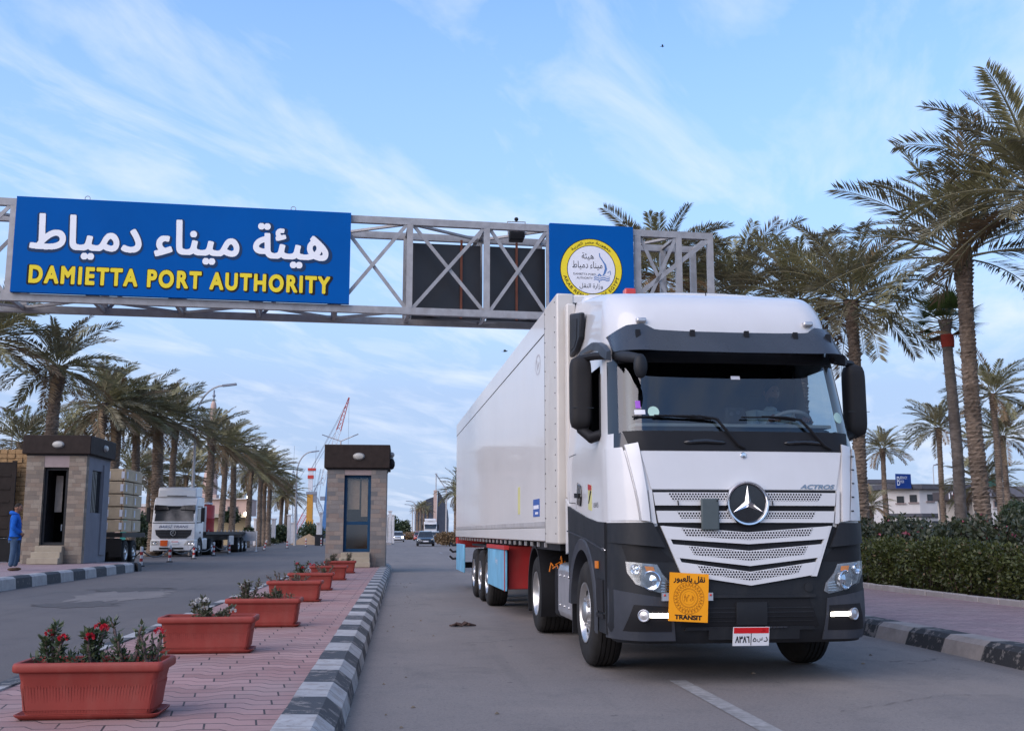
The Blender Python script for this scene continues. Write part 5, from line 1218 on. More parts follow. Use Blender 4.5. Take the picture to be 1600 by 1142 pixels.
booth('gate_booth', 'stone clad gate booth with blue glazed door and steps on the median', -1.60, 37.1, 2.04, 2.2, .2, 3.50, 3.55, .82, .11, m_stone2, (-.43, .49, .50, 3.12), True, None)
booth('gate_booth', 'warm stone gate booth with open dark doorway on the left island', -12.02, 38.3, 2.02, 3.0, .3, 4.00, 4.05, .66, .14, m_stone, (-.42, .42, .62, 3.30), False, (.75, 2.0, 1.75, 3.25))
ad = MB(); ad.box(-.28, -.02, 0, .02, -.0, .0) if 0 else None
tr = thing('camera_unit', 'small dark security camera on the corner of the median booth roof', 'camera', (-.42, 37.3, 3.72)); m = MB(); m.ball((.0, 0, .0), .12, .12, .2, 10); m.build('camera_housing', m_black, tr); m = MB(); m.ball((0, -.02, .32), .1, n=10); m.build('camera_dome', m_steel, tr)

# ================================================================== FLOWER BOXES
def flower_box(loc, label):
    t = thing('flower_box', label, 'planter', loc, rnd.uniform(-.035, .035), 'terracotta flower boxes on the median'); t.scale = (.94, .94, .92)
    def ring(w, d, z): return [(-w/2, -d/2, z), (w/2, -d/2, z), (w/2, d/2, z), (-w/2, d/2, z)]
    def rr(w, d, z, r=.04, n=5):
        o = []
        for cx, cy, a0 in ((w/2-r, -d/2+r, -90), (w/2-r, d/2-r, 0), (-w/2+r, d/2-r, 90), (-w/2+r, -d/2+r, 180)):
            for k in range(n): a = R(a0+90*k/(n-1)); o.append((cx+r*math.cos(a), cy+r*math.sin(a), z))
        return o
    m = MB(); lv_ = [(.84, .32, .03), (.845, .325, .05), (.905, .37, .26), (.912, .375, .265), (.93, .385, .31), (.985, .44, .318), (1.0, .455, .33), (1.0, .455, .36), (.99, .445, .378), (.965, .42, .384), (.935, .39, .378), (.925, .38, .34), (.87, .335, .06)]
    v = []; 
    for w, d, z in lv_: v += rr(w, d, z)
    k = 20; m.add(v, [(i*k+j, i*k+(j+1) % k, (i+1)*k+(j+1) % k, (i+1)*k+j) for i in range(len(lv_)-1) for j in range(k)]+[tuple(range(k)), tuple((len(lv_)-1)*k+j for j in range(k))]); o = m.build('trough', m_terra, t, smooth=50)
    m = MB()
    for i in range(44):
        x = -.41+i*.82/43; a = Vector((x, -.163, .045)); b = Vector((x*1.075, -.1832, .235-.012*abs((i % 4)-1.5)))
        m.bar(a, b, 0.008, .0018)
    for i in range(11):
        for s in (-1, 1): y = -.14+i*.28/10; m.bar((s*.4215, y, .045), (s*.452, y*1.1, .235), .0032, .009)
    m.build('rib', m_terra, o)
    m = MB(); sl_ = [(.86, .34, .0), (.90, .37, .0), (.95, .42, .022), (.96, .43, .034), (.945, .415, .036), (.89, .36, .012)]; v = []
    for w, d, z in sl_: v += rr(w, d, z, .05)
    m.add(v, [(i*k+j, i*k+(j+1) % k, (i+1)*k+(j+1) % k, (i+1)*k+j) for i in range(len(sl_)-1) for j in range(k)]+[tuple(range(k)), tuple((len(sl_)-1)*k+j for j in range(k))]); m.build('saucer', m_terra, t, smooth=40)
    m = MB(); nx, ny = 16, 6
    v = [(lerp(-.455, .455, i/nx), lerp(-.18, .18, j/ny), .315+.022*rnd.random()) for i in range(nx+1) for j in range(ny+1)]
    m.add(v, [(i*(ny+1)+j, (i+1)*(ny+1)+j, (i+1)*(ny+1)+j+1, i*(ny+1)+j+1) for i in range(nx) for j in range(ny)]); m.build('soil', m_soil, t); return t
def leafquad(mb, p, d, n, l, w, m=0):
    d = d.normalized(); s = d.cross(n).normalized(); q = d.cross(s)*l*.12
    mb.add([p, p+d*l*.45+s*w/2+q, p+d*l, p+d*l*.45-s*w/2+q], [(0, 1, 2, 3)], m)
def rdir(rg): a = rg.uniform(0, 6.283); z = rg.uniform(-.3, 1); r = math.sqrt(max(0, 1-z*z)); return Vector((r*math.cos(a), r*math.sin(a), z))
def thorn_plant(loc, h, seed, label, group, flowers=2, leaves=60, nst=3, fl_mat=None, leafy=.5, spread=.10, leafsize=.05, mats=None):
    rg = random.Random(seed); t = thing('flowering_plant', label, 'plant', loc, 0, group); s = MB(); lf = MB(); fw = MB(); tips = []
    for k in range(nst):
        a = rg.uniform(0, 6.28); r = spread*rg.random(); hh = h*rg.uniform(.6, 1.) if k else h; p = Vector((r*.4*math.cos(a), r*.3*math.sin(a), 0)); pts = [p]
        for q in range(6): p = p+Vector((rg.uniform(-.25, .25)*hh/6+r*math.cos(a)/6, rg.uniform(-.2, .2)*hh/6+r*.6*math.sin(a)/6, hh/6)); pts.append(p)
        s.tube(pts, [.013, .012, .011, .011, .010, .009, .006], 6); tips.append(p)
        for q in range(26):
            b = pts[rg.randrange(1, 6)].lerp(pts[rg.randrange(1, 6)], rg.random()*.2); d = rdir(rg); s.add([b+d*.008+Vector((.003, 0, 0)), b+d*.008-Vector((.003, 0, 0)), b+d*.03], [(0, 1, 2)])
        for q in range(leaves):
            i = min(5, int(6*(rg.random()**leafy))); b = pts[i].lerp(pts[i+1], rg.random()); d = rdir(rg); leafquad(lf, b+d*.01, d+Vector((0, 0, .3)), Vector((rg.uniform(-1, 1), rg.uniform(-1, 1), 1)), leafsize*rg.uniform(.6, 1.3), leafsize*.5)
        for q in range(leaves//2):
            b = Vector((rg.uniform(-1, 1)*spread*1.1, rg.uniform(-.6, .6)*spread, rg.uniform(0, .09))); leafquad(lf, b, rdir(rg)+Vector((0, 0, .3)), Vector((rg.uniform(-1, 1), 0, 1)), leafsize*rg.uniform(.6, 1.2), leafsize*.5)
    split_f = []
    for k in range(flowers):
        c = tips[k % len(tips)]+Vector((rg.uniform(-.04, .04), rg.uniform(-.03, .0), rg.uniform(-.06, .02))); f_ = MB()
        for q in range(30):
            d = rdir(rg); leafquad(f_, c+d*.016, d, Vector((rg.uniform(-1, 1), rg.uniform(-1, 1), .5)), .022, .022)
        split_f.append(f_)
    s.build('stem', m_pthorn, t, smooth=0, fix=False); lf.build('leaves', mats or m_pleaf, t, smooth=0, fix=False)
    for f_ in split_f: f_.build('flower', fl_mat or m_petal, t, smooth=0, fix=False)
    return t
BX = [(-1.985, 7.40, 'nearest'), (-1.91, 11.1, 'second'), (-1.73, 14.0, 'third'), (-1.83, 18.9, 'fourth'), (-1.86, 22.5, 'fifth'), (-1.82, 27.2, 'sixth'), (-1.80, 31.7, 'seventh')]
det = ['holding four thorny plants with red flowers', 'with one low leafy bush in the middle', 'with two low dark leafed bushes', 'with sparse dry stems in it', 'with red flowers at its left end', 'with thin sparse shoots', 'standing just before the booth steps']
for (x, y, o), d in zip(BX, det): flower_box((x, y, .192), '%s terracotta box from the camera, %s' % (o, d))
def pl_at(i, dx, dy=0.): return (BX[i][0]+dx, BX[i][1]+dy, .192+.30)
GP1 = 'thorny plants in the nearest flower box'
thorn_plant(pl_at(0, -.29), .26, 3, 'leftmost thorny plant of the nearest box with two red flower heads', GP1, 2, 70, 3, leafy=.35)
thorn_plant(pl_at(0, -.03, .03), .27, 8, 'bending thorny plant with red flower in the middle of the nearest box', GP1, 2, 75, 4, spread=.16, leafy=.6)
thorn_plant(pl_at(0, .20), .29, 12, 'tall thin thorny stem right of the middle in the nearest box', GP1, 1, 45, 3, spread=.12, leafy=.7)
thorn_plant(pl_at(0, .35), .22, 21, 'nearly bare spiny plant at the right end of the nearest box', GP1, 1, 12, 5, spread=.10, leafy=.4)
BG = 'small plants in the farther flower boxes'
bush_mat = leaf_mat('dull_leaf', (.045, .055, .03), (.12, .12, .07), .6, .2, 12)
for i, dx, h, fl_, fm, lv_, lab in ((1, .0, .22, 5, m_wpetal, 80, 'leafy bush with whitish flowers in the second flower box'), (2, -.22, .26, 3, m_wpetal, 60, 'taller left bush in the third flower box'), (2, .18, .16, 0, None, 55, 'low right bush in the third flower box'),
        (3, -.28, .20, 0, None, 14, 'dry twiggy plant at the left of the fourth flower box'), (3, .05, .15, 0, None, 22, 'sparse low plant in the middle of the fourth flower box'), (4, -.22, .27, 3, m_petal, 60, 'red flowering plant in the fifth flower box'), (4, .30, .2, 1, m_petal, 22, 'thin right plant in the fifth flower box'),
        (5, -.1, .2, 0, None, 24, 'sparse plant in the sixth flower box'), (6, -.25, .25, 0, None, 60, 'dark leafy plant at the left of the last flower box'), (6, .22, .27, 0, None, 45, 'dark upright plant at the right of the last flower box')):
    thorn_plant(pl_at(i, dx), h, 40+i*7+int(dx*50), lab, BG, fl_, lv_, 5, fm, .8, .17, .045, None if i in (4,) else bush_mat)

# ================================================================== THE MAN BY THE LEFT BOOTH
man = thing('person', 'man in blue hoodie and jeans standing beside the left booth facing right', 'person', (X_at(24, 31.6), 31.6, .29), R(104))
SC_ = 1.06
def P_(x, y, z): return (x*SC_, y*SC_, z*SC_)
JT = [(P_(0, 0, .98), (.165, .125)), (P_(0, 0, 1.15), (.17, .13)), (P_(0, .01, 1.34), (.195, .135)), (P_(0, .02, 1.46), (.10, .09)), (P_(0, .01, 1.53), (.075, .075)),
      (P_(-.205, .02, 1.40), .075), (P_(-.27, .04, 1.13), .06), (P_(-.16, -.14, .98), .05), (P_(.205, .02, 1.40), .075), (P_(.27, .04, 1.13), .06), (P_(.16, -.14, .98), .05), (P_(0, 0, .90), (.165, .125))]
JT = [(a, (b[0]*1.15, b[1]*1.3) if isinstance(b, tuple) else b*1.2) for a, b in JT]
body_skin('hoodie', JT, [(0, 1), (1, 2), (2, 3), (3, 4), (2, 5), (5, 6), (6, 7), (2, 8), (8, 9), (9, 10), (0, 11)], m_hoodie, man)
JL = [(P_(0, 0, .93), (.155, .115)), (P_(-.09, 0, .84), .098), (P_(-.105, .01, .50), .072), (P_(-.115, .05, .10), .062), (P_(.09, 0, .84), .098), (P_(.12, -.08, .50), .072), (P_(.13, -.03, .10), .062)]
JL = [(a, (b[0]*1.1, b[1]*1.2) if isinstance(b, tuple) else b*1.2) for a, b in JL]
body_skin('jeans', JL, [(0, 1), (1, 2), (2, 3), (0, 4), (4, 5), (5, 6)], m_jeans, man)
head(man, P_(0, -.035, 1.665), R(-8), m_skin, m_hair, .10, 1.08)
m = MB(); m.lathe([(.055, 0), (.055, .10)], 12, Matrix.Translation(P_(0, 0, 1.50))); m.build('neck', m_skin, man)
m = MB(); m.tube([P_(-.10, -.02, 1.50), P_(-.11, .07, 1.52), P_(0, .13, 1.53), P_(.11, .07, 1.52), P_(.10, -.02, 1.50)], [.03, .05, .06, .05, .03], 8); m.build('hood', m_hoodie, man, smooth=70)
for s, y in ((-1, .05), (1, -.03)):
    m = MB(); m.ball(P_(s*.12, y-.05, .045), .05, .13, .045, 12); m.build('shoe', m_shoe, man); hand(man, P_(s*.16, -.14, .985), (-s*.6, -.5, -.3), (s*.3, -.8, .4), m_skin, 1.0, .5)

# ================================================================== BOLLARDS, CHAINS, BARRIERS
GB = 'striped bollards along the left carriageway'
bl = thing('bollard', 'nearest red and white bollard with chain by the island end', 'bollard', (0, 0, 0), 0, GB)
m = MB(); m.lathe([(.15, 0), (.15, .04), (.07, .06), (.065, .06)], 14); m.build('base', m_bolblack, bl)
for k, (z0, z1, mm) in enumerate(((.06, .2, m_bolwhite), (.2, .33, m_bolred), (.33, .46, m_bolwhite), (.46, .59, m_bolred), (.59, .78, m_bolwhite))):
    m = MB(); m.lathe([(.064, z0), (.064, z1), (.001, z1+(.0 if k < 4 else .02))] if k == 4 else [(.064, z0), (.064, z1)], 12); m.build('stripe', mm, bl)
BP = [(-10.45, 44.5, 'first bollard from the island end'), (-10.7, 51, 'bollard before the left wheel of the small white truck'), (-10.75, 57, 'bollard before the right wheel of the small white truck'), (-11.0, 64.3, 'bollard before the silver tank of the small white truck'), (-11.0, 70, 'bollard before the flatbed wheels'),
      (-12.9, 51.2, 'bollard close to the wheel of the boxed load'), (-10.6, 84, 'bollard right of the folding barrier'), (-10.0, 95, 'far bollard beneath the last palms'), (-9.2, 104, 'far bollard in front of the gate pillars'), (-8.2, 110, 'far bollard before the tall white post'),
      (-7.4, 118, 'very far bollard near the sand heap'), (-6.2, 126, 'rightmost far bollard near the dark bin')]
bobs = []
for i, (x, y, lab) in enumerate(BP):
    if i == 0: bl.location = (x, y, 0); bl['label'] = 'red and white %s' % lab; bobs.append(bl)
    else: bobs.append(dup(bl, (x, y, 0), label='red and white %s' % lab))
bobs[6].rotation_euler = (0, R(14), 0)
for a, b, lab in ((5, 0, 'sagging chain from the load wheel bollard to the first bollard'), (0, 1, 'sagging dark chain between the first two bollards'), (1, 2, 'sagging chain before the bumper of the small white truck'), (2, 3, 'sagging chain before the silver tank'), (3, 4, 'sagging chain before the flatbed')):
    A = Vector((*BP[a][:2], .66)); B = Vector((*BP[b][:2], .66)); m = MB()
    m.tube([A.lerp(B, t)-Vector((0, 0, .34*(1-(2*t-1)**2))) for t in np.linspace(0, 1, 14)], .03, 5)
    tag(m.build('chain', m_cable), lab, 'chain', 'chains between the bollards')
ba = thing('folding_barrier', 'pale metal stand barrier behind the flatbed truck', 'barrier', (X_at(389, 78), 78, 0))
m = MB()
for x in (-.55, .55): m.bar((x, 0, .0), (x, 0, 1.45), .07, .07); m.bar((x, -.4, .04), (x, .4, .04), .07, .07)
split(m.build('barrier_leg', m_bolwhite, ba)); m = MB(); m.box(-.5, .5, -.02, .02, .75, 1.42); m.build('barrier_panel', M('grey_mesh_panel', (.34, .34, .36), .6), ba)
rag = MB(); Q = onZ(722, 978)
for k in range(9):
    a = rnd.uniform(-.4, .4); x = rnd.uniform(-.12, .12); rag.tube([(x-.08, rnd.uniform(-.1, .1), .012), (x, rnd.uniform(-.05, .05), rnd.uniform(.02, .06)), (x+.09, rnd.uniform(-.1, .1), .012)], [.008, .022, .01], 6)
ro = rag.build('rag', m_rag); ro.location = (Q.x, Q.y, 0); tag(ro, 'crumpled brown rag lying on the road left of the rear wheel', 'rag')
# ================================================================== PALMS
def frond(mb, base, az, el, L, rg, nl=46, droop=.9, wind=(0, 0), lw=.030, mi=0, ll=.42, stalk=1):
    n = 12; p = Vector(base); pts = [p.copy()]; tang = []
    ca, sa = math.cos(az), math.sin(az)
    for i in range(n):
        t = (i+.5)/n; e = el-droop*t**1.35*(1.0 if el > -.4 else .5)
        d = Vector((ca*math.cos(e)+wind[0]*t*.9, sa*math.cos(e)+wind[1]*t*.9, math.sin(e))).normalized()
        p = p+d*L/n; pts.append(p.copy()); tang.append(d)
    if stalk: mb.tube(pts, [.020*(1-i/(n+1))+.005 for i in range(n+1)], 4, stalk, cap=False)
    tw = rg.uniform(-.5, .5)
    for k in range(nl):
        t = .14+.86*(k+.5)/nl; f = t*n; i = min(n-1, int(f)); q = pts[i].lerp(pts[i+1], f-i); d = tang[i]
        side = d.cross(Vector((0, 0, 1))); side = side.normalized() if side.length > .05 else Vector((1, 0, 0)); up = side.cross(d).normalized()
        side, up = side*math.cos(tw)+up*math.sin(tw), up*math.cos(tw)-side*math.sin(tw)
        l = L*ll*.5*(.35+.65*math.sin(math.pi*min(1, .12+t*.86))**.6)*rg.uniform(.85, 1.1)
        for s in (-1, 1):
            dv_ = (d*rg.uniform(.55, .85)+side*s*rg.uniform(.55, .8)+up*rg.uniform(.12, .42)+Vector((wind[0]*.35, wind[1]*.35, -.08))).normalized()
            wv_ = dv_.cross(up).normalized()*lw*.5*rg.uniform(.8, 1.2)
            m1 = q+dv_*l*.42; mb.v += [tuple(q), tuple(m1+wv_), tuple(q+dv_*l-Vector((0, 0, l*.10))), tuple(m1-wv_)]
            o = len(mb.v)-4; mb.f.append((o, o+1, o+2, o+3)); mb.m.append(mi)
def crown(name, seed, L, nf, nl, wind=(0, 0), lw=.03, dry=.16, lo=-.55, hi=1.35, bias=1.):
    rg = random.Random(seed); mb = MB()
    for i in range(nf):
        u = (i+.5)/nf; el = lerp(hi, lo, u**bias)+rg.uniform(-.12, .12); az = i*2.39996+rg.uniform(-.25, .25)
        old = u > 1-dry; r = .12+.1*u
        b = (r*math.cos(az), r*math.sin(az), .25-.45*u)
        mi = 3 if (old and rg.random() < .75) or rg.random() < .04 else (2 if rg.random() < .45 else 0)
        frond(mb, b, az, el, L*rg.uniform(.82, 1.08)*(.86 if u < .12 else 1), rg, nl, rg.uniform(.55, 1.0), (wind[0]*rg.uniform(.6, 1.2), wind[1]), lw, mi)
    return mb
def trunk(h, r0, r1, seed, lean=(0, 0), ring=.11, amp=.12, n=14, boots=1.2):
    rg = random.Random(seed); mb = MB(); k = int(h/ring); vs = []
    for i in range(k+1):
        for part in (0, 1):
            z = min(h, i*ring+part*ring*.72); t = z/h; r = lerp(r0, r1, min(1, t*1.1)); r *= 1+.25*max(0, 1-z/.6)
            top = max(0, (z-(h-boots))/boots); r *= 1+.45*top*(1-top*.3)
            sw = (1+amp*(1+top*1.4)) if part else (1-amp*.3)
            cx = lean[0]*t**1.5+.03*math.sin(z*.9+seed); cy = lean[1]*t**1.5
            for j in range(n):
                a = 2*math.pi*j/n+(i % 2)*math.pi/n; rr = r*sw*(1+rg.uniform(-.09, .09)); vs.append((cx+rr*math.cos(a), cy+rr*math.sin(a), z+rg.uniform(-.02, .02)))
    m = len(vs)//n; mb.add(vs, [(i*n+j, i*n+(j+1) % n, (i+1)*n+(j+1) % n, (i+1)*n+j) for i in range(m-1) for j in range(n)]+[tuple((m-1)*n+j for j in range(n))]); return mb
FM = [m_frond, m_stalk, m_frond_d, m_frond_b]
def palm(loc, label, h, crown_me, cs=1., rz=0., r0=.26, r1=.19, seed=0, lean=(0, 0), bark=None, trunk_me=None, group=None, name='date_palm', ring=.11, n=14):
    t = thing(name, label, 'palm tree', loc, rz, group)
    if trunk_me is None: to = trunk(h, r0, r1, seed, lean, ring=ring, n=n).build('trunk', bark or m_bark, t, smooth=0)
    else: to = bpy.data.objects.new('trunk', trunk_me); C.objects.link(to); to.parent = t
    co = bpy.data.objects.new('crown', crown_me); C.objects.link(co); co.parent = t; co.location = (lean[0], lean[1], h); co.scale = (cs,)*3
    return t
def crown_mesh(*a, **k):
    o = crown(*a, **k).build('crown', FM, None, smooth=0, fix=False); me = o.data; bpy.data.objects.remove(o); return me
# near palms on the right: fine fronds
CN = [crown_mesh('c', 11, 3.2, 34, 58, (-.16, .02), .038, .05, lo=-.10, hi=1.4, bias=1.1), crown_mesh('c', 12, 2.9, 42, 58, (-.10, 0), .038, .12, lo=-.5), crown_mesh('c', 13, 2.7, 40, 58, (-.05, .1), .042, .25, lo=-.45)]
CM = [crown_mesh('c', 20+i, 2.6, 38, 34, (.0, 0), .055, .14, lo=-.45) for i in range(3)]          # middle distance
CW = [crown_mesh('c', 30+i, 2.7, 40, 30, (.42, .0), .065, .16, lo=-.6) for i in range(4)]         # left row, blown to the right
CF = [crown_mesh('c', 40+i, 2.7, 30, 20, (.15, .0), .10, .12, lo=-.5) for i in range(2)]          # far
def at_px(px, Y): return (X_at(px, Y), Y, 0)
def zof(py, Y): return EYE+(831-py)*Y/1650*1.0
def rpalm(px, py, Y, label, cme, cs=1., rz=0., base=.22, **k):
    x, y, _ = at_px(px, Y); r = ray(px, py); h = EYE+r.z*(Y/r.y)-base; return palm((x, y, base), label, h, cme, cs, rz, **k)
rpalm(1537, 395, 23.5, 'tall date palm with thick ringed trunk nearest on the right', CN[0], 1.05, 0, r0=.185, r1=.16, seed=1, lean=(-.10, 0), ring=.10, n=18)
rpalm(1668, 300, 20.5, 'date palm at the right edge with only its fronds inside the picture', CN[1], 1.02, 1.1, r0=.25, r1=.2, seed=2)
rpalm(1350, 470, 29, 'leafy date palm rising directly behind the truck cab mirror', CN[1], 1.0, .4, r0=.20, r1=.15, seed=3, lean=(-.05, 0), ring=.10)
rpalm(1262, 470, 33, 'date palm behind the middle of the truck roof', CN[2], 1.0, 2.2, r0=.25, r1=.19, seed=4)
rpalm(1165, 465, 38, 'date palm right of the gantry end above the roof', CN[0], 1.05, 1.3, r0=.25, r1=.19, seed=5)
rpalm(1040, 430, 37, 'date palm behind the open lattice of the gantry', CN[2], 1.05, 4.0, r0=.25, r1=.19, seed=6)
rpalm(1100, 470, 43, 'farther date palm hidden between the gantry end and the cab roof', CN[1], 1.0, 5.0, r0=.25, r1=.19, seed=7)
rpalm(1476, 668, 66, 'slim date palm standing alone before the white house', CM[0], 1.0, .5, r0=.19, r1=.15, seed=8)
rpalm(1386, 700, 88, 'small distant date palm beside the grey banded house', CM[1], 1.0, 1.5, r0=.24, r1=.19, seed=9)
rpalm(1362, 790, 80, 'short date palm low beside the truck mirror', CM[2], .7, 1.5, r0=.2, r1=.19, seed=10)
rpalm(1567, 615, 48, 'date palm right of the thick trunk with windblown crown', CM[2], .88, 3.5, r0=.17, r1=.13, seed=13)
rpalm(1577, 680, 58, 'date palm close behind the windblown one at the right', CM[1], 1.0, 2.0, r0=.18, r1=.14, seed=14)
rpalm(1540, 755, 62, 'short date palm hidden behind the thick ringed trunk', CM[0], .95, .9, r0=.2, r1=.16, seed=15)
# fan palm with a smooth trunk and a red band
fpm = thing('fan_palm', 'fan palm with smooth straight trunk and red band below its small crown', 'palm tree', (X_at(1503, 25.5), 25.5, .22)); fh = zof(480, 25.5)-.22
trunk(fh, .145, .125, 5, (-.05, 0), ring=.07, amp=.05, n=16, boots=.3).build('trunk', m_bark2, fpm, smooth=60)
m = MB(); m.lathe([(.155, -.28), (.165, -.1), (.155, .05)], 16, Matrix.Translation((-.05, 0, fh-.45))); m.build('red_band', M('red_band_paint', (.30, .045, .03), .8, var=.4), fpm)
mb = MB(); rg = random.Random(3)
for i in range(34):
    az = i*2.4; el = lerp(1.4, -.5, i/34); d = Vector((math.cos(az)*math.cos(el), math.sin(az)*math.cos(el), math.sin(el))); b = Vector((-.05, 0, fh-.1)); tip = b+d*rg.uniform(.45, .6)
    mb.tube([b, tip], .012, 4, 1, cap=False); sd_ = d.cross(Vector((0, 0, 1))); sd_ = sd_.normalized() if sd_.length > .01 else Vector((1, 0, 0))
    for k in range(17):
        a = lerp(-1.25, 1.25, k/16); dd = (d*math.cos(a)+sd_*math.sin(a)+Vector((0, 0, -.18*abs(a)))).normalized(); l = .52*rg.uniform(.85, 1.05); w_ = dd.cross(sd_.cross(d)).normalized()*.022
        mb.add([tip, tip+dd*l*.4+w_, tip+dd*l, tip+dd*l*.4-w_], [(0, 1, 2, 3)], 0 if el > -.2 else 3)
mb.build('crown', [leaf_mat('fan_green', (.035, .06, .018), (.09, .13, .035), .5, .25), m_stalk, m_frond_d, m_frond_b], fpm, smooth=0, fix=False)
# left row, wind from the left
GL = 'windblown date palms in the left row'
LPM = [(66, 572, 42, 'first tall date palm rising behind the left booth', 0, .92, .27), (-42, 530, 40, 'tall date palm cut off by the left picture edge', 1, 1.1, .22), (142, 630, 56, 'second date palm of the row right of the tallest', 2, 1.05, .26), (168, 640, 58, 'thick trunked date palm close beside the second one', 3, 1.1, .33),
       (207, 645, 60, 'date palm above the boxed load', 1, 1.05, .24), (242, 650, 63, 'rough trunked date palm behind the small truck roof', 0, 1.05, .36), (264, 660, 66, 'slender date palm beside the curved lamp post', 2, 1.05, .22), (200, 740, 84, 'lower date palm seen under the bigger crowns near the boxed load', 3, 1.1, .2),
       (288, 742, 86, 'smaller date palm behind the small truck cab', 1, 1.05, .2), (324, 685, 76, 'date palm in front of the pink minaret', 0, 1.1, .28), (345, 700, 82, 'date palm just right of the minaret', 2, 1.1, .24), (362, 704, 87, 'bushy date palm above the flatbed', 3, 1.1, .26),
       (386, 732, 96, 'date palm above the folding barrier', 1, 1.1, .26), (404, 734, 104, 'left of the three clustered far palms', 0, 1.1, .26), (412, 740, 112, 'middle of the three clustered far palms', 2, 1.1, .25), (419, 740, 108, 'right of the three clustered far palms', 3, 1.15, .25),
       (438, 775, 150, 'left of the twin small palms by the curved lamp', 1, 1.05, .28), (446, 772, 150, 'right of the twin small palms by the curved lamp', 2, 1.15, .28), (20, 690, 62, 'lower date palm at the left edge beyond the timber load', 1, 1.05, .2), (110, 690, 75, 'half hidden date palm behind the left booth roof', 2, 1.1, .22), (228, 735, 92, 'low date palm glimpsed left of the small truck', 0, 1.0, .2), (274, 775, 96, 'lowest date palm beside the small truck roof', 3, .9, .2), (365, 790, 130, 'tiny distant palm behind the flatbed', 2, .9, .2)]
TM = {}
for i, (px, py, Y, lab, c, cs, r0) in enumerate(LPM):
    rpalm(px, py, Y, lab, CW[c], cs, (i % 5-2)*.12, base=0., r0=r0, r1=r0*.8, seed=50+i, group=GL, ring=.14, n=10, lean=(rnd.uniform(-.1, .25), 0))
# far right row beyond the trailer
GR = 'far date palms beyond the monument'
for i, (px, py, Y, lab, cs) in enumerate([(724, 765, 120, 'large far palm touching the trailer edge', 1.25), (712, 772, 150, 'smaller far palm at the trailer edge', 1.0), (652, 795, 230, 'leftmost tiny palm before the monument', .62), (657, 792, 225, 'second tiny palm before the monument', .62), (662, 791, 235, 'tiny palm touching the monument', .62), (668, 797, 240, 'tiny palm in front of the monument', .62)]):
    rpalm(px, py, Y, lab, CF[i % 2], cs, i*1.3, base=0., r0=.3, r1=.25, seed=90+i, group=GR, ring=.3, n=8)

# ================================================================== HEDGES AND BUSHES
def leaf_cloud(name, mats, boxes, n, ls, parent=None, seed=1, upright=.3, lump=.35, shell=.55):
    """leaves filling ellipsoidal lumps: boxes = (cx, cy, cz, rx, ry, rz)"""
    g = np.random.default_rng(seed); B = np.array(boxes); vol = (B[:, 3]*B[:, 4]*B[:, 5])**.67; pick = g.choice(len(B), n, p=vol/vol.sum()); b = B[pick]
    d = g.normal(size=(n, 3)); d /= np.linalg.norm(d, axis=1)[:, None]; r = (shell+(1-shell)*g.random(n))**.6
    r *= 1+.16*np.sin(d[:, 0]*7+pick)*np.cos(d[:, 2]*6+pick*2)
    c = b[:, :3]+d*b[:, 3:]*r[:, None]; c[:, 2] = np.maximum(c[:, 2], .26*(b[:, 2] > .3)+.02)
    t = g.normal(size=(n, 3))+d*.7; t[:, 2] += upright; t /= np.linalg.norm(t, axis=1)[:, None]
    s = np.cross(t, g.normal(size=(n, 3))); s /= np.linalg.norm(s, axis=1)[:, None]+1e-9
    l = ls*g.uniform(.6, 1.3, n)[:, None]; w = l*.26
    V = np.stack([c, c+t*l*.45+s*w, c+t*l, c+t*l*.45-s*w], 1).reshape(-1, 3)
    me = bpy.data.meshes.new(name); me.vertices.add(4*n); me.vertices.foreach_set('co', V.astype(np.float32).ravel()); me.loops.add(4*n); me.loops.foreach_set('vertex_index', np.arange(4*n, dtype=np.int32))
    me.polygons.add(n); me.polygons.foreach_set('loop_start', np.arange(0, 4*n, 4, dtype=np.int32))
    for q in (mats if isinstance(mats, list) else [mats]): me.materials.append(q)
    if isinstance(mats, list): me.polygons.foreach_set('material_index', g.choice(len(mats), n, p=[.985]+[.015/(len(mats)-1)]*(len(mats)-1)).astype(np.int32))
    me.update(calc_edges=True); o = bpy.data.objects.new(name, me); C.objects.link(o)
    if parent: o.parent = parent
    return o
def twigs(name, boxes, n, parent, seed=1, th=.008):
    rg = random.Random(seed); m = MB()
    for k in range(n):
        cx, cy, cz, rx, ry, rz = boxes[rg.randrange(len(boxes))]; x = cx+rg.uniform(-.6, .6)*rx; y = cy+rg.uniform(-.6, .6)*ry
        m.tube([(x, y, .15), (x+rg.uniform(-.15, .15), y+rg.uniform(-.15, .15), cz), (x+rg.uniform(-.3, .3), y+rg.uniform(-.3, .3), cz+rz*rg.uniform(.5, .95))], [th*1.6, th, th*.5], 4)
    return m.build(name, m_twig, parent, smooth=0, fix=False)
rg = random.Random(4)
def hedge(name, label, x0, x1, y0, y1, h, n, ls, mats, seed, rag=.12, step=.55):
    t = thing(name, label, 'hedge', (0, 0, 0)); B = []; y = y0
    while y < y1:
        w = (x1-x0)/2; B.append(((x0+x1)/2+rg.uniform(-.12, .12), y, .24+h*.45, w*rg.uniform(.9, 1.12), step*rg.uniform(.8, 1.1), h*.52*rg.uniform(.8, 1.18)))
        B.append(((x0+x1)/2+rg.uniform(-.3, .3)*w, y+rg.uniform(-.3, .3), .24+h*.72, w*.6, step*.7, h*.28*rg.uniform(.7, 1+rag*2))); y += step
    leaf_cloud('foliage', mats, B, n, ls, t, seed); twigs('branches', B, len(B)*3, t, seed); return t
m_pinkfl = leaf_mat('pink_flower', (.30, .06, .10), (.5, .14, .18), .6, .2)
hedge('clipped_hedge', 'low yellow green hedge along the pale edging blocks', 9.98, 11.0, 13.5, 27, .98, 46000, .075, [m_hedge, m_frond_b], 5)
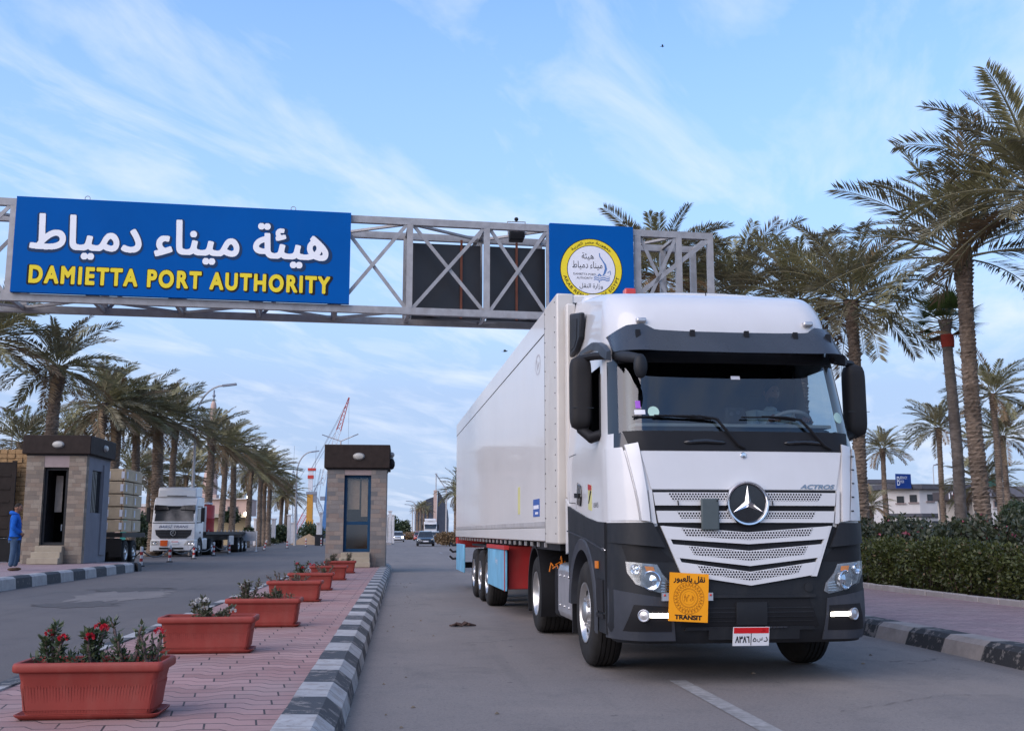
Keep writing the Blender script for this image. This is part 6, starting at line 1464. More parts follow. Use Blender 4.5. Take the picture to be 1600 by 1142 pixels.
hedge('clipped_hedge', 'farther stretch of the low hedge behind the truck', 9.98, 11.0, 27, 60, .92, 24000, .12, [m_hedge, m_frond_b], 6)
hedge('flowering_hedge', 'darker taller oleander hedge with pink flowers behind the low one', 11.2, 13.2, 15, 34, 1.38, 46000, .11, [m_hedge2, m_pinkfl], 7, .3, .7)
hedge('flowering_hedge', 'farther stretch of the oleander hedge behind the truck', 11.2, 13.2, 34, 62, 1.3, 16000, .16, [m_hedge2, m_pinkfl], 8, .3, .8)
def bush(px, py0, py1, Y, wpx, label, mats=m_bush, n=2500, ls=.16, seed=1, base=0., name='bush'):
    """bush whose top shows at py0 and foot at py1"""
    x = X_at(px, Y); s = Y/1650; t = thing(name, label, 'bush', (x, Y, base)); h = max(.5, (py1-py0)*s); w = wpx*s/2; r2 = random.Random(seed)
    B = [(r2.uniform(-.45, .45)*w, r2.uniform(-.3, .3)*w, h*r2.uniform(.4, .62), w*r2.uniform(.45, .7), w*.6, h*r2.uniform(.3, .42)) for _ in range(7)]+[(0, 0, h*.45, w*.8, w*.7, h*.45)]
    leaf_cloud('foliage', mats, B, n, ls, t, seed); m = MB(); m.tube([(0, 0, -.05), (.03, 0, h*.35), (-.05, .02, h*.7)], [.05, .04, .02], 6); m.build('stem', m_twig, t); return t
bush(1389, 793, 832, 40, 62, 'round dark bush rising above the hedge beside the truck', n=5000, ls=.12, seed=2, base=.2)
bush(1598, 745, 800, 45, 60, 'dark tree bush cut off by the right picture edge', n=4500, ls=.14, seed=3, base=1.3)
bush(214, 788, 850, 75, 34, 'clipped dark green bush left of the small truck', n=2500, ls=.2, seed=4); bush(228, 790, 850, 82, 30, 'olive shrub beside the clipped bush', m_hedge2, 2200, .2, 5)
bush(222, 826, 852, 70, 40, 'low shrubs behind the far left kerb', m_hedge2, 2000, .2, 6)
bush(362, 800, 822, 92, 24, 'bush climbing the palm trunk above the flatbed', m_bush, 1400, .25, 7, 2.0); bush(389, 808, 830, 96, 20, 'bush at the foot of the palm beyond the barrier', m_bush, 1400, .25, 8, .6)
bush(440, 806, 836, 135, 40, 'dark clipped hedge block behind the pale gate pillars', m_bush, 2200, .35, 9); bush(485, 806, 836, 140, 50, 'dark clipped hedge block beside the crane foot', m_bush, 2200, .35, 10)
bush(420, 830, 840, 118, 36, 'low green shrub at the foot of the clustered palms', m_hedge2, 1200, .3, 11)
bush(640, 833, 843, 200, 40, 'distant brownish hedge in the middle of the road', m_frond_b, 1500, .5, 12); bush(628, 812, 836, 330, 28, 'far dark tree beyond the oncoming cars', m_bush, 1200, .9, 13); bush(612, 806, 840, 300, 20, 'far green tree beside the median booth', m_bush, 1200, .8, 14)
bush(703, 828, 850, 105, 34, 'dry brown shrub close to the trailer rear', m_frond_b, 1800, .25, 15); bush(690, 830, 846, 125, 26, 'dry brown hedge on the right roadside far off', m_frond_b, 1500, .3, 16)
# ================================================================== OTHER TRUCKS
def plain_truck(name, label, loc, rz, sleeper_box=True, lettering=None, group=None, flatbed=None):
    t = thing(name, label, 'truck', loc, rz, group); Y2 = lambda z: interp(z, [0, 1.95, 2.9, 3.3], [0, 0, .24, .40])
    prof = [(0, .95), (0, 1.95), (.24, 2.9), (.36, 3.22), (.55, 3.34), (2.0, 3.36), (2.0, 1.0), (1.72, .95)]
    m = MB(); m.prism(prof, lambda a, b, h: (h, a, b), -1.22, 1.22); m.build('cab', m_white, t, bevel=.07)
    m = MB(); m.prism([(-.10, .28), (-.12, .62), (-.05, .98), (.62, .98), (.62, .30)], lambda a, b, h: (h, a, b), -1.24, 1.24); bo = m.build('bumper', m_white, t, bevel=.06)
    m = MB(); m.box(-.72, .62, -.135, -.10, .42, .52); m.box(-1.05, 1.05, -.135, -.11, .30, .36); split(m.build('bumper_slot', m_black, bo))
    def fq(name, pts, mat, off=.012, par=t):
        q = MB(); q.add([(x, Y2(z)-off, z) for x, z in pts]+[(x, Y2(z)+.04, z) for x, z in pts], [tuple(range(len(pts)))]+[(i, (i+1) % len(pts), len(pts)+(i+1) % len(pts), len(pts)+i) for i in range(len(pts))]); return q.build(name, mat, par, smooth=0)
    fq('windscreen_frame', [(-1.17, 1.86), (1.17, 1.86), (1.10, 2.84), (-1.10, 2.84)], m_black, .010)
    fq('windscreen', [(-1.08, 1.98), (1.08, 1.98), (1.04, 2.66), (-1.04, 2.66)], m_winglass, .022)
    for s in (-1, 1): fq('sun_visor', [(s*.30, 2.66), (s*1.14, 2.60), (s*1.12, 2.90), (s*.42, 2.86)], m_gloss, .16)
    fq('grille', [(-1.02, 1.50), (1.02, 1.50), (.96, 1.22), (.72, 1.02), (-.72, 1.02), (-.96, 1.22)], m_dark, .02)
    for z in (1.36, 1.20): fq('grille_bar', [(-.95, z), (.95, z), (.95, z+.025), (-.95, z+.025)], m_greyp, .03)
    m = MB(); ME2 = Matrix.Translation((0, -.05, 1.32)) @ Matrix.Rotation(R(90), 4, 'X'); m.lathe([(.15, 0), (.16, .015), (.13, .015), (.125, 0)], 20, ME2)
    for k in range(3): a = math.pi/2+k*2.0944; m.bar(ME2 @ Vector((0, 0, .01)), ME2 @ Vector((.13*math.cos(a), .13*math.sin(a), .01)), .03, .02)
    m.build('emblem', m_chrome, t)
    for s in (-1, 1):
        m = MB(); m.prism([(s*1.2, .93), (s*.80, .90), (s*.62, .66), (s*1.2, .62)], lambda a, b, h: (a, h-.0, b), -.135, -.05); ho = m.build('headlamp', m_lampglass, t, bevel=.02)
        m = MB(); [m.lathe([(.085, 0), (.07, .02), (.001, .01)], 12, Matrix.Translation((s*x, -.137, .77)) @ Matrix.Rotation(R(90), 4, 'X')) for x in (.90, 1.08)]; split(m.build('lamp_bowl', m_chrome, ho))
        m = MB(); m.box(min(s*1.42, s*1.62), max(s*1.42, s*1.62), .25, .42, 1.95, 2.75); mo = m.build('side_mirror', m_black, t, bevel=.03)
        m = MB(); m.tube([(s*1.2, .3, 2.8), (s*1.5, .3, 2.8)], .03, 5); m.tube([(s*1.2, .3, 1.9), (s*1.5, .3, 1.92)], .03, 5); split(m.build('mirror_arm', m_black, mo))
        m = MB(); m.prism([(.30, 2.0), (.42, 2.72), (1.15, 2.72), (1.15, 2.0)], lambda a, b, h: (s*h, a, b), 1.21, 1.232); m.build('side_window', m_winglass, t)
        m = MB(); m.prism([(.35, .95), (.35, 1.9), (1.25, 1.9), (1.25, 1.1)], lambda a, b, h: (s*h, a, b), 1.22, 1.226); dO = m.build('door', m_white, t); m = MB(); m.box(min(s*1.226, s*1.25), max(s*1.226, s*1.25), 1.05, 1.2, 1.3, 1.4); m.build('door_handle', m_black, dO)
        m = MB(); m.box(min(s*.7, s*1.18), max(s*.7, s*1.18), 2.1, 3.3, .35, 1.02); m.build('side_tank', m_alu, t, bevel=.06)
        for y in (1.15, 4.6): wheel_parts(t, s*1.05, y, s, r=.50, dual=(y > 2))
        m = MB(); m.lathe([(.60, 0), (.60, .04), (.52, .04), (.52, 0)], 20, Matrix.Translation((s*1.215, 1.15, .5)) @ Matrix.Rotation(R(90)*s, 4, 'Y')); m.build('wheel_arch', m_black, t)
    m = MB(); m.prism([(.45, 3.34), (.50, 3.80), (.62, 3.90), (2.0, 3.98), (2.0, 3.36)], lambda a, b, h: (h, a, b), -1.08, 1.08); m.build('roof_spoiler', m_white, t, bevel=.06)
    m = MB(); m.box(-.55, .55, .42, .47, 3.40, 3.44); m.build('roof_light_bar', m_black, t)
    for x in (-.95, .95): m = MB(); m.box(x-.07, x+.07, .40, .47, 3.06, 3.12); m.build('marker_lamp', m_amber, t)
    m = MB(); [m.box(x-.05, x+.05, 1.0, 5.6, .72, .95) for x in (-.4, .4)]; m.box(-.8, .8, 4.4, 4.8, .4, .7); m.build('chassis', m_black, t)
    q = MB(); q.box(-.66, -.26, -.165, -.14, .60, .92); q.build('orange_plate', M('orange_hazard_plate', (.62, .10, .02), .5) if 'orange_hazard_plate' not in bpy.data.materials else bpy.data.materials['orange_hazard_plate'], t)
    q = MB(); q.box(-.05, .33, -.15, -.12, .70, .86); po = q.build('number_plate', m_platewhite, t); q = MB(); q.box(-.05, .33, -.154, -.15, .82, .86); q.build('plate_band', m_platered, po)
    if lettering: text_part('door_lettering', lettering, M('letter_blue', (.02, .035, .12), .6), t, lambda a, b: (a, -.012, b), width=1.62, height=.19, cx=0, cy=1.70, off=.03, shear=.3, rows=40)
    return t
T2 = Vector((X_at(271, 62), 62, 0))
t2 = plain_truck('semi_truck', 'smaller white truck with dark grille and orange plate coming on the left carriageway', T2, R(-2), lettering='BARSİ TRANS')
fb = thing('flatbed_trailer', 'empty dark flatbed trailer behind the smaller white truck', 'trailer', (T2.x, T2.y+3.2, 0), R(-2))
m = MB(); m.box(-1.25, 1.25, 0, 15.5, 1.22, 1.40); m.build('deck', m_dark, fb); m = MB(); [m.box(x-.07, x+.07, .3, 15.2, .85, 1.22) for x in (-.5, .5)]; m.build('frame_rail', m_black, fb)
m = MB(); m.box(-1.2, 1.2, 0, .08, 1.4, 2.9); m.build('headboard', m_bolwhite, fb)
m = MB(); m.box(1.15, 1.25, 7.0, 8.6, .55, 1.15); m.build('tool_box', m_alu, fb)
for s in (-1, 1):
    for y in (10.6, 12.0, 13.4): wheel_parts(fb, s*1.07, y, s, r=.51, dual=True)
m = MB()
for k in range(12): m.box(1.22, 1.27, .6+k*1.25, .68+k*1.25, 1.4, 1.52)
split(m.build('stake_pocket', m_steel, fb))
gd = thing('gas_drum', 'red drum standing on the flatbed deck behind the cab', 'drum', (T2.x+.95, T2.y+5.0, 1.4)); m = MB(); m.lathe([(.001, 0), (.42, 0), (.44, .1), (.42, .12), (.42, .75), (.44, .8), (.42, .85), (.42, 1.45), (.40, 1.6), (.001, 1.65)], 18); m.build('drum_body', m_red, gd); m = MB(); m.lathe([(.3, 1.66), (.28, 1.75), (.001, 1.78)], 12); m.build('drum_cap', m_bolwhite, gd)
GF = 'far white trucks on the right carriageway'
dup(t2, (X_at(672.5, 205), 205, 0), 0, label='far white truck with dark windscreen right behind the dark car', group=GF)
dup(t2, (X_at(628, 330), 330, 0), 0, label='tiny white truck farthest down the road beside a tree', group=GF)
for o in [x for x in bpy.data.objects if x.parent and x.parent.get('group') == GF and x.name.split('.')[0] in ('door_lettering', 'orange_plate')]: bpy.data.objects.remove(o)
# loads behind the left booth
def load_trailer(label, x0, x1, y0, y1):
    t = thing('load_trailer', label, 'trailer', ((x0+x1)/2, y0, 0)); w = x1-x0
    m = MB(); m.box(-w/2, w/2, 0, y1-y0, 1.15, 1.35); m.build('deck', m_black, t); m = MB(); m.box(-w/2+.1, w/2-.1, 0, .12, .55, 1.12); m.build('rear_beam', m_black, t)
    for s in (-1, 1):
        for y in (.75, 2.1): wheel_parts(t, s*(w/2-.16), y, s, r=.52, dual=True)
        m = MB(); m.box(min(s*(w/2-.5), s*w/2), max(s*(w/2-.5), s*w/2), -.03, 0, .35, 1.1); m.build('mud_flap', m_black, t)
    return t
xa, xb = X_at(128, 46), X_at(191, 46)
load_trailer('trailer carrying boxed board bundles half hidden by the left booth', xa, xb, 46, 50)
gq = 'strapped board bundles on the trailer behind the left booth'
bx = thing('board_bundle', 'strapped board bundle', 'bundle', (0, 0, 0), 0, gq); bw_ = (xb-xa)/2; bh = (zof(736, 46)-1.35)/5
m = MB(); m.box(-bw_/2+.012, bw_/2-.012, 0, 1.45, .03, bh-.015); m.build('boards', m_ply, bx, bevel=.01)
m = MB(); [m.box(x-.06, x+.06, -.012, 0, .12, bh-.12) for x in (bw_/2-.12, -bw_/2+.12)]; [m.box(bw_/2-.012, bw_/2+.0, y-.08, y+.08, .12, bh-.12) for y in (.3,)]; split(m.build('paper_label', m_label, bx))
m = MB(); [m.box(x-.015, x+.015, -.006, 1.456, .025, bh-.01) for x in (-.3, .3)]; split(m.build('strap', m_rust, bx))
RN = ['bottom', 'second', 'third', 'fourth', 'topmost']; first = True
for k in range(5):
    for c in range(2):
        for d in range(2):
            lab = '%s bundle of the %s column, %s from the rear, on the boxed trailer' % (RN[k], 'right' if c else 'left', ('first', 'second')[d]); lo = (xa+bw_*(c+.5)+rnd.uniform(-.02, .02), 46.05+d*1.55, 1.35+k*bh)
            if first: bx.location = lo; bx['label'] = lab; first = False
            else: dup(bx, lo, rnd.uniform(-.012, .012), label=lab)
ya = 43.0; xl, xr = X_at(-75, ya), X_at(37, ya)
lt = load_trailer('trailer of sawn timber behind the man with dark stake boards', xl, xr, ya, 52)
m = MB(); zt = zof(728, ya)
m.box(-(xr-xl)/2, (xr-xl)/2-.42, -.16, -.06, 1.2, zt); m.box((xr-xl)/2-.52, (xr-xl)/2-.36, -.24, -.16, 1.0, zt+.05)
for k in range(5): m.box(-(xr-xl)/2+.1, (xr-xl)/2-.55, -.19, -.16, 1.5+k*.5, 1.58+k*.5)
m.build('stake_board', m_darkwood, lt); m = MB(); m.box(-(xr-xl)/2, (xr-xl)/2-.42, -.1, .02, .25, 1.14); m.build('tail_skirt', m_black, lt)
nb_ = 6; hb_ = (zof(708, ya)-1.35)/nb_; tb0 = thing('timber_bundle', 'timber', 'bundle', (0, 0, 0), 0, 'stacked timber bundles behind the man')
m = MB(); wd_ = (xr-xl)-.03
for r_ in range(3):
    for c in range(9): m.box(-wd_/2+c*wd_/9+.006, -wd_/2+(c+1)*wd_/9-.006, rnd.uniform(0, .08), 4.2, r_*hb_/3+.006, (r_+1)*hb_/3-.008)
m.build('planks', m_wood, tb0, bevel=.006)
for k in range(nb_):
    lab = '%s bundle of sawn timber in the stack behind the man' % (['lowest', 'second lowest', 'third from the deck', 'fourth from the deck', 'second highest', 'highest'][k]); lo = ((xl+xr)/2+rnd.uniform(-.04, .04), ya+.12, 1.35+k*hb_)
    if k == 0: tb0.location = lo; tb0['label'] = lab
    else: dup(tb0, lo, 0, label=lab)
# ================================================================== CARS
def car(label, loc, rz, paint, lit=False, s=1.):
    t = thing('parked_car' if False else 'car', label, 'car', loc, rz); t.scale = (s,)*3
    def loft(name, secs, mat, par):
        m = MB(); k = len(secs[0][1]); vs = []
        for y, pr in secs: vs += [(x, y, z) for x, z in pr]
        m.add(vs, [(i*k+j, i*k+(j+1) % k, (i+1)*k+(j+1) % k, (i+1)*k+j) for i in range(len(secs)-1) for j in range(k)]+[tuple(range(k)), tuple((len(secs)-1)*k+j for j in range(k))]); return m.build(name, mat, par, smooth=45)
    def sec(w, z0, z1): return [(-w*.92, z0), (w*.92, z0), (w, z0+.12), (w, z0+(z1-z0)*.6), (w*.9, z1-.03), (w*.78, z1), (-w*.78, z1), (-w*.9, z1-.03), (-w, z0+(z1-z0)*.6), (-w, z0+.12)]
    loft('body', [(0, sec(.70, .30, .62)), (.12, sec(.82, .24, .70)), (.5, sec(.86, .20, .84)), (1.1, sec(.87, .20, .92)), (3.3, sec(.87, .20, .96)), (3.8, sec(.84, .24, .92)), (4.0, sec(.76, .32, .80))], paint, t)
    def gs(w, wt, z0, z1): return [(-w, z0), (w, z0), (wt, z1), (-wt, z1)]
    loft('greenhouse', [(.95, gs(.78, .76, .90, .93)), (1.55, gs(.80, .62, .92, 1.38)), (1.9, gs(.80, .60, .92, 1.45)), (2.9, gs(.80, .60, .94, 1.45)), (3.6, gs(.78, .66, .93, 1.05))], m_winglass, t)
    loft('roof', [(1.58, gs(.60, .58, 1.40, 1.42)), (1.95, gs(.62, .56, 1.44, 1.49)), (2.9, gs(.62, .56, 1.44, 1.49)), (3.1, gs(.60, .56, 1.38, 1.40))], paint, t)
    for x in (-1, 1):
        for y in (.75, 3.2):
            m = MB(); Mw = Matrix.Translation((x*.78, y, .31)) @ Matrix.Rotation(R(90)*x, 4, 'Y'); m.lathe([(.18, .08), (.26, .1), (.31, .06), (.31, -.1)], 20, Mw); w_ = m.build('wheel', m_tyre, t); m = MB(); m.lathe([(.19, .085), (.12, .06), (.001, .07)], 16, Mw); m.build('rim', m_rim, w_)
        m = MB(); m.ball((x*.64, .08, .66), .15, .1, .09, 10); m.build('headlamp', m_headon if lit else m_lampglass, t)
        m = MB(); m.ball((x*.95, 1.3, .98), .10, .06, .07, 8); m.build('door_mirror', paint, t)
    m = MB(); m.box(-.26, .26, -.02, .02, .42, .54); m.build('number_plate', m_platewhite, t); m = MB(); m.box(-.6, .6, -.01, .1, .28, .38); m.build('lower_grille', m_black, t); m = MB(); m.box(-.42, .42, .0, .12, .58, .68); m.build('upper_grille', m_black, t)
    m = MB(); m.prism([(-.70, .02), (.70, .02), (.58, .5), (-.58, .5)], lambda a, b, h: (a, 1.0+b*1.05+h, .93+b*.86), -.03, .01); m.build('windscreen', m_winglass, t); return t
car('dark blue hatchback coming down the right carriageway', (X_at(665.5, 106), 106, 0), 0, m_navy)
car('silver car with lit headlamps beside the median booth', (X_at(622, 152), 152, 0), 0, m_silver, True)
car('red car mostly hidden behind the dark hatchback', (X_at(655, 172), 172, 0), 0, m_redcar)
car('pale silver car right behind the dark hatchback', (X_at(680, 150), 150, 0), 0, m_silver)
# ================================================================== BUILDINGS
def place(px, Y, rz=None): x = X_at(px, Y); return (x, Y, 0)
HY = 95.
def hz(py, Y=HY): return EYE+(831-py)*Y/1650
def house(name, label, loc, rz): return thing(name, label, 'house', loc, rz)
def boxpart(p, name, x0, x1, y0, y1, z0, z1, mat, bevel=0): m = MB(); m.box(x0, x1, y0, y1, z0, z1); return m.build(name, mat, p, bevel=bevel)
def window(p, x, z, w, h, y=0., frame=m_lintel):
    f = boxpart(p, 'window', x-w/2-.08, x+w/2+.08, y-.05, y+.05, z-.08, z+h+.08, frame); boxpart(f, 'pane', x-w/2, x+w/2, y-.065, y-.05, z, z+h, m_winglass); boxpart(f, 'sill', x-w/2-.18, x+w/2+.18, y-.16, y-.05, z-.14, z-.08, m_housewhite); return f
sc95 = HY/1650
cx_ = X_at(1440, HY); w1 = 43*sc95; w2 = 60*sc95
h1 = house('white_house', 'white corner house with dark flat roof band and blue billboard on top', (cx_, HY, 0), 0)
zr, zr2 = hz(762), hz(754)
for nm_, ang, ww, sgn in (('left_wall', R(28), w1*1.12, -1), ('right_wall', R(-10), w2*1.6, 1)):
    m = MB(); ca, sa = math.cos(ang), math.sin(ang)
    f = (lambda ca, sa, sgn: lambda a, b, h: (sgn*a*abs(ca)+h*(0), abs(a)*abs(sa)*1.0+h, b))(ca, sa, sgn)
    m.prism([(0, 0), (ww, 0), (ww, zr), (0, zr)], f, 0, 6); wo = m.build(nm_, m_housewhite, h1)
    m = MB(); m.prism([(-.0, zr), (ww+.6, zr), (ww+.6, zr2), (-.0, zr2)], f, -.6, 6); m.build('roof_band', m_houseroof, h1)
    m = MB(); m.prism([(.0, hz(806)), (ww+.1, hz(806)), (ww+.1, hz(801)), (.0, hz(801))], f, -.35, .1); m.build('string_course', m_houseroof, h1)
    wins = ((7, 773, 784), (25, 771, 783)) if sgn < 0 else ((18, 770, 781),)
    for px, ya_, yb_ in wins:
        a = ((1440-(1403+px+3)) if sgn < 0 else (px))*sc95*1.1
        q = MB(); q.prism([(a-.22*1.4, hz(yb_)), (a+.22*1.4, hz(yb_)), (a+.22*1.4, hz(ya_)), (a-.22*1.4, hz(ya_))], f, -.06, .1); fo = q.build('window', m_winglass, wo); q = MB(); q.prism([(a-.45, hz(yb_)-.12), (a+.45, hz(yb_)-.12), (a+.45, hz(yb_)), (a-.45, hz(yb_))], f, -.14, .0); q.build('sill', m_lintel, fo)
    q = MB(); a = 2.0; q.prism([(a-.8, 0), (a+.8, 0), (a+.8, hz(813)), (a-.8, hz(813))], f, -.05, .1); q.build('ground_opening', m_winglass, wo)
BBx, BBy = X_at(1416, HY-1.5), HY-1.5
bb = thing('billboard', 'blue billboard with white B and lettering on the white house roof', 'sign', (BBx, BBy, hz(762)), R(16)); bwd = 30*sc95; bht = 23*sc95
boxpart(bb, 'board', -bwd/2, bwd/2, -.05, .05, 0, bht, M('billboard_blue', (.012, .05, .24), .5))
bfn = lambda a, b: (a, -.065, b)
text_part('board_initial', 'B', m_signwhite, bb, bfn, width=bwd*.2, height=bht*.62, cx=-bwd*.36, cy=bht*.5, off=.06, rows=40); text_part('board_lettering', 'BERNHOY', m_signwhite, bb, bfn, width=bwd*.48, height=bht*.19, cx=-bwd*.0, cy=bht*.74, off=.05, rows=30); text_part('board_lettering', 'MISR', m_signwhite, bb, bfn, width=bwd*.26, height=bht*.19, cx=-bwd*.11, cy=bht*.46, off=.05, rows=30)
m = MB(); m.bar((bwd/2-.1, 0, bht*.62), (bwd/2+1.0, .9, 0), .07, .07); m.build('stay', m_black, bb)
h2 = house('banded_house', 'pale house with grey roof bands left of the corner house', (X_at(1388, 108), 108, 0), 0)
k2 = 108/1650; boxpart(h2, 'wall', -32*k2, 22*k2, 0, 8, 0, hz(752, 108), m_housewhite); boxpart(h2, 'roof_band', -33*k2, 23*k2, -.4, 8.2, hz(753, 108), hz(747, 108), m_houseroof); boxpart(h2, 'string_course', -32.5*k2, 22.4*k2, -.3, .1, hz(790, 108), hz(783, 108), m_houseroof); window(h2, 4*k2, hz(780, 108), 1.0, .5)
sh = house('shop', 'small shop with dark canopy and red lettered sign before the corner house', (X_at(1500, 84), 84, 0), 0); k3 = 84/1650
boxpart(sh, 'canopy', -38*k3, 26*k3, -.9, .5, hz(781, 84), hz(767, 84), M('canopy_grey', (.085, .075, .08), .8), .05)
boxpart(sh, 'wall', -29*k3, 24*k3, 0, .6, 0, hz(781, 84), M('shop_wall', (.62, .55, .48), .85)); boxpart(sh, 'pier', -31*k3, -28.6*k3, -.2, .2, 0, hz(781, 84), m_houseroof); boxpart(sh, 'pier', 11*k3, 15*k3, -.2, .2, 0, hz(781, 84), m_houseroof); boxpart(sh, 'door', -12*k3, -8*k3, -.05, .02, 0, hz(806, 84), m_winglass)
so_ = boxpart(sh, 'shop_sign', -17*k3, -2*k3, -.96, -.9, hz(779, 84), hz(770, 84), M('shop_red', (.38, .04, .05), .6)); boxpart(so_, 'sign_mark', -24.6*k3, -23.4*k3, -.95, -.90, hz(778, 84), hz(769, 84), m_signwhite); boxpart(so_, 'sign_mark', -19.5*k3, -18.3*k3, -.95, -.90, hz(771.5, 84), hz(767.5, 84), m_signwhite)
m = MB(); m.prism([(14*k3, hz(767, 84)), (34*k3, hz(775, 84)), (34*k3, hz(781, 84)), (14*k3, hz(781, 84))], lambda a, b, h: (a, h, b), -.7, .6); m.build('side_roof', m_houseroof, sh)
h3 = house('stone_house', 'white house with framed windows and grey sloping roof at the right edge', (X_at(1585, 80), 80, 0), 0); k4 = 80/1650
boxpart(h3, 'wall', -42*k4, 40*k4, 0, 2, 0, hz(773, 80), m_housewhite); m = MB(); m.prism([(-44*k4, hz(774, 80)), (42*k4, hz(774, 80)), (36*k4, hz(756, 80)), (-38*k4, hz(759, 80))], lambda a, b, h: (a, h, b), -.7, 2.2); m.build('roof', M('tile_grey', (.16, .16, .185), .8), h3)
for px in (-24, 6): window(h3, px*k4, hz(790, 80), .7, 9*k4)
boxpart(h3, 'roof_tank_screen', -34*k4, 2*k4, 1.5, 1.7, hz(762, 80), hz(741, 80), m_teal)
h4 = house('back_house', 'beige house seen between the trunks behind the shop', (X_at(1530, 112), 112, 0), 0); k5 = 112/1650; boxpart(h4, 'wall', -16*k5, 20*k5, 0, 6, 0, hz(760, 112), M('beige_wall', (.45, .38, .31), .85)); boxpart(h4, 'parapet', -17*k5, 21*k5, -.2, 6.2, hz(760, 112), hz(756, 112), m_lintel)
# left side
lh = house('gate_house', 'pinkish white flat roofed house with one dark window behind the flatbed', (X_at(357, 118), 118, 0), 0); k6 = 118/1650
boxpart(lh, 'upper_wall', -30*k6, 29*k6, 0, 6, hz(806, 118), hz(790, 118), m_pink); boxpart(lh, 'wall', -30*k6, 29*k6, .02, 6, hz(790, 118), hz(793, 118)+.9, m_pink)
boxpart(lh, 'parapet', -31*k6, 30*k6, -.3, 6.2, hz(793, 118)+.9, hz(786, 118)+.3, m_housewhite); window(lh, 5*k6, hz(803, 118), 16*k6*.9, 13*k6*.75)
boxpart(lh, 'canopy', -30*k6, 33*k6, -1.6, 0, hz(808, 118)-.1, hz(804, 118), M('pale_canopy', (.40, .36, .30), .8)); boxpart(lh, 'lower_wall', -30*k6, 30*k6, -.2, 0, 0, hz(808, 118)-.1, m_ochre)
m = MB(); m.ball((28*k6, -1.7, hz(804, 118)), .22, n=10); m.build('lit_bulb', m_bulb, lh)
m = MB(); m.ball((27*k6, 1., hz(784, 118)+.4), .30, n=10); m.build('roof_flood_lamp', m_bulb, lh)
gw = house('low_house', 'low pink house edge left of the small truck', (X_at(208, 120), 120, 0), 0); boxpart(gw, 'wall', -4, 4, 0, 5, 0, hz(793, 120), m_pink); boxpart(gw, 'cornice', -4.2, 4.2, -.2, 5.2, hz(793, 120), hz(789, 120), m_housewhite)
boxpart(gw, 'teal_screen', -.6, 2.2, -3, -2.9, .0, hz(812, 120), m_teal)
MY = 175.; k7 = MY/1650
mi = thing('minaret', 'pink mosque minaret with small dome rising above the left palms', 'minaret', (X_at(325, MY), MY, 0)); zz_ = lambda py: EYE+(831-py)*k7
m = MB(); m.box(-12*k7, 12*k7, -12*k7, 12*k7, 0, zz_(775)); m.build('base', m_pink, mi); m = MB(); m.lathe([(11*k7, zz_(775)), (11.5*k7, zz_(760)), (8*k7, zz_(735)), (5*k7, zz_(725)), (4.2*k7, zz_(720)), (4.0*k7, zz_(660)), (5.8*k7, zz_(651)), (6.2*k7, zz_(650)), (6.2*k7, zz_(649))], 12); m.build('shaft', m_pink, mi, smooth=20)
m = MB(); m.lathe([(6.6*k7, zz_(649.5)), (6.6*k7, zz_(648)), (4.5*k7, zz_(647.5))], 12); m.build('balcony', m_lintel, mi); m = MB(); m.lathe([(4.4*k7, zz_(648)), (4.6*k7, zz_(641)), (3.8*k7, zz_(636)), (2*k7, zz_(632)), (.001, zz_(630))], 14); m.build('dome', m_pink, mi); m = MB(); m.tube([(0, 0, zz_(631)), (0, 0, zz_(615))], .12, 6); m.ball((0, 0, zz_(624)), .28, n=8); m.build('finial', m_cranegrey, mi)
GPI = 'pale pillars of the far gate'
for i, (px, py, w, Y, lab) in enumerate(((419, 802, 6, 118, 'pale gate pillar below the clustered palms'), (427, 812, 6, 121, 'lower pale pillar beside the clustered palms'), (451, 806, 5, 122, 'pale gate pillar left of the curved lamp'), (458, 818, 9, 130, 'pale low wall pillar between the lamp and the hedge'), (501, 803, 4, 116, 'pale gate pillar left of the median booth'), (497, 818, 5, 119, 'short pale pillar left of the median booth'), (398, 812, 4, 112, 'pale post right of the folding barrier'), (603, 806, 5, 128, 'pale gate pillar right of the median booth'), (609, 800, 5, 130, 'carved pale pillar right of the median booth'), (614, 806, 4, 132, 'third pale pillar right of the median booth'))):
    t = thing('gate_pillar', lab, 'pillar', (X_at(px, Y), Y, 0), 0, GPI); k = Y/1650; h = EYE+(831-py)*k; boxpart(t, 'shaft', -w*k/2, w*k/2, 0, w*k, .0, h, m_bolwhite, .03); boxpart(t, 'cap', -w*k/2-.08, w*k/2+.08, -.08, w*k+.08, h, h+.14, m_bolwhite, .02)
isl = MB(); isl.box(X_at(596, 118), X_at(612, 118), 118, 128, -.05, .22); struct(isl.build('far_median', m_bedkerb), 'pale far median island beside the booth', 'pavement')
isl = MB(); isl.box(X_at(200, 60)-8, X_at(232, 60), 66, 90, -.05, .24); struct(isl.build('far_left_pavement', m_kerb_left), 'far left kerb behind the boxed load', 'pavement')
sp = MB(); g = np.random.default_rng(3); nn = 18
vs = [(r*2.1*math.cos(a), r*1.6*math.sin(a), max(0, 1.15*(1-r)**.9+g.uniform(-.09, .09)*(r < .95))) for r in (0.01, .2, .4, .6, .8, 1) for a in np.linspace(0, 2*math.pi, nn, endpoint=False)]
sp.add(vs, [(i*nn+j, i*nn+(j+1) % nn, (i+1)*nn+(j+1) % nn, (i+1)*nn+j) for i in range(5) for j in range(nn)]); so2 = sp.build('sand_heap', m_sand); so2.location = (X_at(483, 121), 121, 0); tag(so2, 'heap of yellow sand on the far roadside left of the booth', 'sand heap')
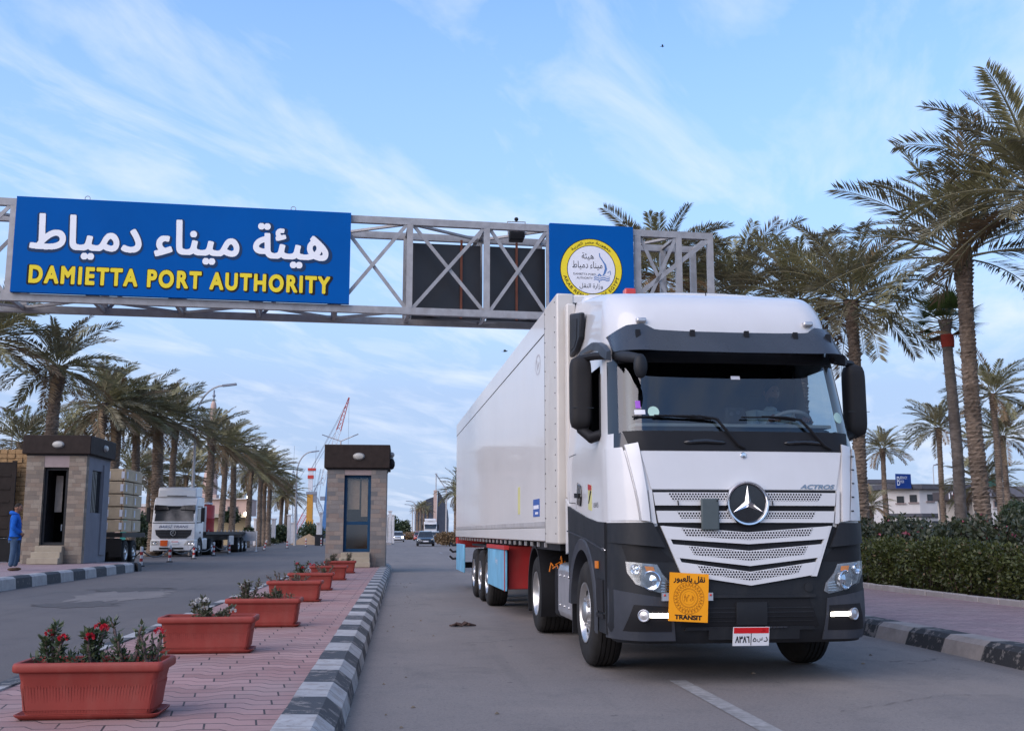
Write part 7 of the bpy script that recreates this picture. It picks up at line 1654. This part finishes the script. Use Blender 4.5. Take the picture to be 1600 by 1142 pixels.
bn = thing('rubbish_bin', 'dark square bin beside the left edge of the median booth', 'bin', (X_at(499, 112), 112, 0)); boxpart(bn, 'bin_body', -.42, .42, -.3, .3, 0, 1.05, m_bolblack, .03); boxpart(bn, 'bin_lid', -.45, .45, -.33, .33, 1.05, 1.12, m_black, .02)
# ================================================================== MONUMENT, CRANES, LAMPS
NY = 255.; k8 = NY/1650; zm = lambda py: EYE+(831-py)*k8
mo = thing('monument', 'dark sail shaped monument with a pinkish spine far down the road', 'monument', (X_at(680, NY), NY, 0))
m = MB(); m.prism([(-30*k8, 0), (-31*k8, zm(812)), (-30*k8, zm(798)), (-24*k8, zm(788)), (-14*k8, zm(781)), (-3*k8, zm(777)), (-2*k8, 0)], lambda a, b, h: (a, h, b), 0, .6); m.build('left_sail', m_monument, mo)
m = MB(); m.prism([(2*k8, 0), (3*k8, zm(767)), (8*k8, zm(773)), (14*k8, zm(784)), (19*k8, zm(798)), (20.5*k8, zm(812)), (20*k8, 0)], lambda a, b, h: (a, h, b), -.5, .1); m.build('right_sail', m_monument, mo)
m = MB(); m.box(-3*k8, 2*k8, -.8, .4, 0, zm(767)); m.build('spine', m_pink, mo); m = MB(); m.tube([(.5*k8, 0, zm(767)), (.5*k8, 0, zm(741))], .12, 6); m.box(-1.5*k8, 2.5*k8, -.2, .2, zm(742), zm(741)); m.build('mast', m_pole, mo)
def lattice(mb, a, b, w0, w1, n, r=.16):
    a = Vector(a); b = Vector(b); d = (b-a).normalized(); s = d.cross(Vector((0, 1, 0))).normalized(); u = d.cross(s); pr = None
    for i in range(n+1):
        t = i/n; p = a.lerp(b, t); w = lerp(w0, w1, t)/2; q = [p+s*w*sx_+u*w*sy_ for sx_, sy_ in ((-1, -1), (1, -1), (1, 1), (-1, 1))]
        if pr:
            for j in range(4): mb.bar(pr[j], q[j], r, r); mb.bar(pr[j], q[(j+1) % 4], r*.7, r*.7)
        pr = q
def crane(label, Y, col_px, boom0, boom1, mats, red_from=.62, col=True):
    k = Y/1650; zc_ = lambda py: EYE+(831-py)*k; t = thing('harbour_crane', label, 'crane', (X_at(col_px, Y), Y, 0)); X = lambda px: (px-col_px)*k*1.005
    if col:
        for nm_, y0, y1, w, mt in (('pedestal', 831, 812, 11, m_craneorange), ('tower', 812, 772, 9, m_craneorange), ('tower_top', 768, 735, 7, m_cranewhite)): m = MB(); m.box(-w*k/2, w*k/2, -w*k/2, w*k/2, max(0, zc_(y0)), zc_(y1)); m.build(nm_, mt, t)
        for y0, y1 in ((738, 734), (750, 745)): m = MB(); m.box(-4.4*k, 4.4*k+(3*k if y1 == 734 else 0), -4.4*k, 4.4*k, zc_(y0), zc_(y1)); m.build('red_band', m_cranered, t)
        m = MB(); m.box(-6*k, 10*k, -5*k, 5*k, zc_(774), zc_(770)); m.box(4*k, 10*k, -4*k, 2*k, zc_(786), zc_(774)); m.build('machine_house', m_cranegrey, t)
        m = MB(); m.bar((3*k, 0, zc_(775)), (11*k, 0, zc_(758)), 1.5*k, 1.2*k); m.bar((11*k, 0, zc_(758)), (19*k, 0, zc_(748)), 1.2*k, 1*k); m.bar((4*k, 0, zc_(762)), (19*k, 0, zc_(756)), .8*k, .8*k); m.build('boom_foot', m_cranegrey, t)
    a = Vector((X(boom0[0]), 0, zc_(boom0[1]))); b = Vector((X(boom1[0]), 0, zc_(boom1[1])))
    m = MB(); lattice(m, a, a.lerp(b, red_from), 6*k, 7*k, 12, .5*k); m.build('boom', mats[0], t); m = MB(); lattice(m, a.lerp(b, red_from), b, 7*k, 1.5*k, 8, .7*k); m.build('boom_tip', mats[1], t)
    m = MB()
    for o in (0, 1.6, 6.5): m.tube([(0+o*k*.6, 0, zc_(735)), a.lerp(b, .97-.10*o*.4)], .28*k, 4)
    m.tube([b, (b.x+.6*k, 0, zc_(700))], .2*k, 4); m.build('cable', m_cranegrey, t); return t
crane('red and white harbour crane with tall lattice boom behind the median booth', 310, 483, (499, 760), (538, 624), (m_cranewhite, m_cranered))
crane('low grey lattice boom crane left of the orange crane tower', 360, 470, (462, 830), (456, 738), (m_cranegrey, m_cranegrey), col=False)
crane('second lattice boom with red foot crossing behind the orange tower', 350, 478, (462, 832), (489, 776), (m_cranered, m_cranegrey), .5, col=False)
crane('thin grey lattice crane right of the orange tower', 370, 498, (510, 828), (490, 772), (m_cranegrey, m_cranegrey), col=False)
bcn = thing('blue_crane', 'blue crane tower hidden partly by the left edge of the median booth', 'crane', (X_at(507, 300), 300, 0)); kk = 300/1650
m = MB(); m.prism([(-5*kk, 0), (6*kk, 0), (4*kk, EYE+86*kk), (2*kk, EYE+88*kk)], lambda a, b, h: (a, h, b), -3*kk, 3*kk); m.build('blue_tower', m_craneblue, bcn); m = MB(); m.box(-8*kk, 0, -3*kk, 3*kk, EYE+48*kk, EYE+54*kk); m.build('platform', m_cranegrey, bcn)
def lamp_post(label, px, Y, py, arms, lit=False, r=.09):
    k = Y/1650; t = thing('street_lamp', label, 'street lamp', (X_at(px, Y), Y, 0), 0, 'tall street lamps'); h = EYE+(831-py)*k
    m = MB(); m.tube([(0, 0, 0), (0, 0, h*.5), (0, 0, h)], [r*1.3, r, r*.75], 8); m.build('pole', m_pole, t)
    for dx, dy, curve in arms:
        P = [Vector((dx*k*(1-math.cos(u*math.pi/2)) if curve else dx*k*u, 0, h-dy*k*(math.sin(u*math.pi/2) if curve else u))) for u in np.linspace(0, 1, 9)]
        m = MB(); m.tube(P, r*.6, 6); m.build('arm', m_pole, t); e = P[-1]; s = 1 if dx > 0 else -1; d = (P[-1]-P[-2]).normalized()
        m = MB(); m.bar(e-d*.1, e+d*.75, .26, .12); m.build('lamp_head', m_bulb if lit else m_cranegrey, t)
    return t
lamp_post('tall curved lamp post right of the minaret behind the small truck', 298, 66, 662, [(40, -54, True)])
lamp_post('curved lamp post in front of the orange crane tower', 461, 112, 742, [(22, -33, True)], r=.11)
lamp_post('double armed lamp post just above the median booth roof', 529, 150, 692, [(-21, -7, False), (19, -8, False)], r=.14)
lamp_post('small far curved lamp post between the palms above the gate house', 375, 150, 772, [(10, -20, True)], r=.08)
lamp_post('lamp post beside the monument with its arm to the left', 697, 130, 766, [(-11, -16, False)], r=.1); lamp_post('far lamp post left of the tiny palms', 648, 200, 790, [(-8, -6, True)], r=.12); lamp_post('farther lamp post left of the tiny palms', 644, 230, 795, [(-7, -6, True)], r=.12)
lamp_post('slim double lamp post above the white house roof', 1464, 112, 728, [(8, -7, True), (3, -5, True)], r=.06)
lamp_post('lamp post at the left picture edge behind the palm', 8, 70, 652, [(2, -1, False), (-3, -1, False)], r=.07); lamp_post('thin pole behind the left booth roof', 95, 95, 640, [(2, -2, False)], r=.07)
# ================================================================== BIRDS
for (px, py, Y, lab, s) in ((1035, 73, 70, 'small dark bird gliding high in the sky', .62), (789, 549, 45, 'tiny dark bird flying just above the trailer roof', .55)):
    P = onY(px, py, Y); t = thing('bird', lab, 'bird', P, R(70)); t.scale = (s,)*3
    m = MB(); m.ball((0, 0, 0), .05, .17, .045, 10); m.ball((0, -.17, .02), .035, .05, .035, 8); m.add([(-.03, .14, 0), (.03, .14, 0), (.06, .28, 0), (-.06, .28, .01)], [(0, 1, 2, 3)]); m.build('bird_body', m_ink, t)
    for q in (-1, 1): m = MB(); m.add([(q*.03, -.08, .02), (q*.22, -.12, .10), (q*.44, .02, .05), (q*.2, .06, .09), (q*.03, .08, .02)], [(0, 1, 3, 4), (1, 2, 3)]); m.build('wing', m_ink, t, smooth=0)
import OpenImageIO as oiio,sys
b=oiio.ImageBuf('/workdir/render_main.png')
for n,x,y in [('bird sky',1030,70),('top left',100,30),('mid',700,560),('low',640,740),('road near',800,1100),('road left',150,960),('front white',1250,740),('trailer',790,650),('trailer low',780,800),('sign',200,330),('pot',130,1085),('paver',420,1000),('kerbwhite',560,985),('skirt',1000,990),('hedge',1480,880),('palm',1400,320),('frond2',1290,420),('booth',520,800)]:
    x=int(x*.64);y=int(y*.64); s=[0,0,0]
    for i in range(-2,3):
        for j in range(-2,3):
            p=b.getpixel(x+i,y+j); s=[a+c for a,c in zip(s,p)]
    print(n,[round(a/25*255) for a in s])
